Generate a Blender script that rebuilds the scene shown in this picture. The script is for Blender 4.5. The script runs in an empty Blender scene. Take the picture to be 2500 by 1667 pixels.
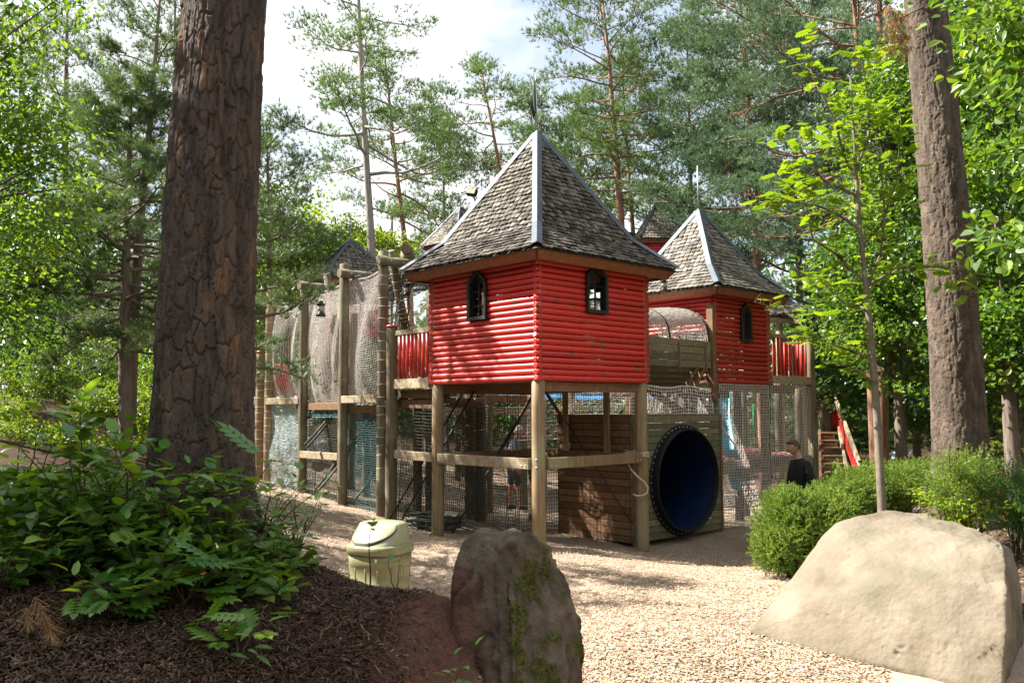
import bpy, bmesh, math, random
import numpy as np
from mathutils import Vector, Matrix

# ------------------------------------------------------------------ camera, sky, sun, exposure
sc = bpy.context.scene
COL = sc.collection
EYE = 1.80
FOC, PITCH, ROLL = 2123.23, 0.0782, 0.0045
cam_d = bpy.data.cameras.new("camera")
cam_d.sensor_width = 36.0
cam_d.lens = FOC / 2500 * 36
cam_d.clip_start = 0.05
cam_d.clip_end = 500
cam = bpy.data.objects.new("camera", cam_d)
COL.objects.link(cam)
cam.matrix_world = Matrix.Translation((0, 0, EYE)) @ Matrix.Rotation(math.pi / 2 + PITCH, 4, 'X') @ Matrix.Rotation(-ROLL, 4, 'Z')
sc.camera = cam

SUN_EL = math.radians(46)
SUN_AZ = math.radians(-80)          # clockwise from +Y
world = bpy.data.worlds.new("World")
sc.world = world
world.use_nodes = True
wn, wl = world.node_tree.nodes, world.node_tree.links
wn.clear()
w_out = wn.new("ShaderNodeOutputWorld")
w_bg = wn.new("ShaderNodeBackground")
w_sky = wn.new("ShaderNodeTexSky")
w_sky.sky_type = 'NISHITA'
w_sky.sun_disc = False
w_sky.sun_elevation = SUN_EL
w_sky.sun_rotation = SUN_AZ
w_sky.air_density = 1.0
w_sky.dust_density = 1.2
w_sky.ozone_density = 1.0
w_tc = wn.new("ShaderNodeTexCoord")
w_map = wn.new("ShaderNodeMapping")
w_map.inputs['Scale'].default_value = (1.0, 1.0, 2.2)
w_noise = wn.new("ShaderNodeTexNoise")
w_noise.inputs['Scale'].default_value = 3.1
w_noise.inputs['Detail'].default_value = 7
w_noise.inputs['Roughness'].default_value = 0.55
w_ramp = wn.new("ShaderNodeValToRGB")
w_ramp.color_ramp.elements[0].color = (.34, .34, .34, 1)
w_ramp.color_ramp.elements[0].position = 0.38
w_ramp.color_ramp.elements[1].position = 0.54
w_mix = wn.new("ShaderNodeMix")
w_mix.data_type = 'RGBA'
w_mix.inputs['B'].default_value = (5.4, 5.5, 5.65, 1)
wl.new(w_tc.outputs['Generated'], w_map.inputs['Vector'])
wl.new(w_map.outputs['Vector'], w_noise.inputs['Vector'])
wl.new(w_noise.outputs['Fac'], w_ramp.inputs['Fac'])
wl.new(w_ramp.outputs['Color'], w_mix.inputs['Factor'])
wl.new(w_sky.outputs['Color'], w_mix.inputs['A'])
wl.new(w_mix.outputs['Result'], w_bg.inputs['Color'])
w_bg.inputs['Strength'].default_value = 0.068
wl.new(w_bg.outputs['Background'], w_out.inputs['Surface'])

sun_d = bpy.data.lights.new("sun", 'SUN')
sun_d.energy = 5.0
sun_d.angle = math.radians(0.53)
sun_d.color = (1.0, 0.95, 0.87)
sun = bpy.data.objects.new("sun", sun_d)
COL.objects.link(sun)
SDIR = Vector((math.sin(SUN_AZ) * math.cos(SUN_EL), math.cos(SUN_AZ) * math.cos(SUN_EL), math.sin(SUN_EL)))
sun.rotation_euler = SDIR.to_track_quat('Z', 'Y').to_euler()
sun.location = SDIR * 40

sc.view_settings.view_transform = 'Standard'
sc.view_settings.look = 'None'
sc.view_settings.exposure = 1.85
sc.view_settings.gamma = 1.0
sc.render.engine = 'CYCLES'
sc.cycles.max_bounces = 7
sc.cycles.diffuse_bounces = 4
sc.cycles.transmission_bounces = 4
sc.cycles.transparent_max_bounces = 6
sc.cycles.caustics_reflective = False
sc.cycles.caustics_refractive = False
sc.cycles.use_denoising = True

# ------------------------------------------------------------------ geometry of the place
def P(px, py, Y):
    """the point of the place at depth Y that stands where the photograph has (px, py)"""
    a, b = px - 1250.0, 833.5 - py
    c, s = math.cos(ROLL), math.sin(ROLL)
    u, v = c * a + s * b, -s * a + c * b
    dy = FOC * math.cos(PITCH) - v * math.sin(PITCH)
    dz = FOC * math.sin(PITCH) + v * math.cos(PITCH)
    k = Y / dy
    return Vector((u * k, Y, EYE + dz * k))

YAW = 0.7478
F0 = Vector((0.338, 11.4, 0))
UL = Vector((-math.sin(YAW), math.cos(YAW), 0))
UR = Vector((math.cos(YAW), math.sin(YAW), 0))
UZ = Vector((0, 0, 1))
def AB(a, b, z=0.0):
    return F0 + UL * a + UR * b + UZ * z

# ------------------------------------------------------------------ numpy noise
def _hash(ix, iy, iz):
    h = (ix.astype(np.int64) * 374761393 + iy.astype(np.int64) * 668265263 + iz.astype(np.int64) * 2147483647) & 0xffffffff
    h = ((h ^ (h >> 13)) * 1274126177) & 0xffffffff
    h = h ^ (h >> 16)
    return (h & 0xffff) / 65535.0
def vnoise(p):
    i = np.floor(p).astype(np.int64)
    f = p - i
    f = f * f * (3 - 2 * f)
    r = 0
    for dx in (0, 1):
        for dy in (0, 1):
            for dz in (0, 1):
                w = (f[:, 0] if dx else 1 - f[:, 0]) * (f[:, 1] if dy else 1 - f[:, 1]) * (f[:, 2] if dz else 1 - f[:, 2])
                r = r + w * _hash(i[:, 0] + dx, i[:, 1] + dy, i[:, 2] + dz)
    return r * 2 - 1
def fbm(p, octv=4, gain=0.5):
    a, s, r = 1.0, 0.0, 0
    p = np.asarray(p, float)
    for k in range(octv):
        r = r + a * vnoise(p * (2.03 ** k) + 17.3 * k)
        s += a
        a *= gain
    return r / s
def nrm(v):
    return v / np.maximum(np.linalg.norm(v, axis=-1, keepdims=True), 1e-9)

# ------------------------------------------------------------------ ground height
CTRL = np.array([
    (0, 0, .25), (-3, 0, .7), (4, 0, .2), (-1, 2.2, .7), (-2, 3.2, .88), (-1, 3.2, .74), (-.5, 3.3, .52), (.2, 3.4, .16), (.9, 3.6, .14), (2, 4, .12),
    (-2.1, 5.6, .98), (-1.75, 4.9, 1.04), (-1.25, 5.2, .92), (-.85, 4.9, .80), (-.45, 4.75, .79), (-.32, 4.8, .80), (-.45, 4.35, .66), (-.45, 3.9, .54), (.12, 4.0, .12), (.25, 4.4, .10), (.45, 5.0, .09), (.35, 5.6, .08), (-.05, 5.8, .10), (-3.2, 5.2, 1.0), (-5, 5, 1.1), (-5, 8, 1.1),
    (-1.05, 6.9, .05), (-.3, 6.2, .1), (-1.4, 8.2, .08), (-2.4, 8.6, .35), (-3.4, 10, .55), (.2, 6.5, .08), (1.3, 6.2, .10), (1.8, 6.7, .10), (3.1, 5.4, .10), (.5, 8.5, .02),
    (2.5, 9, .0), (3.8, 9.6, .0), (4.2, 7.5, .2), (5.4, 10.5, .38), (6.5, 8.5, .35), (5, 5, .3), (8, 6, .5),
    (.4, 11.4, -.02), (-1.12, 13.1, -.05), (1.92, 13, -.29), (3.5, 15, -.24), (.74, 14.4, -.19), (-1.96, 13.9, .08), (-2.94, 14.9, .21),
    (-3.87, 15.9, .33), (-4.77, 16.9, .454), (-5.2, 17.3, .52), (0, 18.5, -.33), (4.3, 13.3, -.4), (6, 17.2, -.4), (8, 21, -.45), (9.5, 17, -.25),
    (12, 28, -.3), (0, 25, -.3), (-3, 20, .2), (-5.8, 13, 1.13), (-8.6, 16, 1.66), (-7, 20, 1.4), (-12, 14, 1.9), (-12, 25, 2.0), (-6, 28, 1.0),
    (-30, 30, 3), (-30, 0, 2.5), (0, 60, 1), (30, 60, 1), (30, 20, 1), (30, -10, .5), (-30, 60, 3), (0, -15, .3), (12, 12, .4), (16, 6, .6),
    (70, 100, 2), (-70, 100, 4), (-70, -20, 3), (70, -20, 1), (0, 100, 2)], float)
def _tps(r2):
    return 0.5 * r2 * np.log(r2 + 1e-9)
_n = len(CTRL)
_K = _tps(((CTRL[:, None, :2] - CTRL[None, :, :2]) ** 2).sum(-1)) + np.eye(_n) * 0.02
_Pm = np.c_[np.ones(_n), CTRL[:, :2]]
_A = np.block([[_K, _Pm], [_Pm.T, np.zeros((3, 3))]])
_W = np.linalg.solve(_A, np.r_[CTRL[:, 2], 0, 0, 0])
def gh(x, y):
    x = np.atleast_1d(np.asarray(x, float)); y = np.atleast_1d(np.asarray(y, float))
    out = np.zeros(len(x))
    for s in range(0, len(x), 40000):
        xx, yy = x[s:s + 40000], y[s:s + 40000]
        r2 = (xx[:, None] - CTRL[None, :, 0]) ** 2 + (yy[:, None] - CTRL[None, :, 1]) ** 2
        out[s:s + 40000] = _tps(r2) @ _W[:_n] + _W[_n] + _W[_n + 1] * xx + _W[_n + 2] * yy
    q = np.c_[x, y, np.zeros(len(x))]
    return out + 0.035 * fbm(q * 0.9, 3) + 0.012 * fbm(q * 4.1 + 9, 2)
def g1(x, y):
    return float(gh([x], [y])[0])

# ------------------------------------------------------------------ mesh helpers
def wloc(o):
    v = Vector((0, 0, 0))
    while o:
        v += o.location
        o = o.parent
    return v
def link(name, me, parent=None, kind=None):
    o = bpy.data.objects.new(name, me)
    COL.objects.link(o)
    if parent:
        o.parent = parent
    if kind:
        o['kind'] = kind
    return o
def tag(o, label, cat=None, group=None, kind=None):
    o['label'] = label
    if cat: o['category'] = cat
    if group: o['group'] = group
    if kind: o['kind'] = kind
    return o
def thing(name, loc, label, cat, group=None):
    o = bpy.data.objects.new(name, None)
    o.empty_display_size = 0.2
    o.location = loc
    COL.objects.link(o)
    return tag(o, label, cat, group)
def npmesh(name, V, F, mat, parent=None, smooth=False, attrs=None, kind=None, off=True):
    V = np.asarray(V, np.float64); F = np.asarray(F, np.int32)
    if parent is not None and off:
        V = V - np.array(wloc(parent))
    me = bpy.data.meshes.new(name)
    n, m, k = len(V), len(F), F.shape[1]
    me.vertices.add(n); me.vertices.foreach_set('co', V.astype(np.float32).ravel())
    me.loops.add(m * k); me.loops.foreach_set('vertex_index', F.ravel())
    me.polygons.add(m)
    me.polygons.foreach_set('loop_start', np.arange(0, m * k, k, dtype=np.int32))
    me.polygons.foreach_set('loop_total', np.full(m, k, np.int32))
    me.polygons.foreach_set('use_smooth', np.full(m, bool(smooth)))
    for nm, arr in (attrs or {}).items():
        at = me.attributes.new(nm, 'FLOAT', 'POINT')
        at.data.foreach_set('value', np.asarray(arr, np.float32))
    me.update(calc_edges=True)
    if mat: me.materials.append(mat)
    return link(name, me, parent, kind)

class MB:
    def __init__(s):
        s.V, s.F, s.S = [], [], []
    def add(s, V, F, smooth=False):
        o = len(s.V)
        s.V += [tuple(v) for v in V]
        s.F += [tuple(i + o for i in f) for f in F]
        s.S += [smooth] * len(F)
        return s
    def box(s, c, size, ax=None, bev=0.004):
        """chamfered box; ax: three unit axes"""
        c = Vector(c)
        X, Y, Z = ax or (Vector((1, 0, 0)), Vector((0, 1, 0)), UZ)
        h = [size[0] / 2, size[1] / 2, size[2] / 2]
        b = min(bev, min(h) * 0.6)
        V, idx = [], {}
        for sx in (-1, 1):
            for sy in (-1, 1):
                for sz in (-1, 1):
                    for k in range(3):
                        q = [sx * h[0], sy * h[1], sz * h[2]]
                        for j in range(3):
                            if j != k: q[j] -= b * (sx, sy, sz)[j]
                        idx[(sx, sy, sz, k)] = len(V)
                        V.append(c + X * q[0] + Y * q[1] + Z * q[2])
        F = []
        for k in range(3):
            j, l = (k + 1) % 3, (k + 2) % 3
            for sg in (-1, 1):
                f = []
                for (p, q) in ((-1, -1), (1, -1), (1, 1), (-1, 1)):
                    t = [0, 0, 0]; t[k] = sg; t[j] = p; t[l] = q
                    f.append(idx[(t[0], t[1], t[2], k)])
                F.append(f if sg > 0 else f[::-1])
            for p in (-1, 1):
                for q in (-1, 1):
                    f = []
                    for (e, kk) in ((-1, j), (1, j), (1, l), (-1, l)):
                        t = [0, 0, 0]; t[k] = e; t[j] = p; t[l] = q
                        f.append(idx[(t[0], t[1], t[2], kk)])
                    F.append(f if p * q > 0 else f[::-1])
        for sx in (-1, 1):
            for sy in (-1, 1):
                for sz in (-1, 1):
                    f = [idx[(sx, sy, sz, k)] for k in range(3)]
                    F.append(f if sx * sy * sz > 0 else f[::-1])
        return s.add(V, F)
    def beam(s, p, q, w, h, up=UZ, bev=0.005):
        p, q = Vector(p), Vector(q)
        d = (q - p); L = d.length; d = d / L
        side = d.cross(up)
        if side.length < 1e-4: side = d.cross(Vector((1, 0, 0)))
        side.normalize(); u2 = side.cross(d)
        return s.box((p + q) / 2, (L, w, h), (d, side, u2), bev)
    def tube(s, pts, r, n=8, cap=True, smooth=True, wob=0.0, rnd=None):
        pts = [Vector(p) for p in pts]
        m = len(pts)
        rr = list(r) if hasattr(r, '__len__') else [r] * m
        V, F = [], []
        prev = None
        for i, p in enumerate(pts):
            d = (pts[min(i + 1, m - 1)] - pts[max(i - 1, 0)])
            if d.length < 1e-9: d = UZ.copy()
            d.normalize()
            if prev is None:
                a = d.cross(Vector((0.0, 0.0, 1.0)))
                if a.length < 0.1: a = d.cross(Vector((1, 0, 0)))
            else:
                a = prev - d * prev.dot(d)
            a.normalize(); prev = a
            b = d.cross(a)
            for k in range(n):
                t = 2 * math.pi * k / n
                q = rr[i] * (1 + (wob * (rnd.random() - .5) if rnd else 0))
                V.append(p + a * (math.cos(t) * q) + b * (math.sin(t) * q))
        for i in range(m - 1):
            for k in range(n):
                k2 = (k + 1) % n
                F.append((i * n + k, i * n + k2, (i + 1) * n + k2, (i + 1) * n + k))
        o = len(s.V)
        s.add(V, F, smooth)
        if cap:
            s.F.append(tuple(o + k for k in range(n))[::-1]); s.S.append(False)
            s.F.append(tuple(o + (m - 1) * n + k for k in range(n))); s.S.append(False)
        return s
    def ring(s, c, ax1, ax2, R, r, n=20, m=6):
        """closed torus; ax1, ax2 span its plane"""
        c, ax1, ax2 = Vector(c), Vector(ax1), Vector(ax2)
        nz = ax1.cross(ax2).normalized()
        V, F = [], []
        for i in range(n):
            t = 2 * math.pi * i / n
            d = ax1 * math.cos(t) + ax2 * math.sin(t)
            for k in range(m):
                q = 2 * math.pi * k / m
                V.append(c + d * (R + r * math.cos(q)) + nz * (r * math.sin(q)))
        for i in range(n):
            for k in range(m):
                F.append((i * m + k, ((i + 1) % n) * m + k, ((i + 1) % n) * m + (k + 1) % m, i * m + (k + 1) % m))
        return s.add(V, F, True)
    def lathe(s, c, prof, n=24, ax=None, smooth=True, sq=None, cap=True):
        """prof: (radius, height) list"""
        c = Vector(c)
        X, Y, Z = ax or (Vector((1, 0, 0)), Vector((0, 1, 0)), UZ)
        V, F = [], []
        for (r, h) in prof:
            for k in range(n):
                t = 2 * math.pi * k / n
                ct, st = math.cos(t), math.sin(t)
                q = 1.0
                if sq: q = (abs(ct) ** sq + abs(st) ** sq) ** (-1.0 / sq)
                V.append(c + X * (ct * r * q) + Y * (st * r * q) + Z * h)
        for i in range(len(prof) - 1):
            for k in range(n):
                k2 = (k + 1) % n
                F.append((i * n + k, i * n + k2, (i + 1) * n + k2, (i + 1) * n + k))
        o = len(s.V)
        s.add(V, F, smooth)
        if cap and prof[0][0] > 1e-4:
            s.F.append(tuple(o + k for k in range(n))[::-1]); s.S.append(False)
        if cap and prof[-1][0] > 1e-4:
            s.F.append(tuple(o + (len(prof) - 1) * n + k for k in range(n))); s.S.append(False)
        return s
    def slab(s, poly, t):
        """convex or simple polygon of 3-D points, thickened by vector t"""
        poly = [Vector(p) for p in poly]; t = Vector(t); n = len(poly)
        V = poly + [p + t for p in poly]
        F = [tuple(range(n))[::-1], tuple(range(n, 2 * n))] + [(i, (i + 1) % n, n + (i + 1) % n, n + i) for i in range(n)]
        return s.add(V, F)
    def build(s, name, mat, parent=None, kind=None, off=True):
        me = bpy.data.meshes.new(name)
        V = s.V
        if parent is not None and off:
            o = wloc(parent)
            V = [(v[0] - o.x, v[1] - o.y, v[2] - o.z) for v in V]
        me.from_pydata(V, [], s.F)
        me.polygons.foreach_set('use_smooth', s.S)
        me.update()
        if mat: me.materials.append(mat)
        return link(name, me, parent, kind)

# ------------------------------------------------------------------ materials
def new_mat(name):
    m = bpy.data.materials.new(name)
    m.use_nodes = True
    nt = m.node_tree
    nt.nodes.clear()
    out = nt.nodes.new('ShaderNodeOutputMaterial')
    return m, nt.nodes, nt.links, out
def ramp_node(N, cols, pos=None):
    r = N.new('ShaderNodeValToRGB')
    e = r.color_ramp.elements
    while len(e) < len(cols): e.new(0.5)
    for i, c in enumerate(cols):
        e[i].position = pos[i] if pos else i / (len(cols) - 1)
        e[i].color = (c[0], c[1], c[2], 1)
    return r
def surf(name, cols, scale=(1, 1, 1), noise=6.0, rough=0.7, bump=0.3, bscale=None, bdist=0.01, metal=0.0, spec=0.4, attr=None,
         objvar=0.0, pos=None, coat=0.0, detail=8, stain=None, sheen=0):
    """stretched-noise colour over object coordinates, optional per-piece variation and a stain colour in patches"""
    m, N, L, out = new_mat(name)
    b = N.new('ShaderNodeBsdfPrincipled')
    tc = N.new('ShaderNodeTexCoord'); mp = N.new('ShaderNodeMapping')
    mp.inputs['Scale'].default_value = scale
    L.new(tc.outputs['Object'], mp.inputs['Vector'])
    oi = N.new('ShaderNodeObjectInfo')
    add = N.new('ShaderNodeVectorMath'); add.operation = 'ADD'
    mul = N.new('ShaderNodeMath'); mul.operation = 'MULTIPLY'; mul.inputs[1].default_value = 37.0
    L.new(oi.outputs['Random'], mul.inputs[0])
    L.new(mp.outputs['Vector'], add.inputs[0]); L.new(mul.outputs[0], add.inputs[1])
    nz = N.new('ShaderNodeTexNoise')
    nz.inputs['Scale'].default_value = noise; nz.inputs['Detail'].default_value = detail; nz.inputs['Roughness'].default_value = 0.6
    L.new(add.outputs[0], nz.inputs['Vector'])
    r = ramp_node(N, cols, pos or [0.28 + 0.44 * i / (len(cols) - 1) for i in range(len(cols))])
    if attr:
        at = N.new('ShaderNodeAttribute'); at.attribute_name = attr
        mx = N.new('ShaderNodeMath'); mx.operation = 'MULTIPLY_ADD'
        mx.inputs[1].default_value = 0.5
        sb = N.new('ShaderNodeMath'); sb.operation = 'MULTIPLY'; sb.inputs[1].default_value = 0.5
        L.new(at.outputs['Fac'], sb.inputs[0])
        L.new(nz.outputs['Fac'], mx.inputs[0]); L.new(sb.outputs[0], mx.inputs[2])
        L.new(mx.outputs[0], r.inputs['Fac'])
    else:
        L.new(nz.outputs['Fac'], r.inputs['Fac'])
    colout = r.outputs['Color']
    if stain:
        n2 = N.new('ShaderNodeTexNoise'); n2.inputs['Scale'].default_value = stain[1]; n2.inputs['Detail'].default_value = 6
        L.new(tc.outputs['Object'], n2.inputs['Vector'])
        r2 = ramp_node(N, [(0, 0, 0), (1, 1, 1)], [stain[2], stain[2] + stain[3]])
        L.new(n2.outputs['Fac'], r2.inputs['Fac'])
        m2 = N.new('ShaderNodeMix'); m2.data_type = 'RGBA'
        m2.inputs['B'].default_value = (*stain[0], 1)
        L.new(r2.outputs['Color'], m2.inputs['Factor']); L.new(colout, m2.inputs['A'])
        colout = m2.outputs['Result']
    if objvar:
        hs = N.new('ShaderNodeHueSaturation')
        mr = N.new('ShaderNodeMapRange'); mr.inputs['To Min'].default_value = 1 - objvar; mr.inputs['To Max'].default_value = 1 + objvar
        L.new(oi.outputs['Random'], mr.inputs['Value']); L.new(mr.outputs['Result'], hs.inputs['Value'])
        L.new(colout, hs.inputs['Color']); colout = hs.outputs['Color']
    L.new(colout, b.inputs['Base Color'])
    b.inputs['Roughness'].default_value = rough
    b.inputs['Metallic'].default_value = metal
    b.inputs['Specular IOR Level'].default_value = spec
    b.inputs['Coat Weight'].default_value = coat
    b.inputs['Coat Roughness'].default_value = 0.3
    if bump:
        bn = N.new('ShaderNodeBump'); bn.inputs['Strength'].default_value = bump; bn.inputs['Distance'].default_value = bdist
        if bscale:
            n3 = N.new('ShaderNodeTexNoise'); n3.inputs['Scale'].default_value = bscale; n3.inputs['Detail'].default_value = 6
            L.new(add.outputs[0], n3.inputs['Vector']); L.new(n3.outputs['Fac'], bn.inputs['Height'])
        else:
            L.new(nz.outputs['Fac'], bn.inputs['Height'])
        L.new(bn.outputs['Normal'], b.inputs['Normal'])
    L.new(b.outputs['BSDF'], out.inputs['Surface'])
    return m
def leafy(name, cols, trans=0.4, tcol=None, rough=0.45, spec=0.4, objvar=0.0, pos=None):
    m, N, L, out = new_mat(name)
    b = N.new('ShaderNodeBsdfPrincipled'); t = N.new('ShaderNodeBsdfTranslucent'); mx = N.new('ShaderNodeMixShader')
    at = N.new('ShaderNodeAttribute'); at.attribute_name = 'rnd'
    oi = N.new('ShaderNodeObjectInfo')
    r = ramp_node(N, cols, pos)
    if objvar:
        ad = N.new('ShaderNodeMath'); ad.operation = 'ADD'
        mu = N.new('ShaderNodeMath'); mu.operation = 'MULTIPLY'; mu.inputs[1].default_value = objvar
        L.new(oi.outputs['Random'], mu.inputs[0]); L.new(at.outputs['Fac'], ad.inputs[0]); L.new(mu.outputs[0], ad.inputs[1])
        L.new(ad.outputs[0], r.inputs['Fac'])
    else:
        L.new(at.outputs['Fac'], r.inputs['Fac'])
    L.new(r.outputs['Color'], b.inputs['Base Color'])
    b.inputs['Roughness'].default_value = rough; b.inputs['Specular IOR Level'].default_value = spec
    g = N.new('ShaderNodeMix'); g.data_type = 'RGBA'; g.blend_type = 'MULTIPLY'
    g.inputs['Factor'].default_value = 1.0
    g.inputs['B'].default_value = (*(tcol or (1.6, 1.5, 0.5)), 1)
    L.new(r.outputs['Color'], g.inputs['A'])
    L.new(g.outputs['Result'], t.inputs['Color'])
    mx.inputs['Fac'].default_value = trans
    L.new(b.outputs['BSDF'], mx.inputs[1]); L.new(t.outputs['BSDF'], mx.inputs[2])
    L.new(mx.outputs['Shader'], out.inputs['Surface'])
    return m

MT = {}
MT['post'] = surf('weathered_post', [(.07, .05, .03), (.135, .103, .062), (.195, .158, .103)], (9, 9, .7), 3.0, .75, .5, bdist=.006, stain=((.20, .21, .12), 1.6, .52, .18), objvar=.15)
MT['post_fresh'] = surf('pine_post', [(.14, .088, .046), (.235, .155, .085), (.29, .21, .125)], (9, 9, .55), 3.0, .7, .45, bdist=.005, stain=((.30, .29, .17), 1.2, .5, .25), objvar=.12)
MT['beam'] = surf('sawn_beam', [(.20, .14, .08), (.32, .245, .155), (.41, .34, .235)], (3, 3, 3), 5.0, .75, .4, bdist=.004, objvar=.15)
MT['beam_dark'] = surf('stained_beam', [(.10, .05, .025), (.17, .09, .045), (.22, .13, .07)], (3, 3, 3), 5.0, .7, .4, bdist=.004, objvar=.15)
MT['plank'] = surf('weathered_plank', [(.10, .085, .05), (.17, .14, .08), (.24, .19, .115)], (4, 4, 4), 4.0, .8, .5, bdist=.004, objvar=.28, stain=((.10, .12, .06), 2.0, .52, .2))
MT['plank_red'] = surf('brown_plank', [(.12, .06, .03), (.19, .10, .05), (.24, .14, .075)], (4, 4, 4), 4.0, .75, .5, bdist=.004, objvar=.28)
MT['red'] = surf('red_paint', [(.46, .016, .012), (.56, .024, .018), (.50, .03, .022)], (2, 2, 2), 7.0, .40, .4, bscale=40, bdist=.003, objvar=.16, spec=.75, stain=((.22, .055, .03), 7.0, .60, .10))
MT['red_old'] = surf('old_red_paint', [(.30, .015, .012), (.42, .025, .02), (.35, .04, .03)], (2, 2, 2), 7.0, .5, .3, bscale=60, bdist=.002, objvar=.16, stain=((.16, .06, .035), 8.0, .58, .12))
MT['shingle'] = surf('wood_shingle', [(.036, .031, .024), (.085, .073, .056), (.165, .147, .117)], (14, 14, 14), 2.2, .85, .6, bdist=.004, objvar=.42, attr='rnd')
MT['shingle_light'] = surf('pale_wood_shingle', [(.09, .078, .062), (.155, .137, .112), (.22, .198, .165)], (14, 14, 14), 2.2, .85, .5, bdist=.004, objvar=.26, attr='rnd')
MT['underlay'] = surf('roof_underlay', [(.05, .045, .035), (.08, .07, .05)], (5, 5, 5), 5, .9, .2)
MT['zinc'] = surf('zinc_flashing', [(.055, .070, .092), (.075, .093, .118), (.095, .115, .142)], (3, 3, 3), 4, .55, .08, spec=.3, bdist=.003)
MT['fascia'] = surf('fascia_board', [(.15, .05, .02), (.24, .085, .035), (.29, .12, .055)], (3, 3, 3), 5, .6, .3, bdist=.003, objvar=.08)
MT['black'] = surf('black_frame', [(.005, .006, .006), (.012, .013, .013), (.022, .023, .022)], (3, 3, 3), 9, .5, .2, bdist=.002)
MT['iron'] = surf('dark_iron', [(.02, .018, .017), (.05, .045, .04)], (5, 5, 5), 9, .5, .1, metal=.6)
MT['steel'] = surf('galvanised_steel', [(.38, .39, .41), (.56, .57, .6)], (5, 5, 5), 9, .4, .1, metal=.8)
MT['netw'] = surf('pale_net_rope', [(.56, .50, .45), (.70, .64, .59), (.76, .72, .68)], (9, 9, 9), 3, .9, 0)
MT['netd'] = surf('dark_net_rope', [(.03, .035, .03), (.07, .075, .06), (.12, .12, .10)], (9, 9, 9), 3, .9, 0)
MT['nett'] = surf('teal_net_rope', [(.03, .075, .075), (.05, .13, .14), (.11, .16, .15)], (9, 9, 9), 3, .9, 0)
MT['netb'] = surf('pale_blue_net_rope', [(.30, .40, .42), (.50, .58, .58), (.62, .64, .6)], (9, 9, 9), 3, .9, 0)
MT['rope'] = surf('hemp_rope', [(.38, .30, .18), (.55, .46, .31), (.62, .54, .4)], (1, 1, 1), 60, .9, .8, bdist=.004)
MT['ropered'] = surf('red_white_rope', [(.45, .05, .07), (.5, .2, .2), (.6, .55, .5)], (1, 1, 1), 8, .9, 0, pos=[.4, .5, .6])
MT['tube'] = surf('dark_blue_plastic', [(.003, .009, .034), (.004, .013, .048), (.007, .022, .065)], (2, 2, 2), 2, .6, .05, spec=.12)
MT['rubber'] = surf('black_flange', [(.008, .008, .009), (.016, .015, .016)], (3, 3, 3), 6, .6, .1, spec=.2)
MT['tarp'] = surf('blue_tarpaulin', [(.015, .13, .30), (.025, .22, .48), (.05, .32, .60)], (1, 1, 1), 3, .5, .2, bdist=.02)
MT['slide'] = surf('light_blue_plastic', [(.06, .32, .42), (.10, .42, .52)], (1, 1, 1), 3, .35, 0)
MT['bin'] = surf('olive_bin_plastic', [(.17, .165, .075), (.215, .21, .105), (.25, .245, .14)], (2, 2, 2), 4, .36, .10, bscale=90, bdist=.001, spec=.5)
MT['bin_lid'] = surf('pale_bin_lid', [(.23, .23, .13), (.28, .28, .175), (.32, .32, .21)], (2, 2, 2), 4, .32, .05, bscale=90, bdist=.001, spec=.5)
MT['sand_rock'] = surf('sandstone', [(.09, .070, .047), (.145, .117, .082), (.18, .149, .109), (.21, .177, .133)], (1, 1, 1), 2.6, .92, .7, bscale=24, bdist=.016, stain=((.11, .098, .064), 1.9, .55, .14), detail=10)
MT['mulch'] = None
MT['skin'] = surf('skin', [(.42, .22, .15), (.50, .28, .19)], (1, 1, 1), 12, .5, 0)
MT['skin_red'] = surf('tanned_skin', [(.46, .20, .14), (.54, .27, .19)], (1, 1, 1), 12, .5, 0)
MT['jacket'] = surf('black_fleece', [(.008, .009, .011), (.016, .017, .02)], (1, 1, 1), 30, .85, .3, bdist=.004)
MT['trousers'] = surf('dark_trousers', [(.02, .022, .03), (.035, .038, .05)], (1, 1, 1), 20, .85, .2)
MT['hair_brown'] = surf('short_brown_hair', [(.06, .038, .022), (.12, .08, .05)], (1, 1, 1), 60, .7, .3)
MT['hair_white'] = surf('white_hair', [(.55, .54, .52), (.75, .74, .72)], (1, 1, 1), 60, .6, .3)
MT['shirt'] = surf('blue_checked_shirt', [(.05, .08, .13), (.11, .15, .21), (.2, .25, .30)], (14, 14, 14), 2.5, .85, 0)
MT['shorts'] = surf('dark_grey_shorts', [(.035, .045, .045), (.07, .08, .075)], (6, 6, 6), 3, .85, 0)
MT['cloth_white'] = surf('pale_cloth', [(.60, .60, .62), (.72, .72, .74)], (1, 1, 1), 6, .85, 0)
MT['cloth_blue'] = surf('light_blue_cloth', [(.22, .45, .58), (.3, .55, .66)], (1, 1, 1), 6, .85, 0)
MT['lamp_glass'] = surf('lantern_glass', [(.35, .30, .22), (.5, .44, .34)], (5, 5, 5), 4, .2, 0)
MT['green_rope'] = surf('green_plastic', [(.03, .30, .10), (.05, .4, .15)], (1, 1, 1), 4, .5, 0)
MT['stone'] = surf('grey_stone', [(.22, .21, .2), (.38, .37, .35)], (1, 1, 1), 4, .9, .5, bdist=.01)
MT['flag'] = surf('dark_flag_cloth', [(.02, .03, .028), (.045, .06, .05)], (1, 1, 1), 6, .85, 0)
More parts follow.
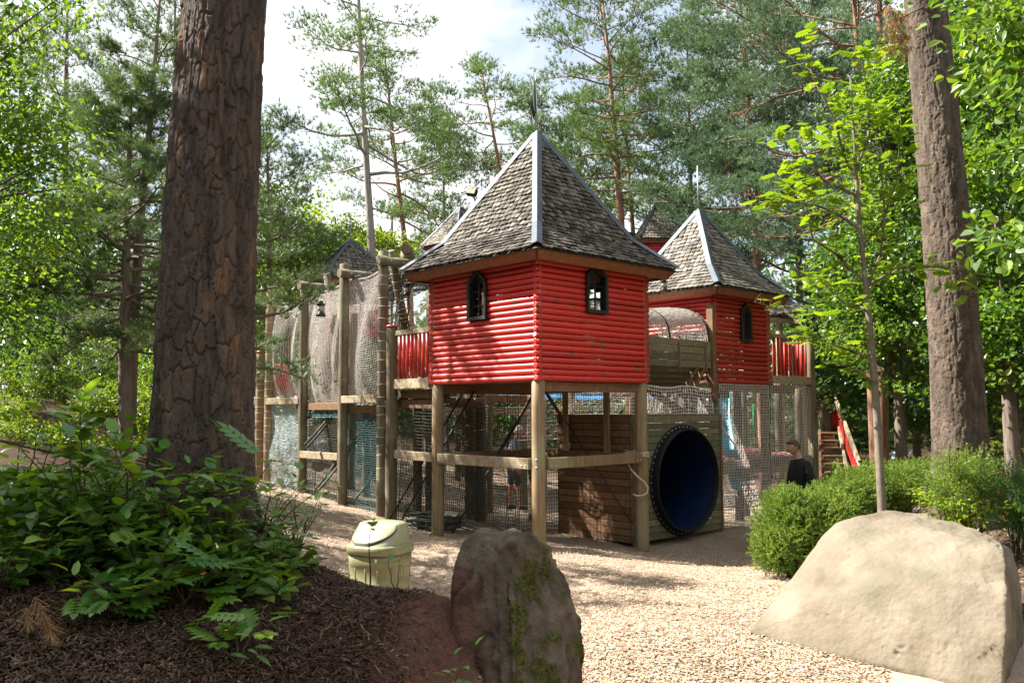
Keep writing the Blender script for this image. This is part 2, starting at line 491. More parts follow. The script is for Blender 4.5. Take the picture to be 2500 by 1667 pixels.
# bark
def bark_mat(name, cols, bump=.6):
    return surf(name, cols, (9, 9, 2.2), 2.2, .9, bump, bscale=16.0, bdist=.015, attr='rnd', spec=.25)
MT['bark_left'] = bark_mat('plated_pine_bark', [(.04, .032, .028), (.07, .054, .046), (.105, .077, .062), (.19, .105, .06)], .9)
MT['bark_right'] = bark_mat('grey_pine_bark', [(.055, .041, .031), (.11, .082, .062), (.175, .135, .105)], .9)
MT['bark_pale'] = surf('pale_bark', [(.20, .17, .15), (.30, .265, .24), (.37, .33, .30)], (9, 9, 1.4), 2.5, .9, .6, bdist=.02)
MT['bark_orange'] = surf('orange_pine_bark', [(.14, .075, .05), (.26, .135, .085), (.33, .19, .125)], (9, 9, 1.6), 2.0, .9, .6, bdist=.02)
MT['bark_brown'] = surf('brown_bark', [(.085, .062, .047), (.15, .115, .09), (.22, .175, .14)], (9, 9, 1.6), 2.0, .9, .6, bdist=.02)
MT['bark_sapling'] = surf('smooth_sapling_bark', [(.10, .08, .06), (.165, .135, .105), (.21, .18, .145)], (8, 8, 5), 2.0, .8, .4, bdist=.008, stain=((.36, .34, .30), 5, .62, .1))
MT['twig'] = surf('dark_twig', [(.05, .03, .02), (.09, .06, .04)], (4, 4, 4), 5, .8, .2)
# foliage
MT['needle'] = leafy('pine_needles', [(.04, .08, .028), (.105, .17, .06), (.19, .25, .10)], .30, (1.4, 1.5, .7))
MT['needle_blue'] = leafy('blue_green_needles', [(.045, .085, .05), (.11, .175, .10), (.19, .25, .155)], .30, (1.3, 1.5, .9))
MT['needle_long'] = leafy('long_pine_needles', [(.04, .08, .03), (.105, .16, .065), (.20, .25, .13)], .28, (1.4, 1.4, .7), rough=.38)
MT['needle_dry'] = leafy('dry_brown_needles', [(.20, .10, .035), (.32, .18, .07), (.40, .25, .11)], .25, (1.2, 1.0, .6))
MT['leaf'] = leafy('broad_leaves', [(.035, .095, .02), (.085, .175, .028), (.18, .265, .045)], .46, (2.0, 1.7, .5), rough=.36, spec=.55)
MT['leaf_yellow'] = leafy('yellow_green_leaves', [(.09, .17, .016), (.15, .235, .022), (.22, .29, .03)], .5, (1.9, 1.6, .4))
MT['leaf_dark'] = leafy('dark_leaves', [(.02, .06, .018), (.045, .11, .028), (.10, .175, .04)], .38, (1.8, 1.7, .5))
MT['yew'] = leafy('yew_needles', [(.07, .13, .02), (.155, .235, .036), (.26, .33, .052)], .32, (1.6, 1.5, .5))
MT['shrub_leaf'] = leafy('shrub_leaves', [(.08, .16, .02), (.13, .22, .026), (.19, .275, .035)], .48, (1.8, 1.5, .4))
MT['big_leaf'] = leafy('glossy_leaves', [(.035, .11, .022), (.065, .17, .026), (.11, .22, .03), (.17, .28, .035)], .36, (2.0, 1.7, .4), rough=.30, spec=.55, objvar=.75, pos=[0, .45, .75, 1.0])
MT['sap_leaf'] = leafy('young_yellow_leaves', [(.085, .18, .02), (.13, .235, .026), (.185, .28, .035)], .52, (1.8, 1.5, .35), objvar=.6)
MT['chip'] = leafy('wood_chip', [(.19, .12, .075), (.34, .235, .155), (.45, .335, .24), (.54, .43, .325)], .0, rough=.85, spec=.2)
MT['mulchbit'] = leafy('bark_mulch_piece', [(.030, .017, .011), (.062, .034, .022), (.12, .07, .042), (.32, .23, .15)], .0, rough=.8, spec=.3, pos=[0, .5, .86, 1])

# ------------------------------------------------------------------ ground
def ground_material():
    m, N, L, out = new_mat('forest_floor')
    b = N.new('ShaderNodeBsdfPrincipled'); b.inputs['Roughness'].default_value = .92; b.inputs['Specular IOR Level'].default_value = .15
    tc = N.new('ShaderNodeTexCoord')
    v = N.new('ShaderNodeTexVoronoi'); v.inputs['Scale'].default_value = 24
    mp = N.new('ShaderNodeMapping'); mp.inputs['Scale'].default_value = (1.0, 1.6, 1)
    nz0 = N.new('ShaderNodeTexNoise'); nz0.inputs['Scale'].default_value = 9; nz0.inputs['Detail'].default_value = 3
    L.new(tc.outputs['Object'], nz0.inputs['Vector'])
    vm = N.new('ShaderNodeVectorMath'); vm.operation = 'ADD'
    L.new(tc.outputs['Object'], vm.inputs[0]); L.new(nz0.outputs['Color'], vm.inputs[1])
    L.new(vm.outputs[0], mp.inputs['Vector']); L.new(mp.outputs['Vector'], v.inputs['Vector'])
    sp = N.new('ShaderNodeSeparateColor'); L.new(v.outputs['Color'], sp.inputs['Color'])
    nz = N.new('ShaderNodeTexNoise'); nz.inputs['Scale'].default_value = 1.3; nz.inputs['Detail'].default_value = 8
    L.new(tc.outputs['Object'], nz.inputs['Vector'])
    av = N.new('ShaderNodeMath'); av.operation = 'MULTIPLY_ADD'; av.inputs[1].default_value = .55
    h2 = N.new('ShaderNodeMath'); h2.operation = 'MULTIPLY'; h2.inputs[1].default_value = .5
    L.new(nz.outputs['Fac'], h2.inputs[0]); L.new(sp.outputs[0], av.inputs[0]); L.new(h2.outputs[0], av.inputs[2])
    chips = ramp_node(N, [(.18, .12, .08), (.33, .24, .17), (.44, .345, .26), (.52, .43, .34)], [.1, .4, .7, .95])
    mul = ramp_node(N, [(.03, .017, .011), (.06, .032, .02), (.12, .066, .04)], [.15, .5, .9])
    clay = ramp_node(N, [(.06, .030, .021), (.11, .05, .036), (.15, .075, .055)], [.15, .5, .9])
    for r in (chips, mul, clay): L.new(av.outputs[0], r.inputs['Fac'])
    a1 = N.new('ShaderNodeAttribute'); a1.attribute_name = 'mulch'
    a2 = N.new('ShaderNodeAttribute'); a2.attribute_name = 'clay'
    a3 = N.new('ShaderNodeAttribute'); a3.attribute_name = 'green'
    cur = chips.outputs['Color']
    gr = ramp_node(N, [(.03, .055, .012), (.07, .11, .025), (.12, .13, .05)], [.15, .5, .9]); L.new(av.outputs[0], gr.inputs['Fac'])
    for at, r in ((a1, mul), (a3, gr), (a2, clay)):
        mx = N.new('ShaderNodeMix'); mx.data_type = 'RGBA'
        L.new(at.outputs['Fac'], mx.inputs['Factor']); L.new(cur, mx.inputs['A']); L.new(r.outputs['Color'], mx.inputs['B'])
        cur = mx.outputs['Result']
    L.new(cur, b.inputs['Base Color'])
    bn = N.new('ShaderNodeBump'); bn.inputs['Strength'].default_value = .9; bn.inputs['Distance'].default_value = .03
    ad = N.new('ShaderNodeMath'); ad.operation = 'ADD'
    L.new(sp.outputs[1], ad.inputs[0]); L.new(nz0.outputs['Fac'], ad.inputs[1])
    L.new(ad.outputs[0], bn.inputs['Height']); L.new(bn.outputs['Normal'], b.inputs['Normal'])
    L.new(b.outputs['BSDF'], out.inputs['Surface'])
    return m
def sstep(a, b, x):
    t = np.clip((x - a) / (b - a), 0, 1)
    return t * t * (3 - 2 * t)
def masks(x, y, z):
    q = np.c_[x, y, np.zeros_like(x)]
    n1 = fbm(q * 1.1 + 3, 4); n2 = fbm(q * 3.3 + 40, 3)
    # planting mound at the left front; bank at the left back; bed round the right-hand trees
    edge = np.interp(y, [0, 3.6, 4.4, 5.0, 5.8, 6.4, 8.5, 12, 16, 24, 60], [.6, .12, -.10, -.35, -.95, -1.7, -2.6, -4.2, -6.2, -7.5, -14])
    m = sstep(.12, -.18, x - edge + .18 * n1)
    e2 = np.interp(y, [0, 5, 6.5, 8.5, 10.5, 14, 20, 60], [4.3, 4.2, 3.75, 3.7, 4.3, 6.6, 9.5, 20])
    m = np.maximum(m, .85 * sstep(-.15, .25, x - e2 + .25 * n1))
    far = sstep(24, 30, y)
    m = np.maximum(m, far)
    cl = np.exp(-(((x + .36) / .24) ** 2 + ((y - 4.4) / .75) ** 2)) * 1.4 + .5 * np.exp(-(((x - 1.7) / .5) ** 2 + ((y - 7.3) / .35) ** 2))
    cl = np.clip(cl + .25 * n2 * (cl > .1), 0, 1)
    g = np.clip(.9 * sstep(.1, .5, n1 + .12) * sstep(-6, -8.5, x) + .5 * far * sstep(0, .5, n1 + .1), 0, 1)
    return m, cl, g
def sinhspace(a, b, n, c, k):
    t = np.linspace(np.arcsinh((a - c) / k), np.arcsinh((b - c) / k), n)
    return c + k * np.sinh(t)
gx = sinhspace(-110, 110, 300, 0, 4.0); gy = sinhspace(-25, 150, 330, 5.5, 4.0)
GX, GY = np.meshgrid(gx, gy)
gxf, gyf = GX.ravel(), GY.ravel()
gz = gh(gxf, gyf)
mm, cc, gg = masks(gxf, gyf, gz)
idx = np.arange(len(gxf)).reshape(GX.shape)
gf = np.stack([idx[:-1, :-1], idx[:-1, 1:], idx[1:, 1:], idx[1:, :-1]], -1).reshape(-1, 4)
ground = npmesh('ground', np.c_[gxf, gyf, gz], gf, ground_material(), smooth=True, attrs={'mulch': mm, 'clay': cc, 'green': gg}, kind='structure')
ground['label'] = 'woodland floor of pale wood chips with a dark mulched mound at the left'

rng = np.random.default_rng(11)
random.seed(11)
def flakes(n, xr, yr, power, keep, L, W, flat, seed):
    """thin bent slivers lying on the ground"""
    r = np.random.default_rng(seed)
    u = r.random(n * 3)
    a, b = yr
    if power: y = 1.0 / (1 / a - u * (1 / a - 1 / b))
    else: y = a + (b - a) * u
    x = xr[0] * y + (xr[1] - xr[0]) * y * r.random(n * 3)
    m, c, g = masks(x, y, x * 0)
    k = np.where(keep(x, y, m, c) > r.random(n * 3))[0][:n]
    x, y = x[k], y[k]
    z = gh(x, y)
    n = len(x)
    th = r.random(n) * 2 * math.pi
    tl = (r.random(n) - .5) * flat; tb = (r.random(n) - .5) * flat
    d = np.c_[np.cos(th), np.sin(th), np.tan(tl)]; d = nrm(d)
    s = np.c_[-np.sin(th), np.cos(th), np.tan(tb)]; s = nrm(s)
    up = np.cross(d, s)
    l = L[0] + (L[1] - L[0]) * r.random(n) ** 1.5; w = W[0] + (W[1] - W[0]) * r.random(n)
    c = np.c_[x, y, z + .004 + .016 * r.random(n)]
    dl = d * (l / 2)[:, None]; sw = s * (w / 2)[:, None]
    bend = up * (l * .10 * (r.random(n) - .2))[:, None]
    V = np.stack([c - dl - sw * .7, c - dl * .9 + sw, c + sw * 1.1 + bend, c + dl + sw * .6, c + dl * .95 - sw, c - sw + bend], 1).reshape(-1, 3)
    o = (np.arange(n) * 6)[:, None]
    Fq = np.concatenate([o + np.array([[0, 5, 2, 1]]), o + np.array([[5, 4, 3, 2]])])
    return V, Fq, np.repeat(r.random(n), 6)
V, Fq, rn = flakes(135000, (-.42, .42), (4.0, 17), True, lambda x, y, m, c: np.clip(1 - m * 1.2 - c, 0, 1), (.012, .040), (.005, .014), .8, 5)
o = npmesh('wood_chips', V, Fq, MT['chip'], attrs={'rnd': rn}, kind='stuff'); o['label'] = 'pale wood chips strewn over the play area floor'
V, Fq, rn = flakes(78000, (-.62, .1), (2.9, 9.5), True, lambda x, y, m, c: np.clip(m * 1.1 - c * .95, 0, 1), (.010, .062), (.0022, .009), 1.3, 6)
o = npmesh('bark_mulch', V, Fq, MT['mulchbit'], attrs={'rnd': rn * .92}, kind='stuff'); o['label'] = 'dark bark mulch and dead leaves on the mound'
V, Fq, rn = flakes(9000, (.30, .75), (5, 13), True, lambda x, y, m, c: np.clip(m, 0, 1), (.02, .08), (.004, .016), 1.3, 7)
o = npmesh('leaf_litter', V, Fq, MT['mulchbit'], attrs={'rnd': np.clip(rn * 1.2, 0, 1)}, kind='stuff'); o['label'] = 'brown needle litter in the bed behind the big boulder'

# ------------------------------------------------------------------ shared small meshes
def shingle_mesh(k):
    r = random.Random(50 + k)
    w, L, t = .0435, .17, .021
    prof = [(-w, L), (-w, .028)] + [(w * math.sin(a) * 1.0, .03 - .03 * math.cos(a)) for a in np.linspace(-1.15, 1.15, 5)] + [(w, .028), (w, L)]
    prof = [(x * (1 + .03 * r.uniform(-1, 1)), y + r.uniform(-.003, .003)) for x, y in prof]
    n = len(prof)
    V = [(x, y, t * (1 - .5 * y / L) + r.uniform(-.0015, .0015)) for x, y in prof] + [(x, y, 0) for x, y in prof]
    F = [tuple(range(n))] + [(i, n + i, n + i + 1, i + 1) for i in range(n - 1)]
    me = bpy.data.meshes.new('shingle')
    me.from_pydata(V, [], [f[::-1] if i else f for i, f in enumerate(F)])
    at = me.attributes.new('rnd', 'FLOAT', 'POINT'); at.data.foreach_set('value', [r.random()] * len(V))
    return me
SH = [shingle_mesh(k) for k in range(6)]
SHL = []
for me_ in SH:
    c_ = me_.copy(); c_.materials.append(MT['shingle_light']); SHL.append(c_)
    me_.materials.append(MT['shingle'])

def roof(parent, C, ax, az, hw, zs, expo, wid, mats, individuals, view, seed, lift=1.0, hips=True, name_sh='shingle'):
    """four-sided roof: C centre (x,y), ax/az the two horizontal axes, hw half widths and zs heights from eave to apex"""
    rr = random.Random(seed)
    mset, underl, cap = mats
    C = Vector((C[0], C[1], 0))
    u = MB()
    lv = [[C + ax * (sx * w) + az * (sy * w) + UZ * (z - .02) for sx, sy in ((-1, -1), (1, -1), (1, 1), (-1, 1))] for w, z in zip(hw, zs)]
    V = [p for l in lv for p in l]
    Fs = [(i * 4 + k, i * 4 + (k + 1) % 4, (i + 1) * 4 + (k + 1) % 4, (i + 1) * 4 + k) for i in range(len(hw) - 1) for k in range(4)]
    Fs.append((3, 2, 1, 0))
    u.add(V, Fs)
    rf = u.build('roof', underl, parent)
    place = []
    for k, (out, side) in enumerate(((-az, ax), (ax, az), (az, -ax), (-ax, -az))):
        for i in range(len(hw) - 1):
            w0, w1, z0, z1 = hw[i], hw[i + 1], zs[i], zs[i + 1]
            sl = math.hypot(w0 - w1, z1 - z0)
            up = ((out * (w1 - w0)) + UZ * (z1 - z0)).normalized()
            nor = side.cross(up).normalized()
            if nor.dot(out) < 0: nor = -nor
            rows = max(1, int(sl / expo))
            for r in range(rows):
                f = r / rows
                w = w0 + (w1 - w0) * f
                base = C + out * w + UZ * (z0 + (z1 - z0) * f)
                cnt = max(1, int(2 * w / wid))
                for c in range(cnt):
                    x = -w + (c + .5 + (.5 if r % 2 else 0) + rr.uniform(-.07, .07)) * 2 * w / cnt
                    if abs(x) > w - .07: continue
                    q = base + side * x + nor * (.012 + rr.uniform(0, .006)) - up * (.012 + rr.uniform(-.012, .012))
                    tilt = Matrix.Rotation(.075 + lift * rr.uniform(-.02, .075), 3, side) if True else None
                    u2 = up.copy(); u2.rotate(Matrix.Rotation(rr.uniform(-.04, .04), 3, nor))
                    n2 = nor.copy()
                    ta = .10 + lift * rr.uniform(-.04, .15)
                    u3 = (u2 * math.cos(ta) - n2 * math.sin(ta)).normalized()
                    n3 = (n2 * math.cos(ta) + u2 * math.sin(ta)).normalized()
                    s3 = u3.cross(n3).normalized()
                    sc_ = rr.uniform(.9, 1.06) * wid / .092
                    M_ = Matrix(((s3.x * sc_, u3.x, n3.x, q.x), (s3.y * sc_, u3.y, n3.y, q.y), (s3.z * sc_, u3.z, n3.z, q.z), (0, 0, 0, 1)))
                    vis = nor.dot(Vector((0, 0, EYE)) - q) > 0
                    place.append((not vis, (q - Vector((0, 0, EYE))).length, M_, rr.randrange(len(mset))))
    place.sort(key=lambda t: (t[0], t[1]))
    off = Matrix.Translation(-wloc(rf))
    for _, _, M_, k in place[:individuals]:
        s = link(name_sh, mset[k], rf)
        s.matrix_local = off @ M_
    rest = place[individuals:]
    if rest:
        VV, FF, RR = [], [], []
        n0 = 0
        base = []
        for me in mset:
            co = np.array([v.co[:] for v in me.vertices])
            fa = []
            for p in me.polygons:
                vs = list(p.vertices)
                fa += [(vs[0], vs[i], vs[i + 1]) for i in range(1, len(vs) - 1)]
            base.append((co, np.array(fa)))
        for _, _, M_, k in rest:
            co, fa = base[k]
            A = np.array(M_)
            VV.append(co @ A[:3, :3].T + A[:3, 3]); FF.append(fa + n0); n0 += len(co)
            RR.append(np.full(len(co), rr.random()))
        npmesh(name_sh, np.concatenate(VV), np.concatenate(FF), mset[0].materials[0], rf, attrs={'rnd': np.concatenate(RR)}, kind='stuff')
    # folded metal along the four hips and the cap at the apex
    if hips:
        for sx, sy in ((-1, -1), (1, -1), (1, 1), (-1, 1)):
            h = MB()
            d = (ax * sx + az * sy)
            tx, ty = ax * (-sx), az * (-sy)
            for i in range(len(hw) - 1):
                w0, w1 = hw[i], max(hw[i + 1], .05)
                z0, z1 = zs[i], zs[i + 1]
                if i == len(hw) - 2: z1 = z0 + (zs[i + 1] - z0) * (w0 - w1) / max(w0 - hw[i + 1], 1e-6)
                p0 = C + d * (w0 + (.012 if i == 0 else 0)) + UZ * (z0 + .068 - (.012 if i == 0 else 0)); p1 = C + d * w1 + UZ * (z1 + .076)
                g = cap
                dp = UZ * .012
                V = [p0 + tx * g - UZ * .004, p0 + dp, p0 + ty * g - UZ * .004, p1 + tx * g - UZ * .004, p1 + dp, p1 + ty * g - UZ * .004]
                V += [v - UZ * .012 for v in V]
                if i: V = [v + UZ * .006 for v in V]
                h.add(V, [(0, 1, 4, 3), (1, 2, 5, 4), (0, 6, 7, 1), (1, 7, 8, 2), (6, 0, 3, 9), (2, 8, 11, 5), (3, 4, 10, 9), (4, 5, 11, 10)])
            h.build('hip_flashing', MT['zinc'], rf)
        c = MB()
        w = min(.17, hw[-2] * .22)
        zz = zs[-1] - (zs[-1] - zs[-2]) * (w / hw[-2])
        b = [C + ax * (sx * w * 1.06) + az * (sy * w * 1.06) + UZ * (zz + .035) for sx, sy in ((-1, -1), (1, -1), (1, 1), (-1, 1))]
        b2 = [p - UZ * .03 for p in b]
        c.add(b2 + b + [C + UZ * (zs[-1] + .07)], [(0, 1, 5, 4), (1, 2, 6, 5), (2, 3, 7, 6), (3, 0, 4, 7), (4, 5, 8), (5, 6, 8), (6, 7, 8), (7, 4, 8)])
        c.build('apex_cap', MT['zinc'], rf)
    return rf

def fascia_boards(rf, C, ax, az, wo, wi, zt, zb, mat):
    C = Vector((C[0], C[1], 0))
    for out, side in ((-az, ax), (ax, az), (az, -ax), (-ax, -az)):
        b = MB()
        t = .028
        q = [C + out * wo - side * wo + UZ * zt, C + out * wo + side * wo + UZ * zt, C + out * wi + side * wi + UZ * zb, C + out * wi - side * wi + UZ * zb]
        b.slab(q, (-out) * t)
        b.build('fascia', mat, rf)

def log_wall(parent, p, d, nout, L, z0, z1, n, mat, win=None, seed=0, gap=0.0):
    """a wall of stacked half-round logs from p along d, its face towards nout; each log a piece of its own"""
    rr = random.Random(seed)
    st = (.03, L - .03) + ((win[0] - win[1] - .045, win[0] + win[1] + .045) if win else (L * .5,))
    w = MB().beam(p + d * .06 - nout * .07 + UZ * (z1 - .03), p + d * (L - .06) - nout * .07 + UZ * (z1 - .03), .05, .05).build('wall', MT['fascia'], parent)
    for t in st: MB().beam(p + d * t - nout * .072 + UZ * z0, p + d * t - nout * .072 + UZ * (z1 - .06), .06, .05).build('stud', MT['fascia'], w)
    h = (z1 - z0) / n
    for i in range(n):
        zc = z0 + (i + .5) * h
        spans = [(-.01, L + .01)]
        if win:
            c, hwid, wz0, wz1 = win
            if zc > wz0 and zc < wz1 - .10:
                spans = [(-.01, c - hwid), (c + hwid, L + .01)]
            elif zc >= wz1 - .10 and zc < wz1:
                k = hwid * (wz1 - zc) / .12
                spans = [(-.01, c - k), (c + k, L + .01)]
        for a, b in spans:
            g = MB()
            m = max(2, int((b - a) / .25))
            r = h * (.503 - gap)
            pts, rad = [], []
            e = .012
            ts = [a, a + e * .6, a + e * 2] + [a + (b - a) * k / m for k in range(1, m)] + [b - e * 2, b - e * .6, b]
            jz, jn = rr.uniform(-.003, .003), rr.uniform(-.006, .006); r *= rr.uniform(.94, 1.05)
            for k, t in enumerate(ts):
                q = p + d * t - nout * (r - jn + .002 * rr.random()) + UZ * (zc + jz + rr.uniform(-.0015, .0015))
                pts.append(q)
                edge = .72 if k in (0, len(ts) - 1) else (.93 if k in (1, len(ts) - 2) else 1)
                rad.append(r * edge * (1 + rr.uniform(-.03, .03)))
            g.tube(pts, rad, 12)
            g.build('log', mat, w)
    return w

def arch_window(parent, p, d, nout, hwid, z0, z1, mat, bars=True):
    """pointed window frame with glazing bars, standing proud of the logs"""
    peak = .17
    def outline(k):
        w = hwid - k
        return [(-w, z0 + k), (w, z0 + k), (w, z1 - peak - k * .3), (0, z1 - k * 1.35), (-w, z1 - peak - k * .3)]
    o, i = outline(0), outline(.05)
    f = MB()
    fr, bk = nout * .028, nout * (-.09)
    P3 = lambda q, off: p + d * q[0] + UZ * q[1] + off
    n = 5
    V = [P3(q, fr) for q in o] + [P3(q, fr * .7) for q in i] + [P3(q, bk) for q in o] + [P3(q, bk) for q in i]
    F = []
    for k in range(n):
        j = (k + 1) % n
        F += [(k, j, n + j, n + k), (j, k, 2 * n + k, 2 * n + j), (n + k, n + j, 3 * n + j, 3 * n + k), (2 * n + k, 3 * n + k, 3 * n + j, 2 * n + j)]
    f.add(V, F)
    w = f.build('window', mat, parent)
    b = MB()
    b.beam(p - nout * .035 + UZ * (z0 + .045), p - nout * .035 + UZ * (z1 - .07), .022, .022, up=d)
    b.build('mullion', mat, w)
    for fz in (.28, .56):
        b = MB(); z = z0 + (z1 - z0) * fz
        b.beam(p - d * (hwid - .045) - nout * .04 + UZ * z, p + d * (hwid - .045) - nout * .04 + UZ * z, .018, .018)
        b.build('glazing_bar', mat, w)
    return w

def post(parent, base, ztop, r, mat, capmat=None, lash=0, seed=0, lean=(0, 0), name='post'):
    rr = random.Random(seed * 7 + 1)
    x, y = base[0], base[1]
    zb = g1(x, y) - .25
    b = MB()
    n = 7
    pts = [Vector((x + lean[0] * k / n + rr.uniform(-.004, .004), y + lean[1] * k / n + rr.uniform(-.004, .004), zb + (ztop - zb) * k / n)) for k in range(n + 1)]
    rad = [r * (1.03 - .06 * k / n) * (1 + rr.uniform(-.02, .02)) for k in range(n + 1)]
    pts.append(pts[-1] + UZ * .012); rad.append(rad[-1] * .86)
    b.tube(pts, rad, 16)
    o = b.build(name, mat, parent)
    if capmat:
        c = MB(); c.lathe(pts[-1] - UZ * .006, [(r * 1.06, 0), (r * 1.1, .012), (r * 1.05, .03), (r * .5, .036)], 18)
        c.build('cap', capmat, o)
    if lash:
        l = MB()
        z = zb + .5
        while z < ztop - .12:
            f = (z - zb) / (ztop - zb)
            q = Vector((x + lean[0] * f, y + lean[1] * f, z))
            a = rr.uniform(-.10, .10)
            l.ring(q, Vector((1, 0, a)).normalized(), Vector((0, 1, rr.uniform(-.12, .12))).normalized(), r * 1.015, .0036, 16, 5)
            z += lash * rr.uniform(.75, 1.25)
        l.build('lashing', MT['netw'], o)
    return o

def net(parent, S, nu, nv, r, mat, seed=0, wob=.012, name='net'):
    """rope mesh over the surface S(u, v); strands are thin three-sided ropes"""
    rr = np.random.default_rng(seed)
    G = np.array([[S(i / nu, j / nv) for j in range(nv + 1)] for i in range(nu + 1)], float)
    G += rr.normal(0, min(wob * .55, r * .8), G.shape)
    VV, FF, o = [], [], 0
    for A in (G, np.swapaxes(G, 0, 1)):
        n, m, _ = A.shape
        t = nrm(np.gradient(A, axis=1)); c = np.gradient(A, axis=0)
        nn = nrm(np.cross(t, c)); b = np.cross(nn, t)
        rad = np.full((n, 1, 1), r); rad[0] = rad[-1] = r * 1.8
        ring = np.stack([A + rad * (math.cos(q) * nn + math.sin(q) * b) for q in (0, 2.094, 4.189)], 2)
        i = np.arange(n * m * 3).reshape(n, m, 3) + o
        FF.append(np.stack([i[:, :-1], np.roll(i[:, :-1], -1, 2), np.roll(i[:, 1:], -1, 2), i[:, 1:]], -1).reshape(-1, 4))
        VV.append(ring.reshape(-1, 3)); o += n * m * 3
    return npmesh(name, np.concatenate(VV), np.concatenate(FF), mat, parent)
def bilin(p00, p10, p01, p11, bulge=None):
    """p(u,v): u along, v up"""
    p00, p10, p01, p11 = map(Vector, (p00, p10, p01, p11))
    def S(u, v):
        q = (p00 * (1 - u) + p10 * u) * (1 - v) + (p01 * (1 - u) + p11 * u) * v
        if bulge: q = q + bulge(u, v)
        return q
    return S
def bolt(b, p, n, r=.014):
    n = Vector(n).normalized()
    a = n.orthogonal().normalized(); c = n.cross(a)
    b.lathe(p, [(r, -.004), (r, .004), (r * .75, .010), (r * .2, .012)], 8, (a, c, n))

# ------------------------------------------------------------------ front tower
T1S = 2.352
ZB1, ZT1 = EYE + .378, EYE + 2.0
C1 = AB(T1S / 2, T1S / 2)
t1 = thing('play_tower', AB(T1S / 2, T1S / 2, -.1), 'large front play tower of bright red logs with a flag on its shingle roof', 'play tower', 'red log play towers')
rf = roof(t1, C1, UR, UL, [T1S / 2 + .315, 1.05, 0.0], [EYE + 2.075, EYE + 2.46, EYE + 4.22], .083, .094, (SH, MT['underlay'], .10), 300, None, 3)
fascia_boards(rf, C1, UR, UL, T1S / 2 + .285, T1S / 2 + .203, EYE + 2.05, EYE + 1.945, MT['fascia'])
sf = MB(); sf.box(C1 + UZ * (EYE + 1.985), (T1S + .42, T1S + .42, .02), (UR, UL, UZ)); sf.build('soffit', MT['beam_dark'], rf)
wL = (1.21, .19, EYE + 1.29, EYE + 1.95); wR = (1.165, .205, EYE + 1.36, EYE + 2.00)
N_ = 20
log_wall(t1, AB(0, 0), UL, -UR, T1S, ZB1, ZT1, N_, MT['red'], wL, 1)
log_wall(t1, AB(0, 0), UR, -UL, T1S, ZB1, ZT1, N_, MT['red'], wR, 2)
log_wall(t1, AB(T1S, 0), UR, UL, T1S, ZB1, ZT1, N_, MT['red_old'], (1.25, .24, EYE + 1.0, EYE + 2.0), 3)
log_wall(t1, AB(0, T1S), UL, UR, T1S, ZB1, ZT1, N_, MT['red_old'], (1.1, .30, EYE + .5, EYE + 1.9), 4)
arch_window(t1, AB(1.21, -.01), UL, -UR, .205, EYE + 1.27, EYE + 1.99, MT['black'])
arch_window(t1, AB(-.01, 1.165), UR, -UL, .222, EYE + 1.345, EYE + 2.05, MT['black'])
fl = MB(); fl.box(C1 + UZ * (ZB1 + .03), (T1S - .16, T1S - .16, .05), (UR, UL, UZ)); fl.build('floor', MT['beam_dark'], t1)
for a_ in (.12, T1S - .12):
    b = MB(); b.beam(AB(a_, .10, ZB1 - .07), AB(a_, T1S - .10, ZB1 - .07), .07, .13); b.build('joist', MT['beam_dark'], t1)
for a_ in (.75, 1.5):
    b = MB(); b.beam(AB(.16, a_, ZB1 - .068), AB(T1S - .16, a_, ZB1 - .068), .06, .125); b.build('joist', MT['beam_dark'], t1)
for (a_, b_, mt) in ((.10, .10, 'post_fresh'), (2.25, .10, 'post_fresh'), (.10, 2.25, 'post_fresh'), (2.25, 2.25, 'post')):
    post(t1, AB(a_, b_), ZB1 + .0, .09, MT[mt], seed=int(a_ * 10 + b_ * 100))
BZ = EYE - .715
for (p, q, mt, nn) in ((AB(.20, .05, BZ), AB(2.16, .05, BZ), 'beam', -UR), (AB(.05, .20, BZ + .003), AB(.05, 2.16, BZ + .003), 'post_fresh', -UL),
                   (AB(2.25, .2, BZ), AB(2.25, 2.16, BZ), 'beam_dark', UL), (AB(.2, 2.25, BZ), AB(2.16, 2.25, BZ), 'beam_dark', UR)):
    b = MB(); b.beam(p, q, .085, .145, bev=.008); cb = b.build('crossbeam', MT[mt], t1)
    bb = MB(); dd = (q - p).normalized()
    for e in (.05, .13):
        bolt(bb, p + dd * e + nn * .043 - UZ * .03, nn); bolt(bb, q - dd * e + nn * .043 - UZ * .03, nn)
    bb.build('bolt', MT['steel'], cb)
fd = (-UL - UR).normalized()
for dz in (.06, -.045):
    bb = MB(); bolt(bb, AB(.10, .10, BZ + dz) + Vector((-.03, -.086, 0)), Vector((-.3, -1, 0)), .017); bb.build('bolt', MT['steel'], t1)
for a_ in (.71, 1.58):                     # boards hung under the floor at the back
    b = MB(); b.beam(AB(a_, 2.17, BZ + .05), AB(a_, 2.17, ZB1 - .03), .035, .115, up=UL); b.build('hanging_board', MT['post_fresh'], t1)
for p, q, r_, mt in ((P(1300, 965, 13.6), P(1104, 1301, 12.75), .013, 'iron'), (P(1297, 972, 15.6), P(1218, 1106, 15.4), .035, 'beam_dark'), (P(1383, 1030, 13.9), P(1545, 1280, 13.15), .009, 'iron'), (P(1325, 945, 14.5), P(1368, 1012, 14.7), .03, 'beam_dark')):
    b = MB(); b.tube([p, (p + q) / 2, q], r_, 8); b.build('brace_rod', MT[mt], t1)
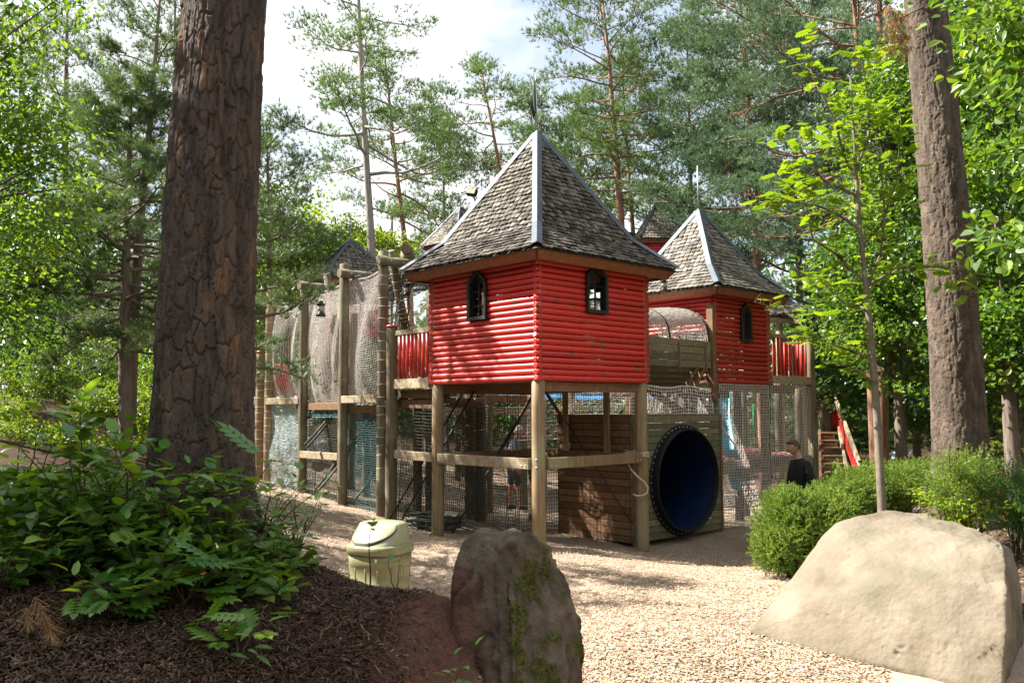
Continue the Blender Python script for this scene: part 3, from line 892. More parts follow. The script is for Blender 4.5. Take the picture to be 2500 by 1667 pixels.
# pole and limp pennant above the cap
b = MB(); top = C1 + UZ * (EYE + 4.24); b.tube([top, top + Vector((-.005, 0, .4)), top + Vector((-.02, 0, .92))], [.014, .011, .006], 8); b.build('flagpole', MT['steel'], t1)
def flag(parent, top, h, w, mat):
    V, F = [], []
    n, m = 12, 6
    for i in range(n + 1):
        t = i / n
        wid = w * (t ** .9) * (1 - .55 * max(0, (t - .78) / .22))
        for j in range(m + 1):
            s = j / m
            V.append(top + Vector((-.01 - wid * (s - .25) * (1 if t < .8 else .8), .035 * math.sin(s * 7 + t * 3) * t, -h * t - .10 * s * t)))
    for i in range(n):
        for j in range(m):
            F.append((i * (m + 1) + j, i * (m + 1) + j + 1, (i + 1) * (m + 1) + j + 1, (i + 1) * (m + 1) + j))
    b = MB(); b.add(V, F, True)
    o = b.build('flag', mat, parent)
    s = o.modifiers.new('thick', 'SOLIDIFY'); s.thickness = .003
flag(t1, top + Vector((-.012, 0, .90)), .58, .14, MT['flag'])

# rope lashed to the right-hand post, its end hanging in a loop
rp = thing('rope', AB(.10, 2.25, 1.05), 'frayed pale rope tied round the right post of the front tower', 'rope')
b = MB()
pc = AB(.10, 2.25)
for k in range(3):
    b.ring(Vector((pc.x, pc.y, EYE - .655 - .022 * k)), Vector((1, 0, .12 - .1 * k)).normalized(), Vector((0, 1, -.1)).normalized(), .103, .012, 22, 6)
b.build('wrap', MT['rope'], rp)
Yr = pc.y - .13
hp = [(1532, 1128, Yr), (1541, 1146, Yr - .02), (1556, 1162, Yr - .03), (1573, 1176, Yr - .04), (1582, 1190, Yr - .04), (1580, 1203, Yr - .05), (1569, 1209, Yr - .07), (1555, 1210, Yr - .08), (1546, 1206, Yr - .06)]
b = MB(); b.tube([P(*q) for q in hp], .013, 7); b.build('loop', MT['rope'], rp)
b = MB()
rr = random.Random(4)
for k in range(16):
    q = P(1527 + rr.uniform(0, 25), 1104 + rr.uniform(-3, 8), Yr + .02)
    b.tube([q, q + Vector((rr.uniform(-.07, .06), -.02, rr.uniform(-.02, .03))), q + Vector((rr.uniform(-.12, .10), -.03, rr.uniform(-.11, .02)))], .004, 4)
b.build('fray', MT['rope'], rp)

# ------------------------------------------------------------------ second tower
F2 = AB(.467, 4.745)
T2S = 1.82
ZB2, ZT2 = EYE + .44, EYE + 2.02
C2 = F2 + UL * (T2S / 2) + UR * (T2S / 2)
t2 = thing('play_tower', (C2.x, C2.y, -.3), 'smaller dark red log tower right of the front tower with one pointed window', 'play tower', 'red log play towers')
rf2 = roof(t2, C2, UR, UL, [T2S / 2 + .30, .80, 0.0], [EYE + 2.085, EYE + 2.46, EYE + 3.73], .088, .098, (SHL, MT['underlay'], .10), 300, None, 5, lift=.8)
fascia_boards(rf2, C2, UR, UL, T2S / 2 + .27, T2S / 2 + .19, EYE + 2.06, EYE + 1.955, MT['fascia'])
sf = MB(); sf.box(C2 + UZ * (EYE + 1.995), (T2S + .40, T2S + .40, .02), (UR, UL, UZ)); sf.build('soffit', MT['beam_dark'], rf2)
wn2 = (.98, .155, EYE + 1.22, EYE + 1.86)
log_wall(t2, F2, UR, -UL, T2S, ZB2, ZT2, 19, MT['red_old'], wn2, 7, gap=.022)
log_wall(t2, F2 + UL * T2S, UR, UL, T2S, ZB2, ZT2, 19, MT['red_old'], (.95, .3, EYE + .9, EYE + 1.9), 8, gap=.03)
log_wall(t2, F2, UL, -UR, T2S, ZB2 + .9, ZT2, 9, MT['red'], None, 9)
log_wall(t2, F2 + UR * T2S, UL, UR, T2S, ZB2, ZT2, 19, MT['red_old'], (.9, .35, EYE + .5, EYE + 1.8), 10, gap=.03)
arch_window(t2, F2 + UR * .98 + UL * (-.01), UR, -UL, .172, EYE + 1.205, EYE + 1.91, MT['black'])
fl = MB(); fl.box(C2 + UZ * (ZB2 + .03), (T2S - .16, T2S - .16, .05), (UR, UL, UZ)); fl.build('floor', MT['beam_dark'], t2)
b = MB(); b.beam(F2 + UL * .03 - UR * .05 + UZ * (ZB2 - .3), F2 + UL * .03 - UR * .05 + UZ * (EYE + 1.80), .13, .10, up=UR); b.build('entry_board', MT['beam_dark'], t2)
for k, (a_, b_) in enumerate(((.09, .07), (.09, T2S - .12), (T2S - .1, .1), (T2S - .1, T2S - .1))):
    post(t2, F2 + UL * a_ + UR * b_, ZB2, .085, MT['post'], lash=.13 if k < 2 else 0, seed=20 + k)
for a_ in (.10, T2S - .1):
    b = MB(); b.beam(F2 + UL * a_ - UR * .05 + UZ * (ZB2 - .07), F2 + UL * a_ + UR * (T2S + .05) + UZ * (ZB2 - .07), .07, .13); b.build('joist', MT['beam_dark'], t2)
b = MB(); top2 = C2 + UZ * (EYE + 3.75); b.tube([top2, top2 + UZ * .45, top2 + UZ * .86], [.016, .014, .012], 8); b.build('mast', MT['steel'], t2)
b = MB(); b.beam(F2 + UL * .08 - UR * .0 + UZ * (EYE - 1.0), F2 + UL * .08 + UR * (T2S + 1.6) + UZ * (EYE - .98), .09, .15); b.build('crossbeam', MT['post'], t2)
for (u0, u1, j, c) in ((.10, T2S - .14, 30, 'netw'), (T2S - .06, T2S + 1.5, 26, 'netw')):
    def blg(u, v): return -UL * (.05 * math.sin(math.pi * u) * math.sin(math.pi * v)) + UR * (.03 * math.sin(9 * v))
    net(t2, bilin(F2 + UR * u0 + UZ * (EYE - 2.02), F2 + UR * u1 + UZ * (EYE - 2.05), F2 + UR * u0 + UZ * (ZB2 - .02), F2 + UR * u1 + UZ * (ZB2 - .02), blg), j, 52, .0042, MT[c], seed=j)
# seat net of red and white rope, a tilted scramble net, ropes inside the lower storey
net(t2, bilin(F2 + UL * .25 + UR * .25 + UZ * (EYE - .95), F2 + UL * .25 + UR * 3.2 + UZ * (EYE - .93), F2 + UL * 1.6 + UR * .25 + UZ * (EYE - .80), F2 + UL * 1.6 + UR * 3.2 + UZ * (EYE - .78),
              lambda u, v: UZ * (-.10 * math.sin(math.pi * u) * math.sin(math.pi * v))), 34, 16, .010, MT['ropered'], seed=77)
net(t2, bilin(F2 + UL * 1.75 + UR * .1 + UZ * (EYE - 2.0), F2 + UL * 1.75 + UR * 3.3 + UZ * (EYE - 2.0), F2 + UL * 1.75 + UR * .1 + UZ * (ZB2 - .05), F2 + UL * 1.75 + UR * 3.3 + UZ * (ZB2 - .05),
              lambda u, v: UL * (.10 * math.sin(3 * math.pi * u) * math.sin(math.pi * v))), 60, 44, .0042, MT['netw'], seed=78)
for k, (p, q) in enumerate(((F2 + UL * .5 + UR * .35 + UZ * (EYE + .2), F2 + UL * .4 + UR * 1.5 + UZ * (EYE - .95)), (F2 + UL * .3 + UR * .15 + UZ * (EYE - .4), F2 + UL * .4 + UR * .75 + UZ * (EYE - 1.0)),
                          (F2 + UL * .2 + UR * .12 + UZ * (EYE - .55), F2 + UL * .2 + UR * .55 + UZ * (EYE - 1.02)))):
    b = MB(); b.tube([p, (p + q) / 2 - UZ * .03, q], .016, 6); b.build('rope', MT['netw' if k == 0 else 'netd'], t2)

# balcony right of the second tower
R2 = F2 + UR * T2S
def balcony(name_label, p, d, nout, L, zr, zd, n, redmat, seed, capside=1, npost=True, side_ret=None):
    rr = random.Random(seed)
    t = thing('balcony', (p.x, p.y, zd), name_label, 'balcony', 'small balconies with red pickets')
    b = MB(); b.beam(p + UZ * zr, p + d * (L - .08) + UZ * zr, .05, .075); b.build('handrail', MT['beam'], t)
    b = MB(); b.beam(p + nout * .0 + UZ * (zd - .06), p + d * L + UZ * (zd - .06), .06, .15); b.build('deck_beam', MT['beam'], t)
    for k in range(n):
        x = (k + .5) / n * (L - .16) + .03
        q = p + d * x - nout * .01
        g = MB()
        g.tube([q + UZ * (zd + .035 + rr.uniform(-.02, .02)), q + UZ * ((zd + zr) / 2), q + UZ * (zr - .03)], .026 * rr.uniform(.93, 1.07), 8)
        g.build('picket', redmat, t)
    for k in range(6):
        g = MB(); g.beam(p - nout * (.08 + .13 * k) + UZ * (zd - .0), p + d * L - nout * (.08 + .13 * k) + UZ * (zd - .0), .12, .03); g.build('deck_board', MT['plank'], t)
    g = MB(); g.beam(p + d * .05 - nout * .4 + UZ * (zd - .22), p + d * (L) - nout * .4 + UZ * (zd - .22), .07, .16); g.build('joist', MT['beam_dark'], t)
    return t
b2 = balcony('balcony with red pickets and a red capped post right of the smaller tower', R2 + UR * .03, UR, -UL, 1.47, EYE + 1.365, EYE + .60, 9, MT['red_old'], 31)
post(b2, R2 + UR * 1.50 + UL * .02, EYE + 1.43, .092, MT['post'], MT['red'], seed=33, lash=0)
for k in range(7):       # return railing at the far right
    g = MB(); q = R2 + UR * 1.47 + UL * (.2 + .12 * k); g.tube([q + UZ * (EYE + .62), q + UZ * (EYE + 1.33)], .032, 8); g.build('picket', MT['red_old'], b2)
L1 = AB(T1S, 0)
b1 = balcony('balcony with red pickets between the front tower and the roped net bridge', L1 + UR * .05 + UL * .03, UL, -UR, .98, EYE + 1.22, EYE + .47, 8, MT['red'], 41)
post(b1, AB(T1S + 1.03, .05), EYE + 1.32, .092, MT['post'], MT['red'], seed=43)
for zz, mt in ((EYE - .71, 'beam'), (EYE + .24, 'beam_dark'), (EYE + .08, 'beam_dark')):
    g = MB(); o_ = 0 if mt == 'beam' else .14
    g.beam(AB(T1S - .04, .06 + o_, zz), AB(T1S + .95, .06 + o_, zz + .02), .06, .13); g.build('crossbeam', MT[mt], b1)
def dk(u, v): return UR * (.03 * math.sin(5 * u + 4 * v))
net(b1, bilin(AB(T1S, .2, .0), AB(T1S + 1.0, .2, .08), AB(T1S, .2, EYE + .2), AB(T1S + 1.0, .2, EYE + .22), dk), 20, 40, .0042, MT['netd'], seed=12)
for k in range(2):
    p, q = AB(T1S + .75 - .3 * k, -.25, .02), AB(T1S - .12 - .25 * k, .6, EYE + .3)
    g = MB(); g.tube([p, (p + q) / 2, q], .014, 8); g.build('brace_rod', MT['iron'], b1)

# ------------------------------------------------------------------ covered plank bridge between the two towers
br = thing('plank_bridge', AB(.6, 3.5, EYE + .4), 'dark plank bridge under a white net hood between the front tower and the smaller tower', 'bridge')
rr = random.Random(9)
A0, B0, B1 = .50, T1S + .02, 4.66
for k in range(4):
    zc = EYE + 1.10 - .118 * k
    for (s0, s1) in ((B0, B0 + 1.35), (B0 + 1.36, B1)):
        g = MB(); g.beam(AB(A0 + rr.uniform(-.004, .004), s0, zc), AB(A0, s1, zc), .03, .112, bev=.006); g.build('plank', MT['plank'], br)
for k in range(4):                         # flared underside, gaps between its boards
    a_, zc = A0 + .05 + .10 * k, EYE + .685 - .085 * k
    sl = (UL * .10 - UZ * .085).normalized(); nn = UR.cross(sl)
    g = MB(); g.box(AB(a_, (B0 + B1) / 2, zc), (B1 - B0 - .02 * k, .112, .028), (UR, sl, nn)); g.build('plank', MT['plank'], br)
for b_ in (B0 + 1.355, B1 - .18):
    g = MB(); g.beam(AB(A0 - .03, b_, EYE + .62), AB(A0 - .03, b_, EYE + 1.15), .035, .02, up=UR); g.build('batten', MT['plank'], br)
for k in range(4):
    g = MB(); g.beam(AB(.95 + .2 * k, B0, EYE + .36), AB(.95 + .2 * k, B1, EYE + .36), .17, .04); g.build('deck_board', MT['plank'], br)
for b_ in (B1 - .2, B1 - .42):
    g = MB(); g.beam(AB(A0 + .12, b_ - .2, EYE + .28), AB(A0 + .02, b_ + .02, EYE + .72), .05, .09, up=UL); g.build('strut', MT['beam_dark'], br)
def hood(u, v):
    t = math.pi * (v * .93 + .0)
    ht = .56 + .06 * math.cos(2 * math.pi * u) + .05 * math.sin(3 * u)
    return AB(A0 + .72 - .72 * math.cos(t), B0 + (B1 - B0) * u, EYE + 1.15 + ht * math.sin(t) ** .8)
net(br, hood, 56, 46, .0056, MT['netw'], seed=3, wob=.006, name='hood_net')
for u in (.02, .5, .98):
    g = MB(); g.tube([hood(u, k / 12) for k in range(13)], .02, 8); g.build('hoop', MT['iron'], br)

# ------------------------------------------------------------------ tunnel box with the round blue entrance
CA, CB, CZ0, CZ1 = .383, 2.336, -.22, EYE - .11
tb = thing('tunnel_box', AB(CA, CB, CZ0), 'dark plank box under the bridge with a large round dark blue tunnel mouth', 'play tunnel')
circ_b, circ_z, circ_r = 3.63, EYE - 1.137, .866
n_pl = 18
ph = (CZ1 - CZ0) / n_pl
rr = random.Random(5)
for i in range(n_pl):
    z0 = CZ0 + i * ph; zc = z0 + ph / 2
    segs = [(CB, 4.68)]
    dz = abs(zc - circ_z)
    if dz < circ_r - .02:
        hw_ = math.sqrt((circ_r - .01) ** 2 - dz * dz)
        segs = [(CB, circ_b - hw_), (circ_b + hw_, 4.68)]
    for s0, s1 in segs:
        g = MB(); g.beam(AB(CA + rr.uniform(-.003, .003), s0, zc), AB(CA + rr.uniform(-.003, .003), s1, zc), .035, ph - .007, bev=.006); g.build('plank', MT['plank'], tb)
    g = MB(); g.beam(AB(CA + .03, CB + .018, zc), AB(CA + 1.54, CB + .018, zc), .035, ph - .007, bev=.006); g.build('plank', MT['plank_red'], tb)
    g = MB(); g.beam(AB(CA + 1.56, CB + .03, zc), AB(CA + 1.56, 4.68, zc), .035, ph - .004, bev=.004); g.build('plank', MT['plank'], tb)
g = MB(); g.box(AB(CA + .78, (CB + 4.68) / 2, CZ1 + .012), (4.68 - CB, 1.58, .03), (UR, UL, UZ)); g.build('lid', MT['plank'], tb)
for b_ in (CB + .045, 4.70):
    g = MB(); g.beam(AB(CA - .012, b_, CZ0 - .1), AB(CA - .012, b_, CZ1 + .02), .05, .05, up=UR); g.build('corner_batten', MT['beam_dark'], tb)
ctr = AB(CA - .03, circ_b, circ_z)
axs = (UR, UZ, -UL)
g = MB(); g.lathe(ctr + UL * .012, [(circ_r + .02, 0), (circ_r + .02, .016), (circ_r - .06, .016)], 56, axs, cap=False)
fl_ = g.build('flange', MT['rubber'], tb)
g = MB()
for k in range(52):
    t = 2 * math.pi * k / 52
    bolt(g, ctr + UL * (-.004) + UR * (math.cos(t) * (circ_r - .018)) + UZ * (math.sin(t) * (circ_r - .018)), -UL, .011)
g.build('bolt', MT['steel'], fl_)
g = MB()
g.lathe(ctr, [(circ_r - .045, 0), (circ_r - .045, .11), (circ_r - .06, .12), (circ_r - .075, .10), (circ_r - .075, -.3), (circ_r - .085, -.33)] + [(circ_r - .085 - (.022 if k % 2 else 0), -.40 - .09 * k) for k in range(14)] + [(circ_r - .2, -1.72), (.01, -1.95)], 56, axs, cap=False)
g.build('tube', MT['tube'], tb)
g = MB(); g.lathe(ctr, [(circ_r - .043, -.004), (circ_r - .043, .112), (circ_r - .06, .124), (circ_r - .077, .11), (circ_r - .077, .02)], 56, axs, cap=False); g.build('lip', MT['rubber'], tb)

# ------------------------------------------------------------------ net gallery along the left
gl = thing('rope_gallery', AB(T1S + 2.5, .6, .2), 'long climbing gallery of tall posts and white nets left of the front tower', 'climbing frame')
GP = [(1.29, 2.59, .088), (2.466, 2.52, .086), (3.837, 2.455, .084), (5.157, 2.37, .084)]
for k, (t, z, r) in enumerate(GP):
    post(gl, AB(T1S + t, .05), EYE + z, r, MT['post' if k < 3 else 'post_fresh'], lash=(.17, 0, 0, .16)[k], seed=50 + k, name='tall_post')
    q = AB(T1S + t + .1, 2.0)
    post(gl, q, EYE + z - .1, .085, MT['post'], seed=60 + k, name='tall_post')
    if k < 3:
        g = MB(); p = AB(T1S + t - .10, -.12, EYE + z - .17); q = AB(T1S + t - .10, 2.2, EYE + z - .17)
        g.tube([p, p * .5 + q * .5, q], [.078, .075, .072], 14); cl = g.build('cross_log', MT['post'], gl)
        bb = MB(); bolt(bb, p + UR * .2 - UL * .078 , -UL, .016); bolt(bb, p + UR * .45 - UL * .077, -UL, .016); bb.build('bolt', MT['steel'], cl)
post(gl, AB(T1S + 5.513, .05), EYE + 1.14, .088, MT['post_fresh'], MT['red'], lash=.14, seed=70, name='short_post')
g = MB(); p = AB(T1S + .95, .25, EYE + 2.62); q = AB(T1S + 1.5, .75, EYE + 2.63); g.tube([p, q], [.085, .08], 14); g.build('cross_log', MT['post'], gl)
g = MB(); p = AB(T1S + 1.3, .5, EYE + 2.4); q = AB(T1S + 1.3, .5, EYE + 2.66); g.tube([p, q], [.085, .08], 14); g.build('log_stub', MT['post'], gl)
# leaning inner poles, rope wound
for k, (u0, v0, u1, v1, Y0, Y1) in enumerate(((953, 612, 992, 810, 14.35, 14.9), (797, 668, 850, 940, 15.5, 16.0), (678, 750, 722, 945, 17.0, 17.2), (781, 782, 815, 940, 16.2, 16.8))):
    p, q = P(u0, v0, Y0), P(u1, v1, Y1)
    g = MB(); g.tube([p, p * .5 + q * .5, q], .07, 12); o = g.build('leaning_pole', MT['post'], gl)
    if k == 0:
        d_ = (q - p).normalized(); a_ = d_.orthogonal().normalized(); b_ = d_.cross(a_)
        w_ = MB()
        for i in range(9):
            w_.ring(p + d_ * (.25 + .14 * i), a_, b_, .073, .006, 14, 5)
        w_.build('lashing', MT['rope'], o)
g = MB(); pts = [P(1000 + 3 * math.sin(k), 700 + 12 * k, 14.6) for k in range(9)]
for s in range(3):
    g.tube([pts[0] + (pts[-1] - pts[0]) * (i / 30) + Vector((.032 * math.cos(i * .9 + s * 2.09), .032 * math.sin(i * .9 + s * 2.09), 0)) for i in range(31)], .03, 6)
g.build('thick_rope', MT['rope'], gl)
g = MB(); g.lathe(pts[0], [(.07, 0), (.075, .05), (.07, .16), (.05, .17)], 14); g.build('rope_socket', MT['rubber'], gl)
# horizontal beams of the deck and the lower rails
BM = [(3.85, 5.10, EYE + .18, -.02, 'beam'), (2.50, 3.80, EYE + .07, .10, 'beam_dark'), (1.34, 2.42, EYE + .185, .0, 'beam'), (1.0, 2.5, EYE + .02, .14, 'beam_dark'),
      (2.52, 3.80, EYE - .79, .0, 'beam')]
for t0, t1_, z, b_, mt in BM:
    g = MB(); g.beam(AB(T1S + t0, b_, z), AB(T1S + t1_, b_, z), .06, .125, bev=.007); g.build('rail_beam', MT[mt], gl)
for t in (2.5, 3.95, 1.12):
    g = MB(); g.beam(AB(T1S + t, .0, EYE + .0 + .1), AB(T1S + t, 2.05, EYE + .1), .09, .12); g.build('joist', MT['beam_dark'], gl)
for k in range(9):
    g = MB(); g.beam(AB(T1S + 1.1, .35 + .2 * k, EYE + .19), AB(T1S + 5.1, .35 + .2 * k, EYE + .17), .17, .035); g.build('deck_board', MT['plank'], gl)
# upper nets: outer curtain with folds, dark inner curtain, back curtain, ceiling
def topz(t): return EYE + np.interp(t, [1.0, 1.29, 2.466, 3.837, 5.157], [2.45, 2.42, 2.30, 2.22, 2.10]) - .10 * math.sin(math.pi * ((t - 1.29) / 1.25 % 1))
def curtain(t0, t1_, b0, bb, z1, fold):
    def S(u, v):
        t = t0 + (t1_ - t0) * u
        zt = topz(t); z0 = z1 - .06 * math.sin(2 * math.pi * u * 2)
        b_ = b0 + (bb - b0) * (math.sin(math.pi * v) ** .8) * (.6 + .4 * math.sin(3.1 * u * math.pi + 1)) + fold * math.sin(15 * u + 5 * v) * (1 - v) * v * 3
        return AB(T1S + t + .12 * math.sin(4 * v) * math.sin(math.pi * u), b_, z0 + (zt - z0) * v)
    return S
net(gl, curtain(1.32, 3.8, .16, -.02, EYE + .06, .05), 62, 60, .0032, MT['netw'], seed=21)
net(gl, curtain(2.5, 3.84, .22, .02, EYE - .02, .08), 36, 60, .0032, MT['netw'], seed=22)
net(gl, curtain(3.86, 5.12, .14, -.06, EYE + .22, .04), 30, 50, .0032, MT['netw'], seed=23)
net(gl, curtain(1.05, 2.7, .55, .35, EYE + .2, .07), 13, 15, .0105, MT['netd'], seed=24, wob=.02)
net(gl, curtain(.1, 1.35, 1.6, 1.4, EYE + .3, .07), 30, 50, .0032, MT['netw'], seed=29, wob=.02)
net(gl, curtain(.1, 1.35, 1.2, 1.0, EYE + .3, .07), 12, 16, .0105, MT['netd'], seed=30, wob=.03)
net(gl, curtain(1.3, 3.9, 1.9, 1.6, EYE + .2, .10), 60, 50, .0032, MT['netw'], seed=25)
net(gl, lambda u, v: AB(T1S + 1.25 + 2.7 * u, .1 + 1.9 * v, topz(1.25 + 2.7 * u) + .04 - .16 * math.sin(math.pi * v)), 44, 30, .0068, MT['netd'], seed=26)
net(gl, lambda u, v: AB(T1S + 3.9 + 1.3 * u, .1 + 1.9 * v, topz(3.9 + 1.3 * u) - .16 * math.sin(math.pi * v)), 24, 30, .0068, MT['netw'], seed=27)
# lower nets down to the ground
def low(t0, t1_, b_, zt, amp):
    def S(u, v):
        t = t0 + (t1_ - t0) * u
        q = AB(T1S + t, b_)
        zb = g1(q.x, q.y) + .01 if v == 0 else gcache(t0, t1_, b_, u)
        return AB(T1S + t, b_ + amp * math.sin(7 * v + 3 * u) * math.sin(math.pi * v), zb + (zt - zb) * v + .012 * math.sin(22 * u) * (1 if amp > .03 else 0))
    return S
def gcache(t0, t1_, b_, u):
    a, c = AB(T1S + t0, b_), AB(T1S + t1_, b_)
    return (CG.setdefault((t0, b_), g1(a.x, a.y)) * (1 - u) + CG.setdefault((t1_, b_), g1(c.x, c.y)) * u) + .01
CG = {}
net(gl, low(3.92, 5.1, .06, EYE + .12, .045), 26, 56, .0052, MT['netb'], seed=31)
net(gl, low(3.92, 5.1, .35, EYE + .12, .045), 22, 34, .0065, MT['netb'], seed=32)
net(gl, low(2.52, 3.80, .16, EYE + .02, .02), 24, 40, .0042, MT['netd'], seed=33)
net(gl, lambda u, v: AB(T1S + 2.52 + 1.28 * u, .12, EYE + .02 - .14 * v), 22, 4, .0075, MT['nett'], seed=34)
net(gl, low(1.34, 2.44, .14, EYE + .1, .02), 26, 46, .0045, MT['nett'], seed=35)
net(gl, low(1.34, 2.44, .75, EYE + .1, .05), 26, 46, .0042, MT['netd'], seed=36)
net(gl, low(-.6, 1.3, 1.0, EYE + .1, .05), 40, 46, .0042, MT['netd'], seed=37)
net(gl, low(.1, 2.5, 1.95, EYE + .1, .05), 46, 40, .0040, MT['netd'], seed=38)
for k, (u0, v0, u1, v1, Y) in enumerate(((744, 1085, 806, 1015, 15.3), (748, 1094, 810, 1020, 15.32), (768, 1197, 818, 1130, 14.75), (776, 1199, 826, 1136, 14.72), (842, 1098, 916, 1015, 15.2), (846, 1106, 916, 1025, 15.2), (866, 1220, 918, 1150, 14.5))):
    p, q = P(u0, v0, Y), P(u1, v1, Y + .35)
    g = MB(); g.tube([p, (p + q) / 2 - UZ * .015, q], .019, 6); g.build('slung_rope', MT['netd'], gl)
g = MB()
for k in range(14):
    q = AB(T1S + .55, .55); z = g1(q.x, q.y) + .03 + .012 * k
    g.ring(Vector((q.x + .03 * math.sin(k), q.y + .03 * math.cos(2 * k), z)), Vector((1, 0, .04 * math.sin(k))).normalized(), Vector((0, 1, .04)).normalized(), .42 - .015 * (k % 5), .016, 26, 5)
o = g.build('rope_coil', MT['netd']); o.location = (0, 0, 0); tag(o, 'coil of black rope on the ground under the left balcony', 'rope')
# inner posts seen through the lower storey, red end panel
for k, (u, Y) in enumerate(((1148, 15.7), (1174, 15.6), (1193, 17.5), (1299, 16.3), (1020, 16.4), (1278, 20.2), (1395, 18.4), (1545, 17.6), (1668, 17.3), (1800, 17.4), (1815, 18.8), (1900, 18.6), (1950, 19.0), (895, 17.6))):
    q = P(u, 1000, Y)
    post(gl if u < 1300 else t2, (q.x, q.y), EYE + .42, .095 if k < 2 else .085, MT['post'], seed=80 + k)
for (u0, u1, v0, v1, Y0, Y1, mt) in ((1040, 1310, 972, 975, 16.3, 16.8, 'beam_dark'), (1090, 1310, 1004, 1003, 17.5, 18, 'beam'), (1490, 1780, 960, 962, 17.0, 17.3, 'beam_dark'), (1760, 1990, 1146, 1140, 16.6, 18.5, 'beam')):
    g = MB(); g.beam(P(u0, v0, Y0), P(u1, v1, Y1), .07, .16); g.build('crossbeam', MT[mt], gl if u0 < 1300 else t2)
for (u0, v0, u1, v1, Y, r) in ((1590, 955, 1680, 1015, 16.4, .07), (1640, 950, 1590, 1040, 16.8, .05), (1700, 950, 1745, 1020, 16.2, .05), (1720, 915, 1748, 955, 15.1, .03)):
    g = MB(); g.tube([P(u0, v0, Y), P(u1, v1, Y + .3)], r, 10); g.build('brace_pole', MT['beam_dark'], t2)
pn = thing('balcony', AB(T1S + 4.5, 1.7, EYE + .1), 'red picket panel behind the far left end of the net gallery', 'balcony', 'small balconies with red pickets')
for k in range(13):
    p = P(664 + 3.9 * k, 955, 18.6); q = P(664 + 3.9 * k, 887 + .3 * k, 18.6)
    g = MB(); g.tube([p, q], .018, 6); g.build('picket', MT['red'], pn)
g = MB(); g.beam(P(655, 960, 18.62), P(722, 960, 18.62), .08, .10); g.build('deck_beam', MT['beam_dark'], pn)
net(t2, lambda u, v: AB(.5 + .0 * u, 2.5 + 2.2 * u, EYE + .36 - .45 * v + .02 * math.sin(12 * u)), 34, 8, .006, MT['netw'], seed=91)
net(t2, lambda u, v: AB(1.9, 1.2 + 3.4 * u, EYE + .36 - 2.3 * v), 60, 40, .0042, MT['netd'], seed=92)
net(t2, lambda u, v: AB(2.2 + 1.1 * v, 2.5 + 2.4 * u, EYE + .45 - 1.0 * v), 46, 26, .0045, MT['netw'], seed=93)

# ------------------------------------------------------------------ turrets behind
def turret(label, C, yaw, hw, zs, mast, seed, expo, wid, wall_h=1.3, win=False, hips=True, foot=None):
    ax = Vector((math.cos(yaw), math.sin(yaw), 0)); az = Vector((-math.sin(yaw), math.cos(yaw), 0))
    zg = g1(C[0], C[1])
    t = thing('play_tower', (C[0], C[1], zg), label, 'play tower', 'red log play towers')
    rf = roof(t, C, ax, az, hw, zs, expo, wid, (SHL, MT['underlay'], .06), 0, None, seed, lift=.7)
    fascia_boards(rf, C, ax, az, hw[0] - .02, hw[0] - .10, zs[0] - .02, zs[0] - .12, MT['fascia'])
    Cv = Vector((C[0], C[1], 0))
    s = hw[0] - .22
    for out, side in ((-az, ax), (ax, az), (az, -ax), (-ax, -az)):
        g = MB(); n = int(wall_h / .085)
        for i in range(n):
            z = zs[0] - .10 - (i + .5) * .085
            g.tube([Cv + out * (s - .03) - side * s + UZ * z, Cv + out * (s - .03) + side * s + UZ * z], .045, 8)
        g.build('log_wall', MT['red'], t)
        if win and out is not None:
            arch_window(t, Cv + out * (s + .012), side, out, .14, zs[0] - .85, zs[0] - .2, MT['black'])
    for sx in (-1, 1):
        for sy in (-1, 1):
            q = Cv + ax * (sx * (s - .1)) + az * (sy * (s - .1))
            post(t, (q.x, q.y), zs[0] - .1 - wall_h, .08, MT['post'], seed=seed * 3 + sx + 2 * sy)
    g = MB(); tp = Cv + UZ * zs[-1]; g.tube([tp, tp + UZ * mast], .014, 6); g.build('mast', MT['steel'], t)
    return t
c = P(1608.5, 486, 24.5)
turret('distant red turret with pale shingles between the two tall front roofs', (c.x, c.y), .06, [.74, .60, 0], [P(1608, 582, 23.8).z, P(1608, 562, 23.8).z, c.z], .62, 101, .075, .085, win=True)
c = P(1124, 508, 24)
turret('half hidden turret roof peeping out left behind the big front roof', (c.x, c.y), .75, [.78, .55, 0], [P(1124, 603, 24).z, P(1124, 575, 24).z, c.z], .62, 102, .075, .085)
c = P(854.9, 590, 21)
turret('small grey shingle turret roof rising behind the net gallery posts', (c.x, c.y), .52, [.80, .6, 0], [P(855, 690, 21).z, P(855, 655, 21).z, c.z], .72, 103, .095, .105)
# low shingle shelter far right
c = P(1925, 740, 22)
sh = thing('shelter', (c.x, c.y, g1(c.x, c.y)), 'small open shelter with a pale shingle roof behind the right balcony', 'shelter')
roof(sh, (c.x, c.y), UR, UL, [.85, .5, .08], [P(1925, 775, 22).z, P(1925, 752, 22).z, P(1925, 735, 22).z], .085, .1, (SHL, MT['underlay'], .05), 0, None, 104)
g = MB(); g.beam(P(1850, 783, 21.2), P(1945, 783, 21.4), .08, .12); g.build('eaves_beam', MT['beam'], sh)
for u in (1902, 1940, 1955):
    q = P(u, 800, 21.6); post(sh, (q.x, q.y), P(u, 776, 21.6).z, .09, MT['beam'], seed=u)
c = P(1535, 570, 26)
b = MB(); b.box((c.x, c.y, c.z - .1), (1.0, .8, .06), (UR, UL, (UZ + UL * .2).normalized())); lr = b.build('roof', MT['shingle_light'])
tag(lr, 'low pale roof edge behind the right slope of the front tower', 'roof')
g = MB(); g.tube([P(1803, 605, 24), P(1803, 548, 24)], .02, 6); o = g.build('mast', MT['steel']); tag(o, 'bare grey mast behind the smaller tower roof', 'mast')

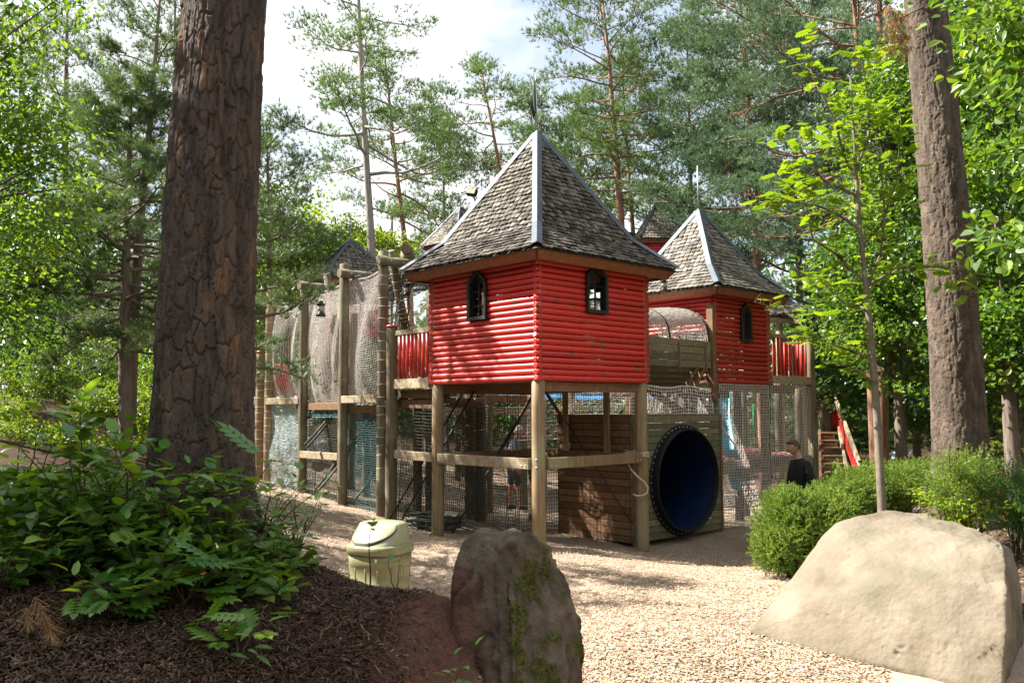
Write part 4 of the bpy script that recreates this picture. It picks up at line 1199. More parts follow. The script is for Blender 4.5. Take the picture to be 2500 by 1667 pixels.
# ------------------------------------------------------------------ stairs at the right
st = thing('staircase', P(2030, 1180, 20.5), 'open wooden stairs with red net sides and red capped posts', 'stairs')
s0, s1 = P(2020, 1058, 22.3), P(2040, 1195, 20.0)
n = 8
for k in range(n):
    f = k / (n - 1)
    q = s0 * (1 - f) + s1 * f
    w = .44 + .22 * f
    q = q + Vector((w / 2 - .24, 0, 0))
    g = MB(); g.box(q, (w, .30, .045), None, .008); g.build('tread', MT['plank'], st)
    if k: 
        g = MB(); g.box(q + Vector((0, .15, .06)), (w * .96, .02, .10)); g.build('riser', MT['beam_dark'], st)
ra, rb = P(2048, 1050, 22.4), P(2076, 1196, 19.9)
g = MB(); g.beam(ra, rb, .06, .24); g.build('stringer', MT['beam'], st)
g = MB(); g.beam(P(2001, 1056, 22.4), P(2004, 1200, 19.9), .06, .2); g.build('stringer', MT['beam_dark'], st)
ha, hb = P(2040, 975, 22.4), P(2098, 1130, 19.7)
g = MB(); g.beam(ha, hb, .06, .15); g.build('handrail', MT['beam'], st)
g = MB(); g.tube([P(2078, 1085, 20.6), P(2101, 1140, 19.6)], .045, 10); g.build('rail_end', MT['steel'], st)
lo_a, lo_b = P(2050, 1045, 22.35), P(2088, 1158, 19.8)
for k in range(24):
    f = (k + .5) / 24
    p = ha * (1 - f) + hb * f - UZ * .07; q = lo_a * (1 - f) + lo_b * f
    g = MB(); g.beam(p, q, .018, .085, up=(hb - ha)); g.build('side_slat', MT['red'], st)
for u, v, r, Y in ((2006, 965, .10, 23), (2021, 964, .10, 22.8), (2053, 961, .12, 22.9)):
    q = P(u, v, Y); post(st, (q.x, q.y), q.z, r, MT['post'], MT['red'], seed=u)
for k in range(10):
    p = P(2020 + 3.0 * k, 985, 22.75); q = P(2020 + 3.0 * k, 1053, 22.75)
    g = MB(); g.tube([p, q], .016, 6); g.build('back_slat', MT['red'], st)
g = MB(); g.beam(P(2008, 980, 22.6), P(2042, 975, 22.6), .07, .10); g.build('top_rail', MT['beam'], st)
g = MB(); q = P(2020, 1056, 22.8); g.box(q, (.6, .9, .06)); g.build('landing', MT['beam_dark'], st)

# ------------------------------------------------------------------ lanterns, floodlight
def lantern(p, h, label):
    t = thing('lantern', p, label, 'lantern', 'old style lanterns on the play structure')
    b = MB(); b.lathe(p, [(h * .26, 0), (h * .26, h * .12), (h * .17, h * .2), (h * .17, h * .26)], 12); b.build('lamp_base', MT['iron'], t)
    b = MB(); b.lathe(p, [(h * .15, h * .26), (h * .19, h * .42), (h * .15, h * .58)], 12); b.build('glass', MT['lamp_glass'], t)
    b = MB(); b.lathe(p, [(h * .16, h * .58), (h * .26, h * .64), (h * .12, h * .76), (h * .14, h * .80), (h * .09, h * .86), (.002, h * .88)], 12); b.build('lamp_hood', MT['iron'], t)
    b = MB()
    for k in range(4):
        a = math.pi / 4 + k * math.pi / 2
        d = Vector((math.cos(a), math.sin(a), 0))
        b.tube([p + d * h * .25 + UZ * h * .1, p + d * h * .23 + UZ * h * .4, p + d * h * .25 + UZ * h * .65], h * .018, 5)
    b.tube([p + Vector((h * .25 * math.cos(x), 0, h * (.64 + .42 * math.sin(x)))) for x in np.linspace(0, math.pi, 9)], h * .015, 5)
    b.build('cage', MT['iron'], t)
    return t
lantern(P(1621, 713, 14.45), .27, 'black lantern hung before the pale roof of the smaller tower')
lantern(P(783, 773, 15.2), .33, 'brown lantern hanging in front of the white net curtain')
lantern(P(992, 722, 13.3), .22, 'black lantern under the left eave corner of the front tower')
fl = thing('floodlight', P(1152, 470, 15), 'black floodlight on a bracket beside the left slope of the big roof', 'floodlight')
ax_ = (Vector((.95, -.2, -.25)).normalized(), None, None)
X_ = Vector((.9, -.35, -.2)).normalized(); Y_ = Vector((.3, .9, -.3)); Y_ = (Y_ - X_ * X_.dot(Y_)).normalized(); Z_ = X_.cross(Y_)
b = MB(); b.box(P(1152, 470, 15), (.19, .10, .13), (X_, Y_, Z_), .015); b.build('lamp_body', MT['iron'], fl)
b = MB(); b.box(P(1152, 470, 15) - Y_ * .055, (.165, .012, .105), (X_, Y_, Z_), .004); b.build('lens', MT['lamp_glass'], fl)
b = MB(); b.tube([P(1154, 476, 15.05), P(1160, 488, 15.05), P(1157, 520, 15.3)], .014, 6); b.build('bracket', MT['iron'], fl)

# ------------------------------------------------------------------ things behind the structure
tp = thing('tarpaulin', P(1320, 965, 22), 'bright blue tarpaulin canopy seen through the nets beneath the front tower', 'tarpaulin')
g = MB()
n, m = 26, 6
V = []
for i in range(n + 1):
    for j in range(m + 1):
        u = 1080 + 530 * i / n
        q = P(u, 950 + 22 * j / m + 8 * (1 - i / n) * 1.2 + 3 * math.sin(i * .8), 24.5 - 3.2 * j / m)
        V.append(q)
g.add(V, [(i * (m + 1) + j, (i + 1) * (m + 1) + j, (i + 1) * (m + 1) + j + 1, i * (m + 1) + j + 1) for i in range(n) for j in range(m)], True)
o = g.build('canopy', MT['tarp'], tp); s = o.modifiers.new('thick', 'SOLIDIFY'); s.thickness = .02
for u in (1085, 1330, 1605):
    q = P(u, 980, 21.4); post(tp, (q.x, q.y), P(u, 975, 21.4).z, .05, MT['steel'], seed=u)
pa = thing('parasol', P(1392, 1015, 25), 'domed parasol with red, green and yellow bands behind the nets', 'parasol')
cols = [('red_band', (.5, .05, .04)), ('yellow_band', (.6, .45, .05)), ('green_band', (.05, .35, .10)), ('orange_band', (.6, .2, .04))]
c = P(1392, 1016, 25); R_ = .46; prev = 0
for k in range(8):
    nm, cl = cols[k % 4]
    if nm not in MT: MT[nm] = surf(nm, [cl, tuple(x * 1.1 for x in cl)], rough=.8, bump=0)
    a0, a1 = math.pi / 2 * k / 8, math.pi / 2 * (k + 1) / 8
    g = MB(); g.lathe(c, [(R_ * math.cos(a0), R_ * math.sin(a0)), (R_ * math.cos((a0 + a1) / 2), R_ * math.sin((a0 + a1) / 2)), (max(.001, R_ * math.cos(a1)), R_ * math.sin(a1))], 20)
    g.build('canopy_band', MT[nm], pa)
g = MB(); g.tube([Vector((c.x, c.y, g1(c.x, c.y))), c + UZ * .44], .02, 8); g.build('pole', MT['steel'], pa)
sl = thing('slide', P(1775, 1100, 18), 'light blue slide showing between the posts under the smaller tower', 'slide')
g = MB()
V = []
path = [P(1768, 950, 18.0), P(1768, 1020, 17.8), P(1775, 1075, 17.5), P(1790, 1140, 17.0), P(1800, 1190, 16.6)]
for p in path:
    for dx, dz in ((-.11, .10), (-.09, 0), (0, -.03), (.09, 0), (.11, .10)):
        V.append(p + Vector((dx, 0, dz)))
g.add(V, [(i * 5 + k, (i + 1) * 5 + k, (i + 1) * 5 + k + 1, i * 5 + k + 1) for i in range(4) for k in range(4)], True)
o = g.build('chute', MT['slide'], sl); s = o.modifiers.new('thick', 'SOLIDIFY'); s.thickness = .03
g = MB(); q = P(1800, 1190, 16.7); g.tube([Vector((q.x, q.y, g1(q.x, q.y) - .1)), q], .05, 8); g.build('support', MT['post'], sl)
g = MB(); g.tube([P(1840, 985, 18.2), P(1841, 1055, 18.2)], .028, 8); o = g.build('rope', MT['green_rope']); tag(o, 'bright green rope hanging inside the netted lower storey', 'rope')
g = MB(); g.tube([P(806, 1068, 16.6), P(795, 1092, 16.4), P(784, 1118, 16.2), P(776, 1140, 16.0)], [.13, .13, .125, .12], 12, wob=.05, rnd=random.Random(3))
o = g.build('leaning_log', MT['stone']); tag(o, 'short pale grey log leaning behind the lower net', 'log')
def rock_blob(name, c, r, seed, mat, squash=.7, label=None):
    rn_ = np.random.default_rng(seed)
    bm = bmesh.new(); bmesh.ops.create_icosphere(bm, subdivisions=4, radius=1)
    co = np.array([v.co[:] for v in bm.verts])
    d = 1 + .28 * fbm(co * 1.3 + seed, 3) + .06 * fbm(co * 5 + seed, 3)
    co = co * d[:, None] * np.array(r)
    for v, q in zip(bm.verts, co): v.co = Vector(q) + Vector(c)
    for f in bm.faces: f.smooth = True
    me = bpy.data.meshes.new(name); bm.to_mesh(me); bm.free(); me.materials.append(mat)
    o = link(name, me)
    if label: tag(o, label, 'rock')
    return o
q = P(772, 1105, 20.5); rock_blob('boulder', (q.x, q.y, q.z - .2), (.55, .5, .6), 3, MT['stone'], label='pale grey boulder seen through the net left of the leaning log')

# ------------------------------------------------------------------ litter bin
bn_p = Vector((P(929, 1300, 6.9).x, 6.9, 0)); bn_p.z = g1(bn_p.x, bn_p.y)
bn = thing('litter_bin', bn_p, 'olive plastic litter bin with a pale swing lid at the foot of the mound', 'litter bin')
zt = P(929, 1357, 6.66).z           # underside of the rim band
X_ = Vector((math.cos(-.5), math.sin(-.5), 0)); Y_ = Vector((-X_.y, X_.x, 0)); AXB = (X_, Y_, UZ)
b0_ = Vector((bn_p.x, bn_p.y, 0)); zb = bn_p.z - .02
prof = []
H_ = zt - zb
for f, r in ((0, .205), (.02, .215), (.30, .226), (.31, .233), (.36, .233), (.37, .227), (.62, .236), (.63, .243), (.69, .243), (.70, .237), (.86, .244), (.87, .25), (1.0, .252)):
    prof.append((r * .87, zb + H_ * f))
b = MB(); b.lathe(b0_, prof, 40, AXB, sq=3.0)
bo = b.build('body', MT['bin'], bn)
g = MB()
for k in range(40):
    if k % 3: continue
    t = 2 * math.pi * (k + .5) / 40
    ct, sn = math.cos(t), math.sin(t); qq = (abs(ct) ** 3 + abs(sn) ** 3) ** (-1 / 3)
    for f0, f1, r0, r1 in ((.38, .61, .198, .205), (.71, .85, .206, .212)):
        g.tube([b0_ + X_ * (ct * qq * r0) + Y_ * (sn * qq * r0) + UZ * (zb + H_ * f0), b0_ + X_ * (ct * qq * r1) + Y_ * (sn * qq * r1) + UZ * (zb + H_ * f1)], .004, 5)
g.build('rib', MT['bin'], bo)
g = MB(); g.lathe(b0_, [(.22, zt - .005), (.234, zt), (.236, zt + .05), (.229, zt + .06), (.214, zt + .066)], 40, AXB, sq=3.0); g.build('rim', MT['bin'], bn)
# lid: superelliptic rings whose front leans back
zl = zt + .055
lid_h = P(929, 1280, 6.85).z - zl
rings = []
nL, nR = 44, 12
V = []
def lidpt(t, f):
    rx = .214 * (1 - .13 * f ** 1.5); ry = .214 * (1 - .13 * f ** 1.5)
    ct, sn = math.cos(t), math.sin(t); qq = (abs(ct) ** 2.8 + abs(sn) ** 2.8) ** (-1 / 2.8)
    x, y = ct * qq * rx, sn * qq * ry
    lean = .60 * f ** 1.3
    if y < 0: y = y + (-y) * lean * 1.35
    return b0_ + X_ * x + Y_ * y + UZ * (zl + lid_h * f)
for i in range(nR + 1):
    f = i / nR
    for k in range(nL): V.append(lidpt(2 * math.pi * k / nL, f))
F = [(i * nL + k, i * nL + (k + 1) % nL, (i + 1) * nL + (k + 1) % nL, (i + 1) * nL + k) for i in range(nR) for k in range(nL)]
cR = []
for k in range(nL):
    p = V[nR * nL + k]; cc_ = b0_ + Y_ * .03 + UZ * (zl + lid_h)
    V.append(cc_ + (p - cc_) * .9 + UZ * .012)
F += [(nR * nL + k, nR * nL + (k + 1) % nL, (nR + 1) * nL + (k + 1) % nL, (nR + 1) * nL + k) for k in range(nL)] + [tuple((nR + 1) * nL + k for k in range(nL))]
b = MB(); b.add(V, F, True); lid = b.build('lid', MT['bin_lid'], bn)
# swing flap: curved plate hugging the leaning front, rounded below
V, F = [], []
nu, nv = 18, 8
def flp(s, v, off):
    low_ = .10 + .72 * (abs(s + .10) / 1.10) ** 2.2
    f = low_ + (1.0 - low_) * v
    t = -math.pi / 2 + s * 1.12
    p = lidpt(t, f)
    return p - Y_ * off + UZ * off * .7
for off in (.010, .002):
    for i in range(nu + 1):
        for j in range(nv + 1):
            V.append(flp(-1 + 2 * i / nu, j / nv, off))
m1 = (nu + 1) * (nv + 1)
for i in range(nu):
    for j in range(nv):
        a = i * (nv + 1) + j
        F.append((a, a + nv + 1, a + nv + 2, a + 1))
edge = [i * (nv + 1) for i in range(nu + 1)] + [nu * (nv + 1) + j for j in range(1, nv + 1)] + [i * (nv + 1) + nv for i in range(nu - 1, -1, -1)] + [j for j in range(nv - 1, 0, -1)]
for k in range(len(edge)):
    a, c = edge[k], edge[(k + 1) % len(edge)]
    F.append((a, a + m1, c + m1, c))
b = MB(); b.add(V, F, True); fp = b.build('flap', MT['bin_lid'], lid)
g = MB(); g.tube([flp(-1 + 2 * i / nu, -.02, .004) for i in range(nu + 1)], .005, 5); g.build('flap_gap', MT['iron'], lid)

# ------------------------------------------------------------------ boulders
def sculpt(name, pts, vox, disp, mat_, label, seed, smooth_it=4):
    bm = bmesh.new()
    for p in pts: bm.verts.new(p)
    r = bmesh.ops.convex_hull(bm, input=bm.verts)
    bmesh.ops.delete(bm, geom=[v for v in bm.verts if not v.link_faces], context='VERTS')
    bmesh.ops.recalc_face_normals(bm, faces=bm.faces)
    me = bpy.data.meshes.new('hull'); bm.to_mesh(me); bm.free()
    o = link('hull', me)
    m = o.modifiers.new('r', 'REMESH'); m.mode = 'VOXEL'; m.voxel_size = vox
    s = o.modifiers.new('s', 'SMOOTH'); s.factor = .5; s.iterations = smooth_it
    dg = bpy.context.evaluated_depsgraph_get(); dg.update()
    me2 = bpy.data.meshes.new_from_object(o.evaluated_get(dg))
    bpy.data.objects.remove(o)
    n = len(me2.vertices)
    co = np.zeros(n * 3); me2.vertices.foreach_get('co', co); co = co.reshape(-1, 3)
    no = np.zeros(n * 3); me2.vertices.foreach_get('normal', no); no = no.reshape(-1, 3)
    co2, attrs = disp(co, no)
    me2.vertices.foreach_set('co', co2.ravel())
    for nm, ar in attrs.items():
        at = me2.attributes.new(nm, 'FLOAT', 'POINT'); at.data.foreach_set('value', np.asarray(ar, np.float32))
    me2.polygons.foreach_set('use_smooth', np.ones(len(me2.polygons), bool))
    me2.update(); me2.name = name; me2.materials.clear(); me2.materials.append(mat_)
    ob = link(name, me2)
    return tag(ob, label, 'boulder', 'large boulders at the edge of the play area')
bp = [P(1829, 1540, 6.7), P(1850, 1512, 6.75), P(1905, 1440, 6.8), P(1965, 1360, 6.85), P(2039, 1274, 6.95), P(2095, 1256, 7.0), P(2163, 1244, 7.0), P(2240, 1250, 6.9), P(2312, 1264, 6.75), P(2401, 1293, 6.45), P(2445, 1322, 6.2),
      P(2452, 1345, 5.95), P(2456, 1430, 5.7), P(2454, 1560, 5.5), P(2443, 1690, 5.38), P(2300, 1650, 5.62), P(2184, 1622, 5.85), P(2018, 1590, 6.2), P(1900, 1562, 6.5),
      P(2490, 1430, 6.3), P(2493, 1540, 6.2), P(2470, 1640, 5.7), P(2470, 1345, 6.6), P(2180, 1420, 6.05), P(2050, 1440, 6.32), P(2330, 1440, 5.85), P(2440, 1400, 7.2), P(2150, 1300, 7.7), P(1990, 1420, 7.5), P(2100, 1550, 7.6), P(2430, 1550, 7.2)]
bp += [p + Vector((0, 0, -.35)) for p in (P(1840, 1545, 6.7), P(2443, 1690, 5.4), P(2490, 1600, 6.2), P(2430, 1550, 7.2), P(2100, 1550, 7.6))]
def disp_big(co, no):
    d = .045 * fbm(co * 1.5 + 5, 4) + .016 * fbm(co * 4.5 + 2, 4) * sstep(-.3, .5, fbm(co * 2.2 + 60, 2)) + .003 * fbm(co * 20, 3)
    pit = np.clip(fbm(co * 30 + 70, 2) - .45, 0, 1) * .02
    # slanting cracks low on the face
    q = co.copy()
    cr = np.zeros(len(co))
    for (a, c, w) in ((P(2184, 1605, 5.85), P(2228, 1540, 5.92), .016), (P(2392, 1620, 5.5), P(2446, 1572, 5.48), .018), (P(2262, 1500, 5.85), P(2280, 1525, 5.85), .013), (P(2395, 1290, 6.4), P(2452, 1335, 6.05), .014), (P(2050, 1400, 6.4), P(2082, 1330, 6.6), .012), (P(1985, 1480, 6.5), P(2060, 1452, 6.4), .012)):
        a, c = np.array(a), np.array(c); ab = c - a
        t = np.clip(((co - a) @ ab) / (ab @ ab), 0, 1)
        wig = .015 * np.sin(t * 19) + .01 * np.sin(t * 43)
        pr = a + t[:, None] * ab + np.c_[wig, wig * 0, wig]
        dd = np.linalg.norm((co - pr)[:, [0, 2]], axis=1) + .35 * np.abs(co - pr)[:, 1]
        cr = np.maximum(cr, np.exp(-(dd / w) ** 2) * np.minimum(1, 3.5 * np.minimum(t + .05, 1.05 - t)))
    side = sstep(3.02, 3.12, co[:, 0])
    return co + no * (d - pit - .035 * cr + side * .02 * fbm(co * 9, 3))[:, None], {}
sculpt('boulder', bp, .011, disp_big, MT['sand_rock'], 'huge smooth sand coloured boulder at the right front', 1, 5)

def moss_rock_material():
    m, N, L, out = new_mat('mossy_rock')
    b = N.new('ShaderNodeBsdfPrincipled'); b.inputs['Roughness'].default_value = .92; b.inputs['Specular IOR Level'].default_value = .2
    tc = N.new('ShaderNodeTexCoord')
    n1 = N.new('ShaderNodeTexNoise'); n1.inputs['Scale'].default_value = 4.5; n1.inputs['Detail'].default_value = 10; n1.inputs['Roughness'].default_value = .65
    n2 = N.new('ShaderNodeTexNoise'); n2.inputs['Scale'].default_value = 70; n2.inputs['Detail'].default_value = 4
    for n_ in (n1, n2): L.new(tc.outputs['Object'], n_.inputs['Vector'])
    r1 = ramp_node(N, [(.042, .031, .023), (.092, .069, .051), (.15, .117, .09), (.25, .205, .165)], [.3, .46, .6, .75]); L.new(n1.outputs['Fac'], r1.inputs['Fac'])
    r2 = ramp_node(N, [(.022, .024, .008), (.055, .058, .014), (.115, .112, .028)], [.3, .5, .7]); L.new(n2.outputs['Fac'], r2.inputs['Fac'])
    r3 = ramp_node(N, [(.075, .035, .025), (.12, .055, .040), (.16, .082, .06)], [.3, .5, .7]); L.new(n1.outputs['Fac'], r3.inputs['Fac'])
    cur = r1.outputs['Color']
    for nm, r in (('moss', r2), ('clay', r3)):
        at = N.new('ShaderNodeAttribute'); at.attribute_name = nm
        mx = N.new('ShaderNodeMix'); mx.data_type = 'RGBA'
        L.new(at.outputs['Fac'], mx.inputs['Factor']); L.new(cur, mx.inputs['A']); L.new(r.outputs['Color'], mx.inputs['B']); cur = mx.outputs['Result']
    L.new(cur, b.inputs['Base Color'])
    bn_ = N.new('ShaderNodeBump'); bn_.inputs['Strength'].default_value = .9; bn_.inputs['Distance'].default_value = .012
    ad = N.new('ShaderNodeMath'); ad.operation = 'ADD'; L.new(n1.outputs['Fac'], ad.inputs[0]); L.new(n2.outputs['Fac'], ad.inputs[1])
    L.new(ad.outputs[0], bn_.inputs['Height']); L.new(bn_.outputs['Normal'], b.inputs['Normal'])
    L.new(b.outputs['BSDF'], out.inputs['Surface'])
    return m
RY = 4.75
rp_ = [P(1165, 1310, RY + .1), P(1180, 1296, RY + .12), P(1215, 1291, RY + .12), P(1270, 1294, RY + .1), P(1300, 1310, RY + .06), P(1345, 1345, RY + .08), P(1382, 1395, RY + .1), P(1392, 1425, RY + .05), P(1408, 1520, RY), P(1420, 1600, RY - .05), P(1428, 1680, RY - .06), P(1432, 1850, RY - .1),
       P(1150, 1325, RY - .02), P(1128, 1370, RY - .05), P(1115, 1430, RY - .1), P(1120, 1520, RY - .22), P(1130, 1620, RY - .3), P(1120, 1850, RY - .36),
       P(1255, 1320, RY - .14), P(1200, 1330, RY - .16), P(1245, 1420, RY - .28), P(1250, 1520, RY - .36), P(1260, 1700, RY - .45), P(1330, 1700, RY - .36), P(1340, 1560, RY - .26), P(1290, 1850, RY - .5), P(1390, 1850, RY - .3)]
rp_ += [Vector((p.x * .97 + .01, p.y + .42, p.z - .05)) for p in rp_[:9]] + [Vector((p.x, p.y + .45, p.z)) for p in (P(1432, 1850, RY), P(1125, 1850, RY))]
def disp_moss(co, no):
    q = co * np.array([1, 1, .45])
    d = .062 * fbm(q * 3.2 + 11, 4) + .036 * fbm(q * 9 + 3, 4) - .03 * (1 - sstep(0, .12, np.abs(fbm(q * np.array([6, 6, 3]) + 91, 3)))) + .009 * fbm(co * 34, 3)
    # a step on the right shoulder and a saddle on the top
    ux = (co[:, 0] - P(1340, 1450, RY).x); uz = co[:, 2] - P(1340, 1430, RY).z
    d = d - .055 * np.exp(-((ux - .02) / .10) ** 2 - ((uz - .05) / .07) ** 2)
    ux = (co[:, 0] - P(1218, 1290, RY).x); uz = co[:, 2] - P(1218, 1290, RY).z
    d = d - .045 * np.exp(-(ux / .035) ** 2 - (uz / .06) ** 2)
    for u_, w_ in ((1205, .012), (1235, .016), (1300, .014), (1345, .012), (1265, .01)):
        d = d - .018 * np.exp(-((co[:, 0] - P(u_, 1500, RY - .2).x + .03 * fbm(co * 2.5 + u_, 2)) / w_) ** 2) * sstep(1.05, .85, co[:, 2])
    n1 = fbm(co * 5 + 30, 4); n2 = fbm(q * 8 + 60, 3)
    xr = co[:, 0]
    moss = sstep(.0, .5, .8 * n2 + .75 * fbm(co * 14 + 9, 4) + .30 * np.exp(-((xr - .10 - .16 * n1) / .2) ** 2) - .10) * sstep(1.22, .95, co[:, 2] + .1 * n1) * sstep(-.15, .02, xr)
    clay = sstep(-.06, -.30, xr + .14 * n1 + .07 * n2 + .30 * (co[:, 2] - .65)) * sstep(1.10, .85, co[:, 2] + .1 * n2)
    return co + no * (d + .012 * moss * (1 + fbm(co * 60, 2)))[:, None], {'moss': np.clip(moss * 1.1, 0, 1) * (1 - clay), 'clay': np.clip(clay, 0, 1) * .9}
sculpt('boulder', rp_, .012, disp_moss, moss_rock_material(), 'upright dark mossy rock in front of the middle tower post', 2, 3)

# ------------------------------------------------------------------ people
def skinned(name, joints, bones, mat_, parent, levels=1, root=0):
    """joints: list of (point, radius); bones: index pairs"""
    me = bpy.data.meshes.new(name)
    me.from_pydata([tuple(j[0]) for j in joints], bones, [])
    o = bpy.data.objects.new(name, me); COL.objects.link(o)
    m = o.modifiers.new('skin', 'SKIN'); m.use_smooth_shade = True
    for i, j in enumerate(joints):
        r = j[1] if hasattr(j[1], '__len__') else (j[1], j[1])
        me.skin_vertices[0].data[i].radius = r
    me.skin_vertices[0].data[root].use_root = True
    s = o.modifiers.new('sub', 'SUBSURF'); s.levels = levels; s.render_levels = levels
    dg = bpy.context.evaluated_depsgraph_get(); dg.update()
    m2 = bpy.data.meshes.new_from_object(o.evaluated_get(dg))
    bpy.data.objects.remove(o); bpy.data.meshes.remove(me)
    m2.materials.clear(); m2.materials.append(mat_); m2.name = name
    return link(name, m2, parent)
def head_mesh(parent, M_, mat_, name='head', hair=None, hairmat=None):
    """head: +X is the face, origin at the chin line; M_ places it"""
    bm = bmesh.new(); bmesh.ops.create_uvsphere(bm, u_segments=32, v_segments=24, radius=1)
    for v in bm.verts:
        x, y, z = v.co
        X, Y, Z = x * .098, y * .076, z * .118
        if z < 0: X *= 1 - .10 * z * z; Y *= 1 - .24 * z * z
        if x > 0:
            f = math.exp(-(y / .22) ** 2)
            X += .026 * f * math.exp(-((z + .08) / .17) ** 2)                     # nose
            X += .010 * f * math.exp(-((z + .48) / .09) ** 2) + .010 * math.exp(-(y / .35) ** 2) * math.exp(-((z + .82) / .16) ** 2)   # lips, chin
            X -= .011 * math.exp(-((abs(y) - .36) / .16) ** 2) * math.exp(-((z - .10) / .10) ** 2)     # eye sockets
            X += .006 * math.exp(-(y / .6) ** 2) * math.exp(-((z - .27) / .10) ** 2)                     # brow
            X -= .006 * f * math.exp(-((z + .38) / .05) ** 2) + .005 * f * math.exp(-((z + .57) / .04) ** 2)
        Y += (.012 if y > 0 else -.012) * math.exp(-((x + .05) / .16) ** 2) * math.exp(-((z + .08) / .22) ** 2) * (abs(y) > .7)   # ears
        v.co = (X, Y, Z + .118)
    for f in bm.faces: f.smooth = True
    bm.transform(M_ @ Matrix.Identity(4))
    me = bpy.data.meshes.new(name); bm.to_mesh(me); bm.free(); me.materials.append(mat_)
    hd = link(name, me, parent)
    if hair:
        bm = bmesh.new(); bmesh.ops.create_uvsphere(bm, u_segments=32, v_segments=20, radius=1)
        rr = random.Random(2)
        kill = [v for v in bm.verts if (v.co.z < (.34 if v.co.x > .35 else (-.05 if v.co.x > -.1 else -.45)))]
        bmesh.ops.delete(bm, geom=kill, context='VERTS')
        for v in bm.verts:
            k = 1 + hair * (1 + .5 * rr.uniform(-1, 1))
            v.co = (v.co.x * .101 * k, v.co.y * .080 * k, v.co.z * .121 * k + .118)
        for f in bm.faces: f.smooth = True
        bm.transform(M_)
        me = bpy.data.meshes.new('hair'); bm.to_mesh(me); bm.free(); me.materials.append(hairmat)
        h = link('hair', me, hd)
        s = h.modifiers.new('t', 'SOLIDIFY'); s.thickness = .006
    return hd
def hand_chain(J, B, wrist_i, wrist, d, pal, r=.009):
    """palm, four unequal curled fingers and a thumb leaving the side of the palm"""
    d = Vector(d).normalized(); pal = Vector(pal).normalized(); sd = d.cross(pal)
    J.append((wrist + d * .045, (.038, .020))); pi = len(J) - 1; B.append((wrist_i, pi))
    for k, (o_, l) in enumerate(((-.032, .068), (-.011, .078), (.011, .074), (.031, .058))):
        b0 = wrist + d * .088 + sd * o_
        J.append((b0, r)); i0 = len(J) - 1; B.append((pi, i0))
        J.append((b0 + d * l * .5 + pal * .008, r * .92)); B.append((i0, i0 + 1))
        J.append((b0 + d * l * .82 + pal * .030, r * .8)); B.append((i0 + 1, i0 + 2))
    t0 = wrist + d * .03 - sd * .035
    J.append((t0, r * 1.2)); i0 = len(J) - 1; B.append((pi, i0))
    J.append((t0 + d * .035 - sd * .02 + pal * .012, r)); B.append((i0, i0 + 1))
    J.append((t0 + d * .06 - sd * .018 + pal * .02, r * .85)); B.append((i0 + 1, i0 + 2))
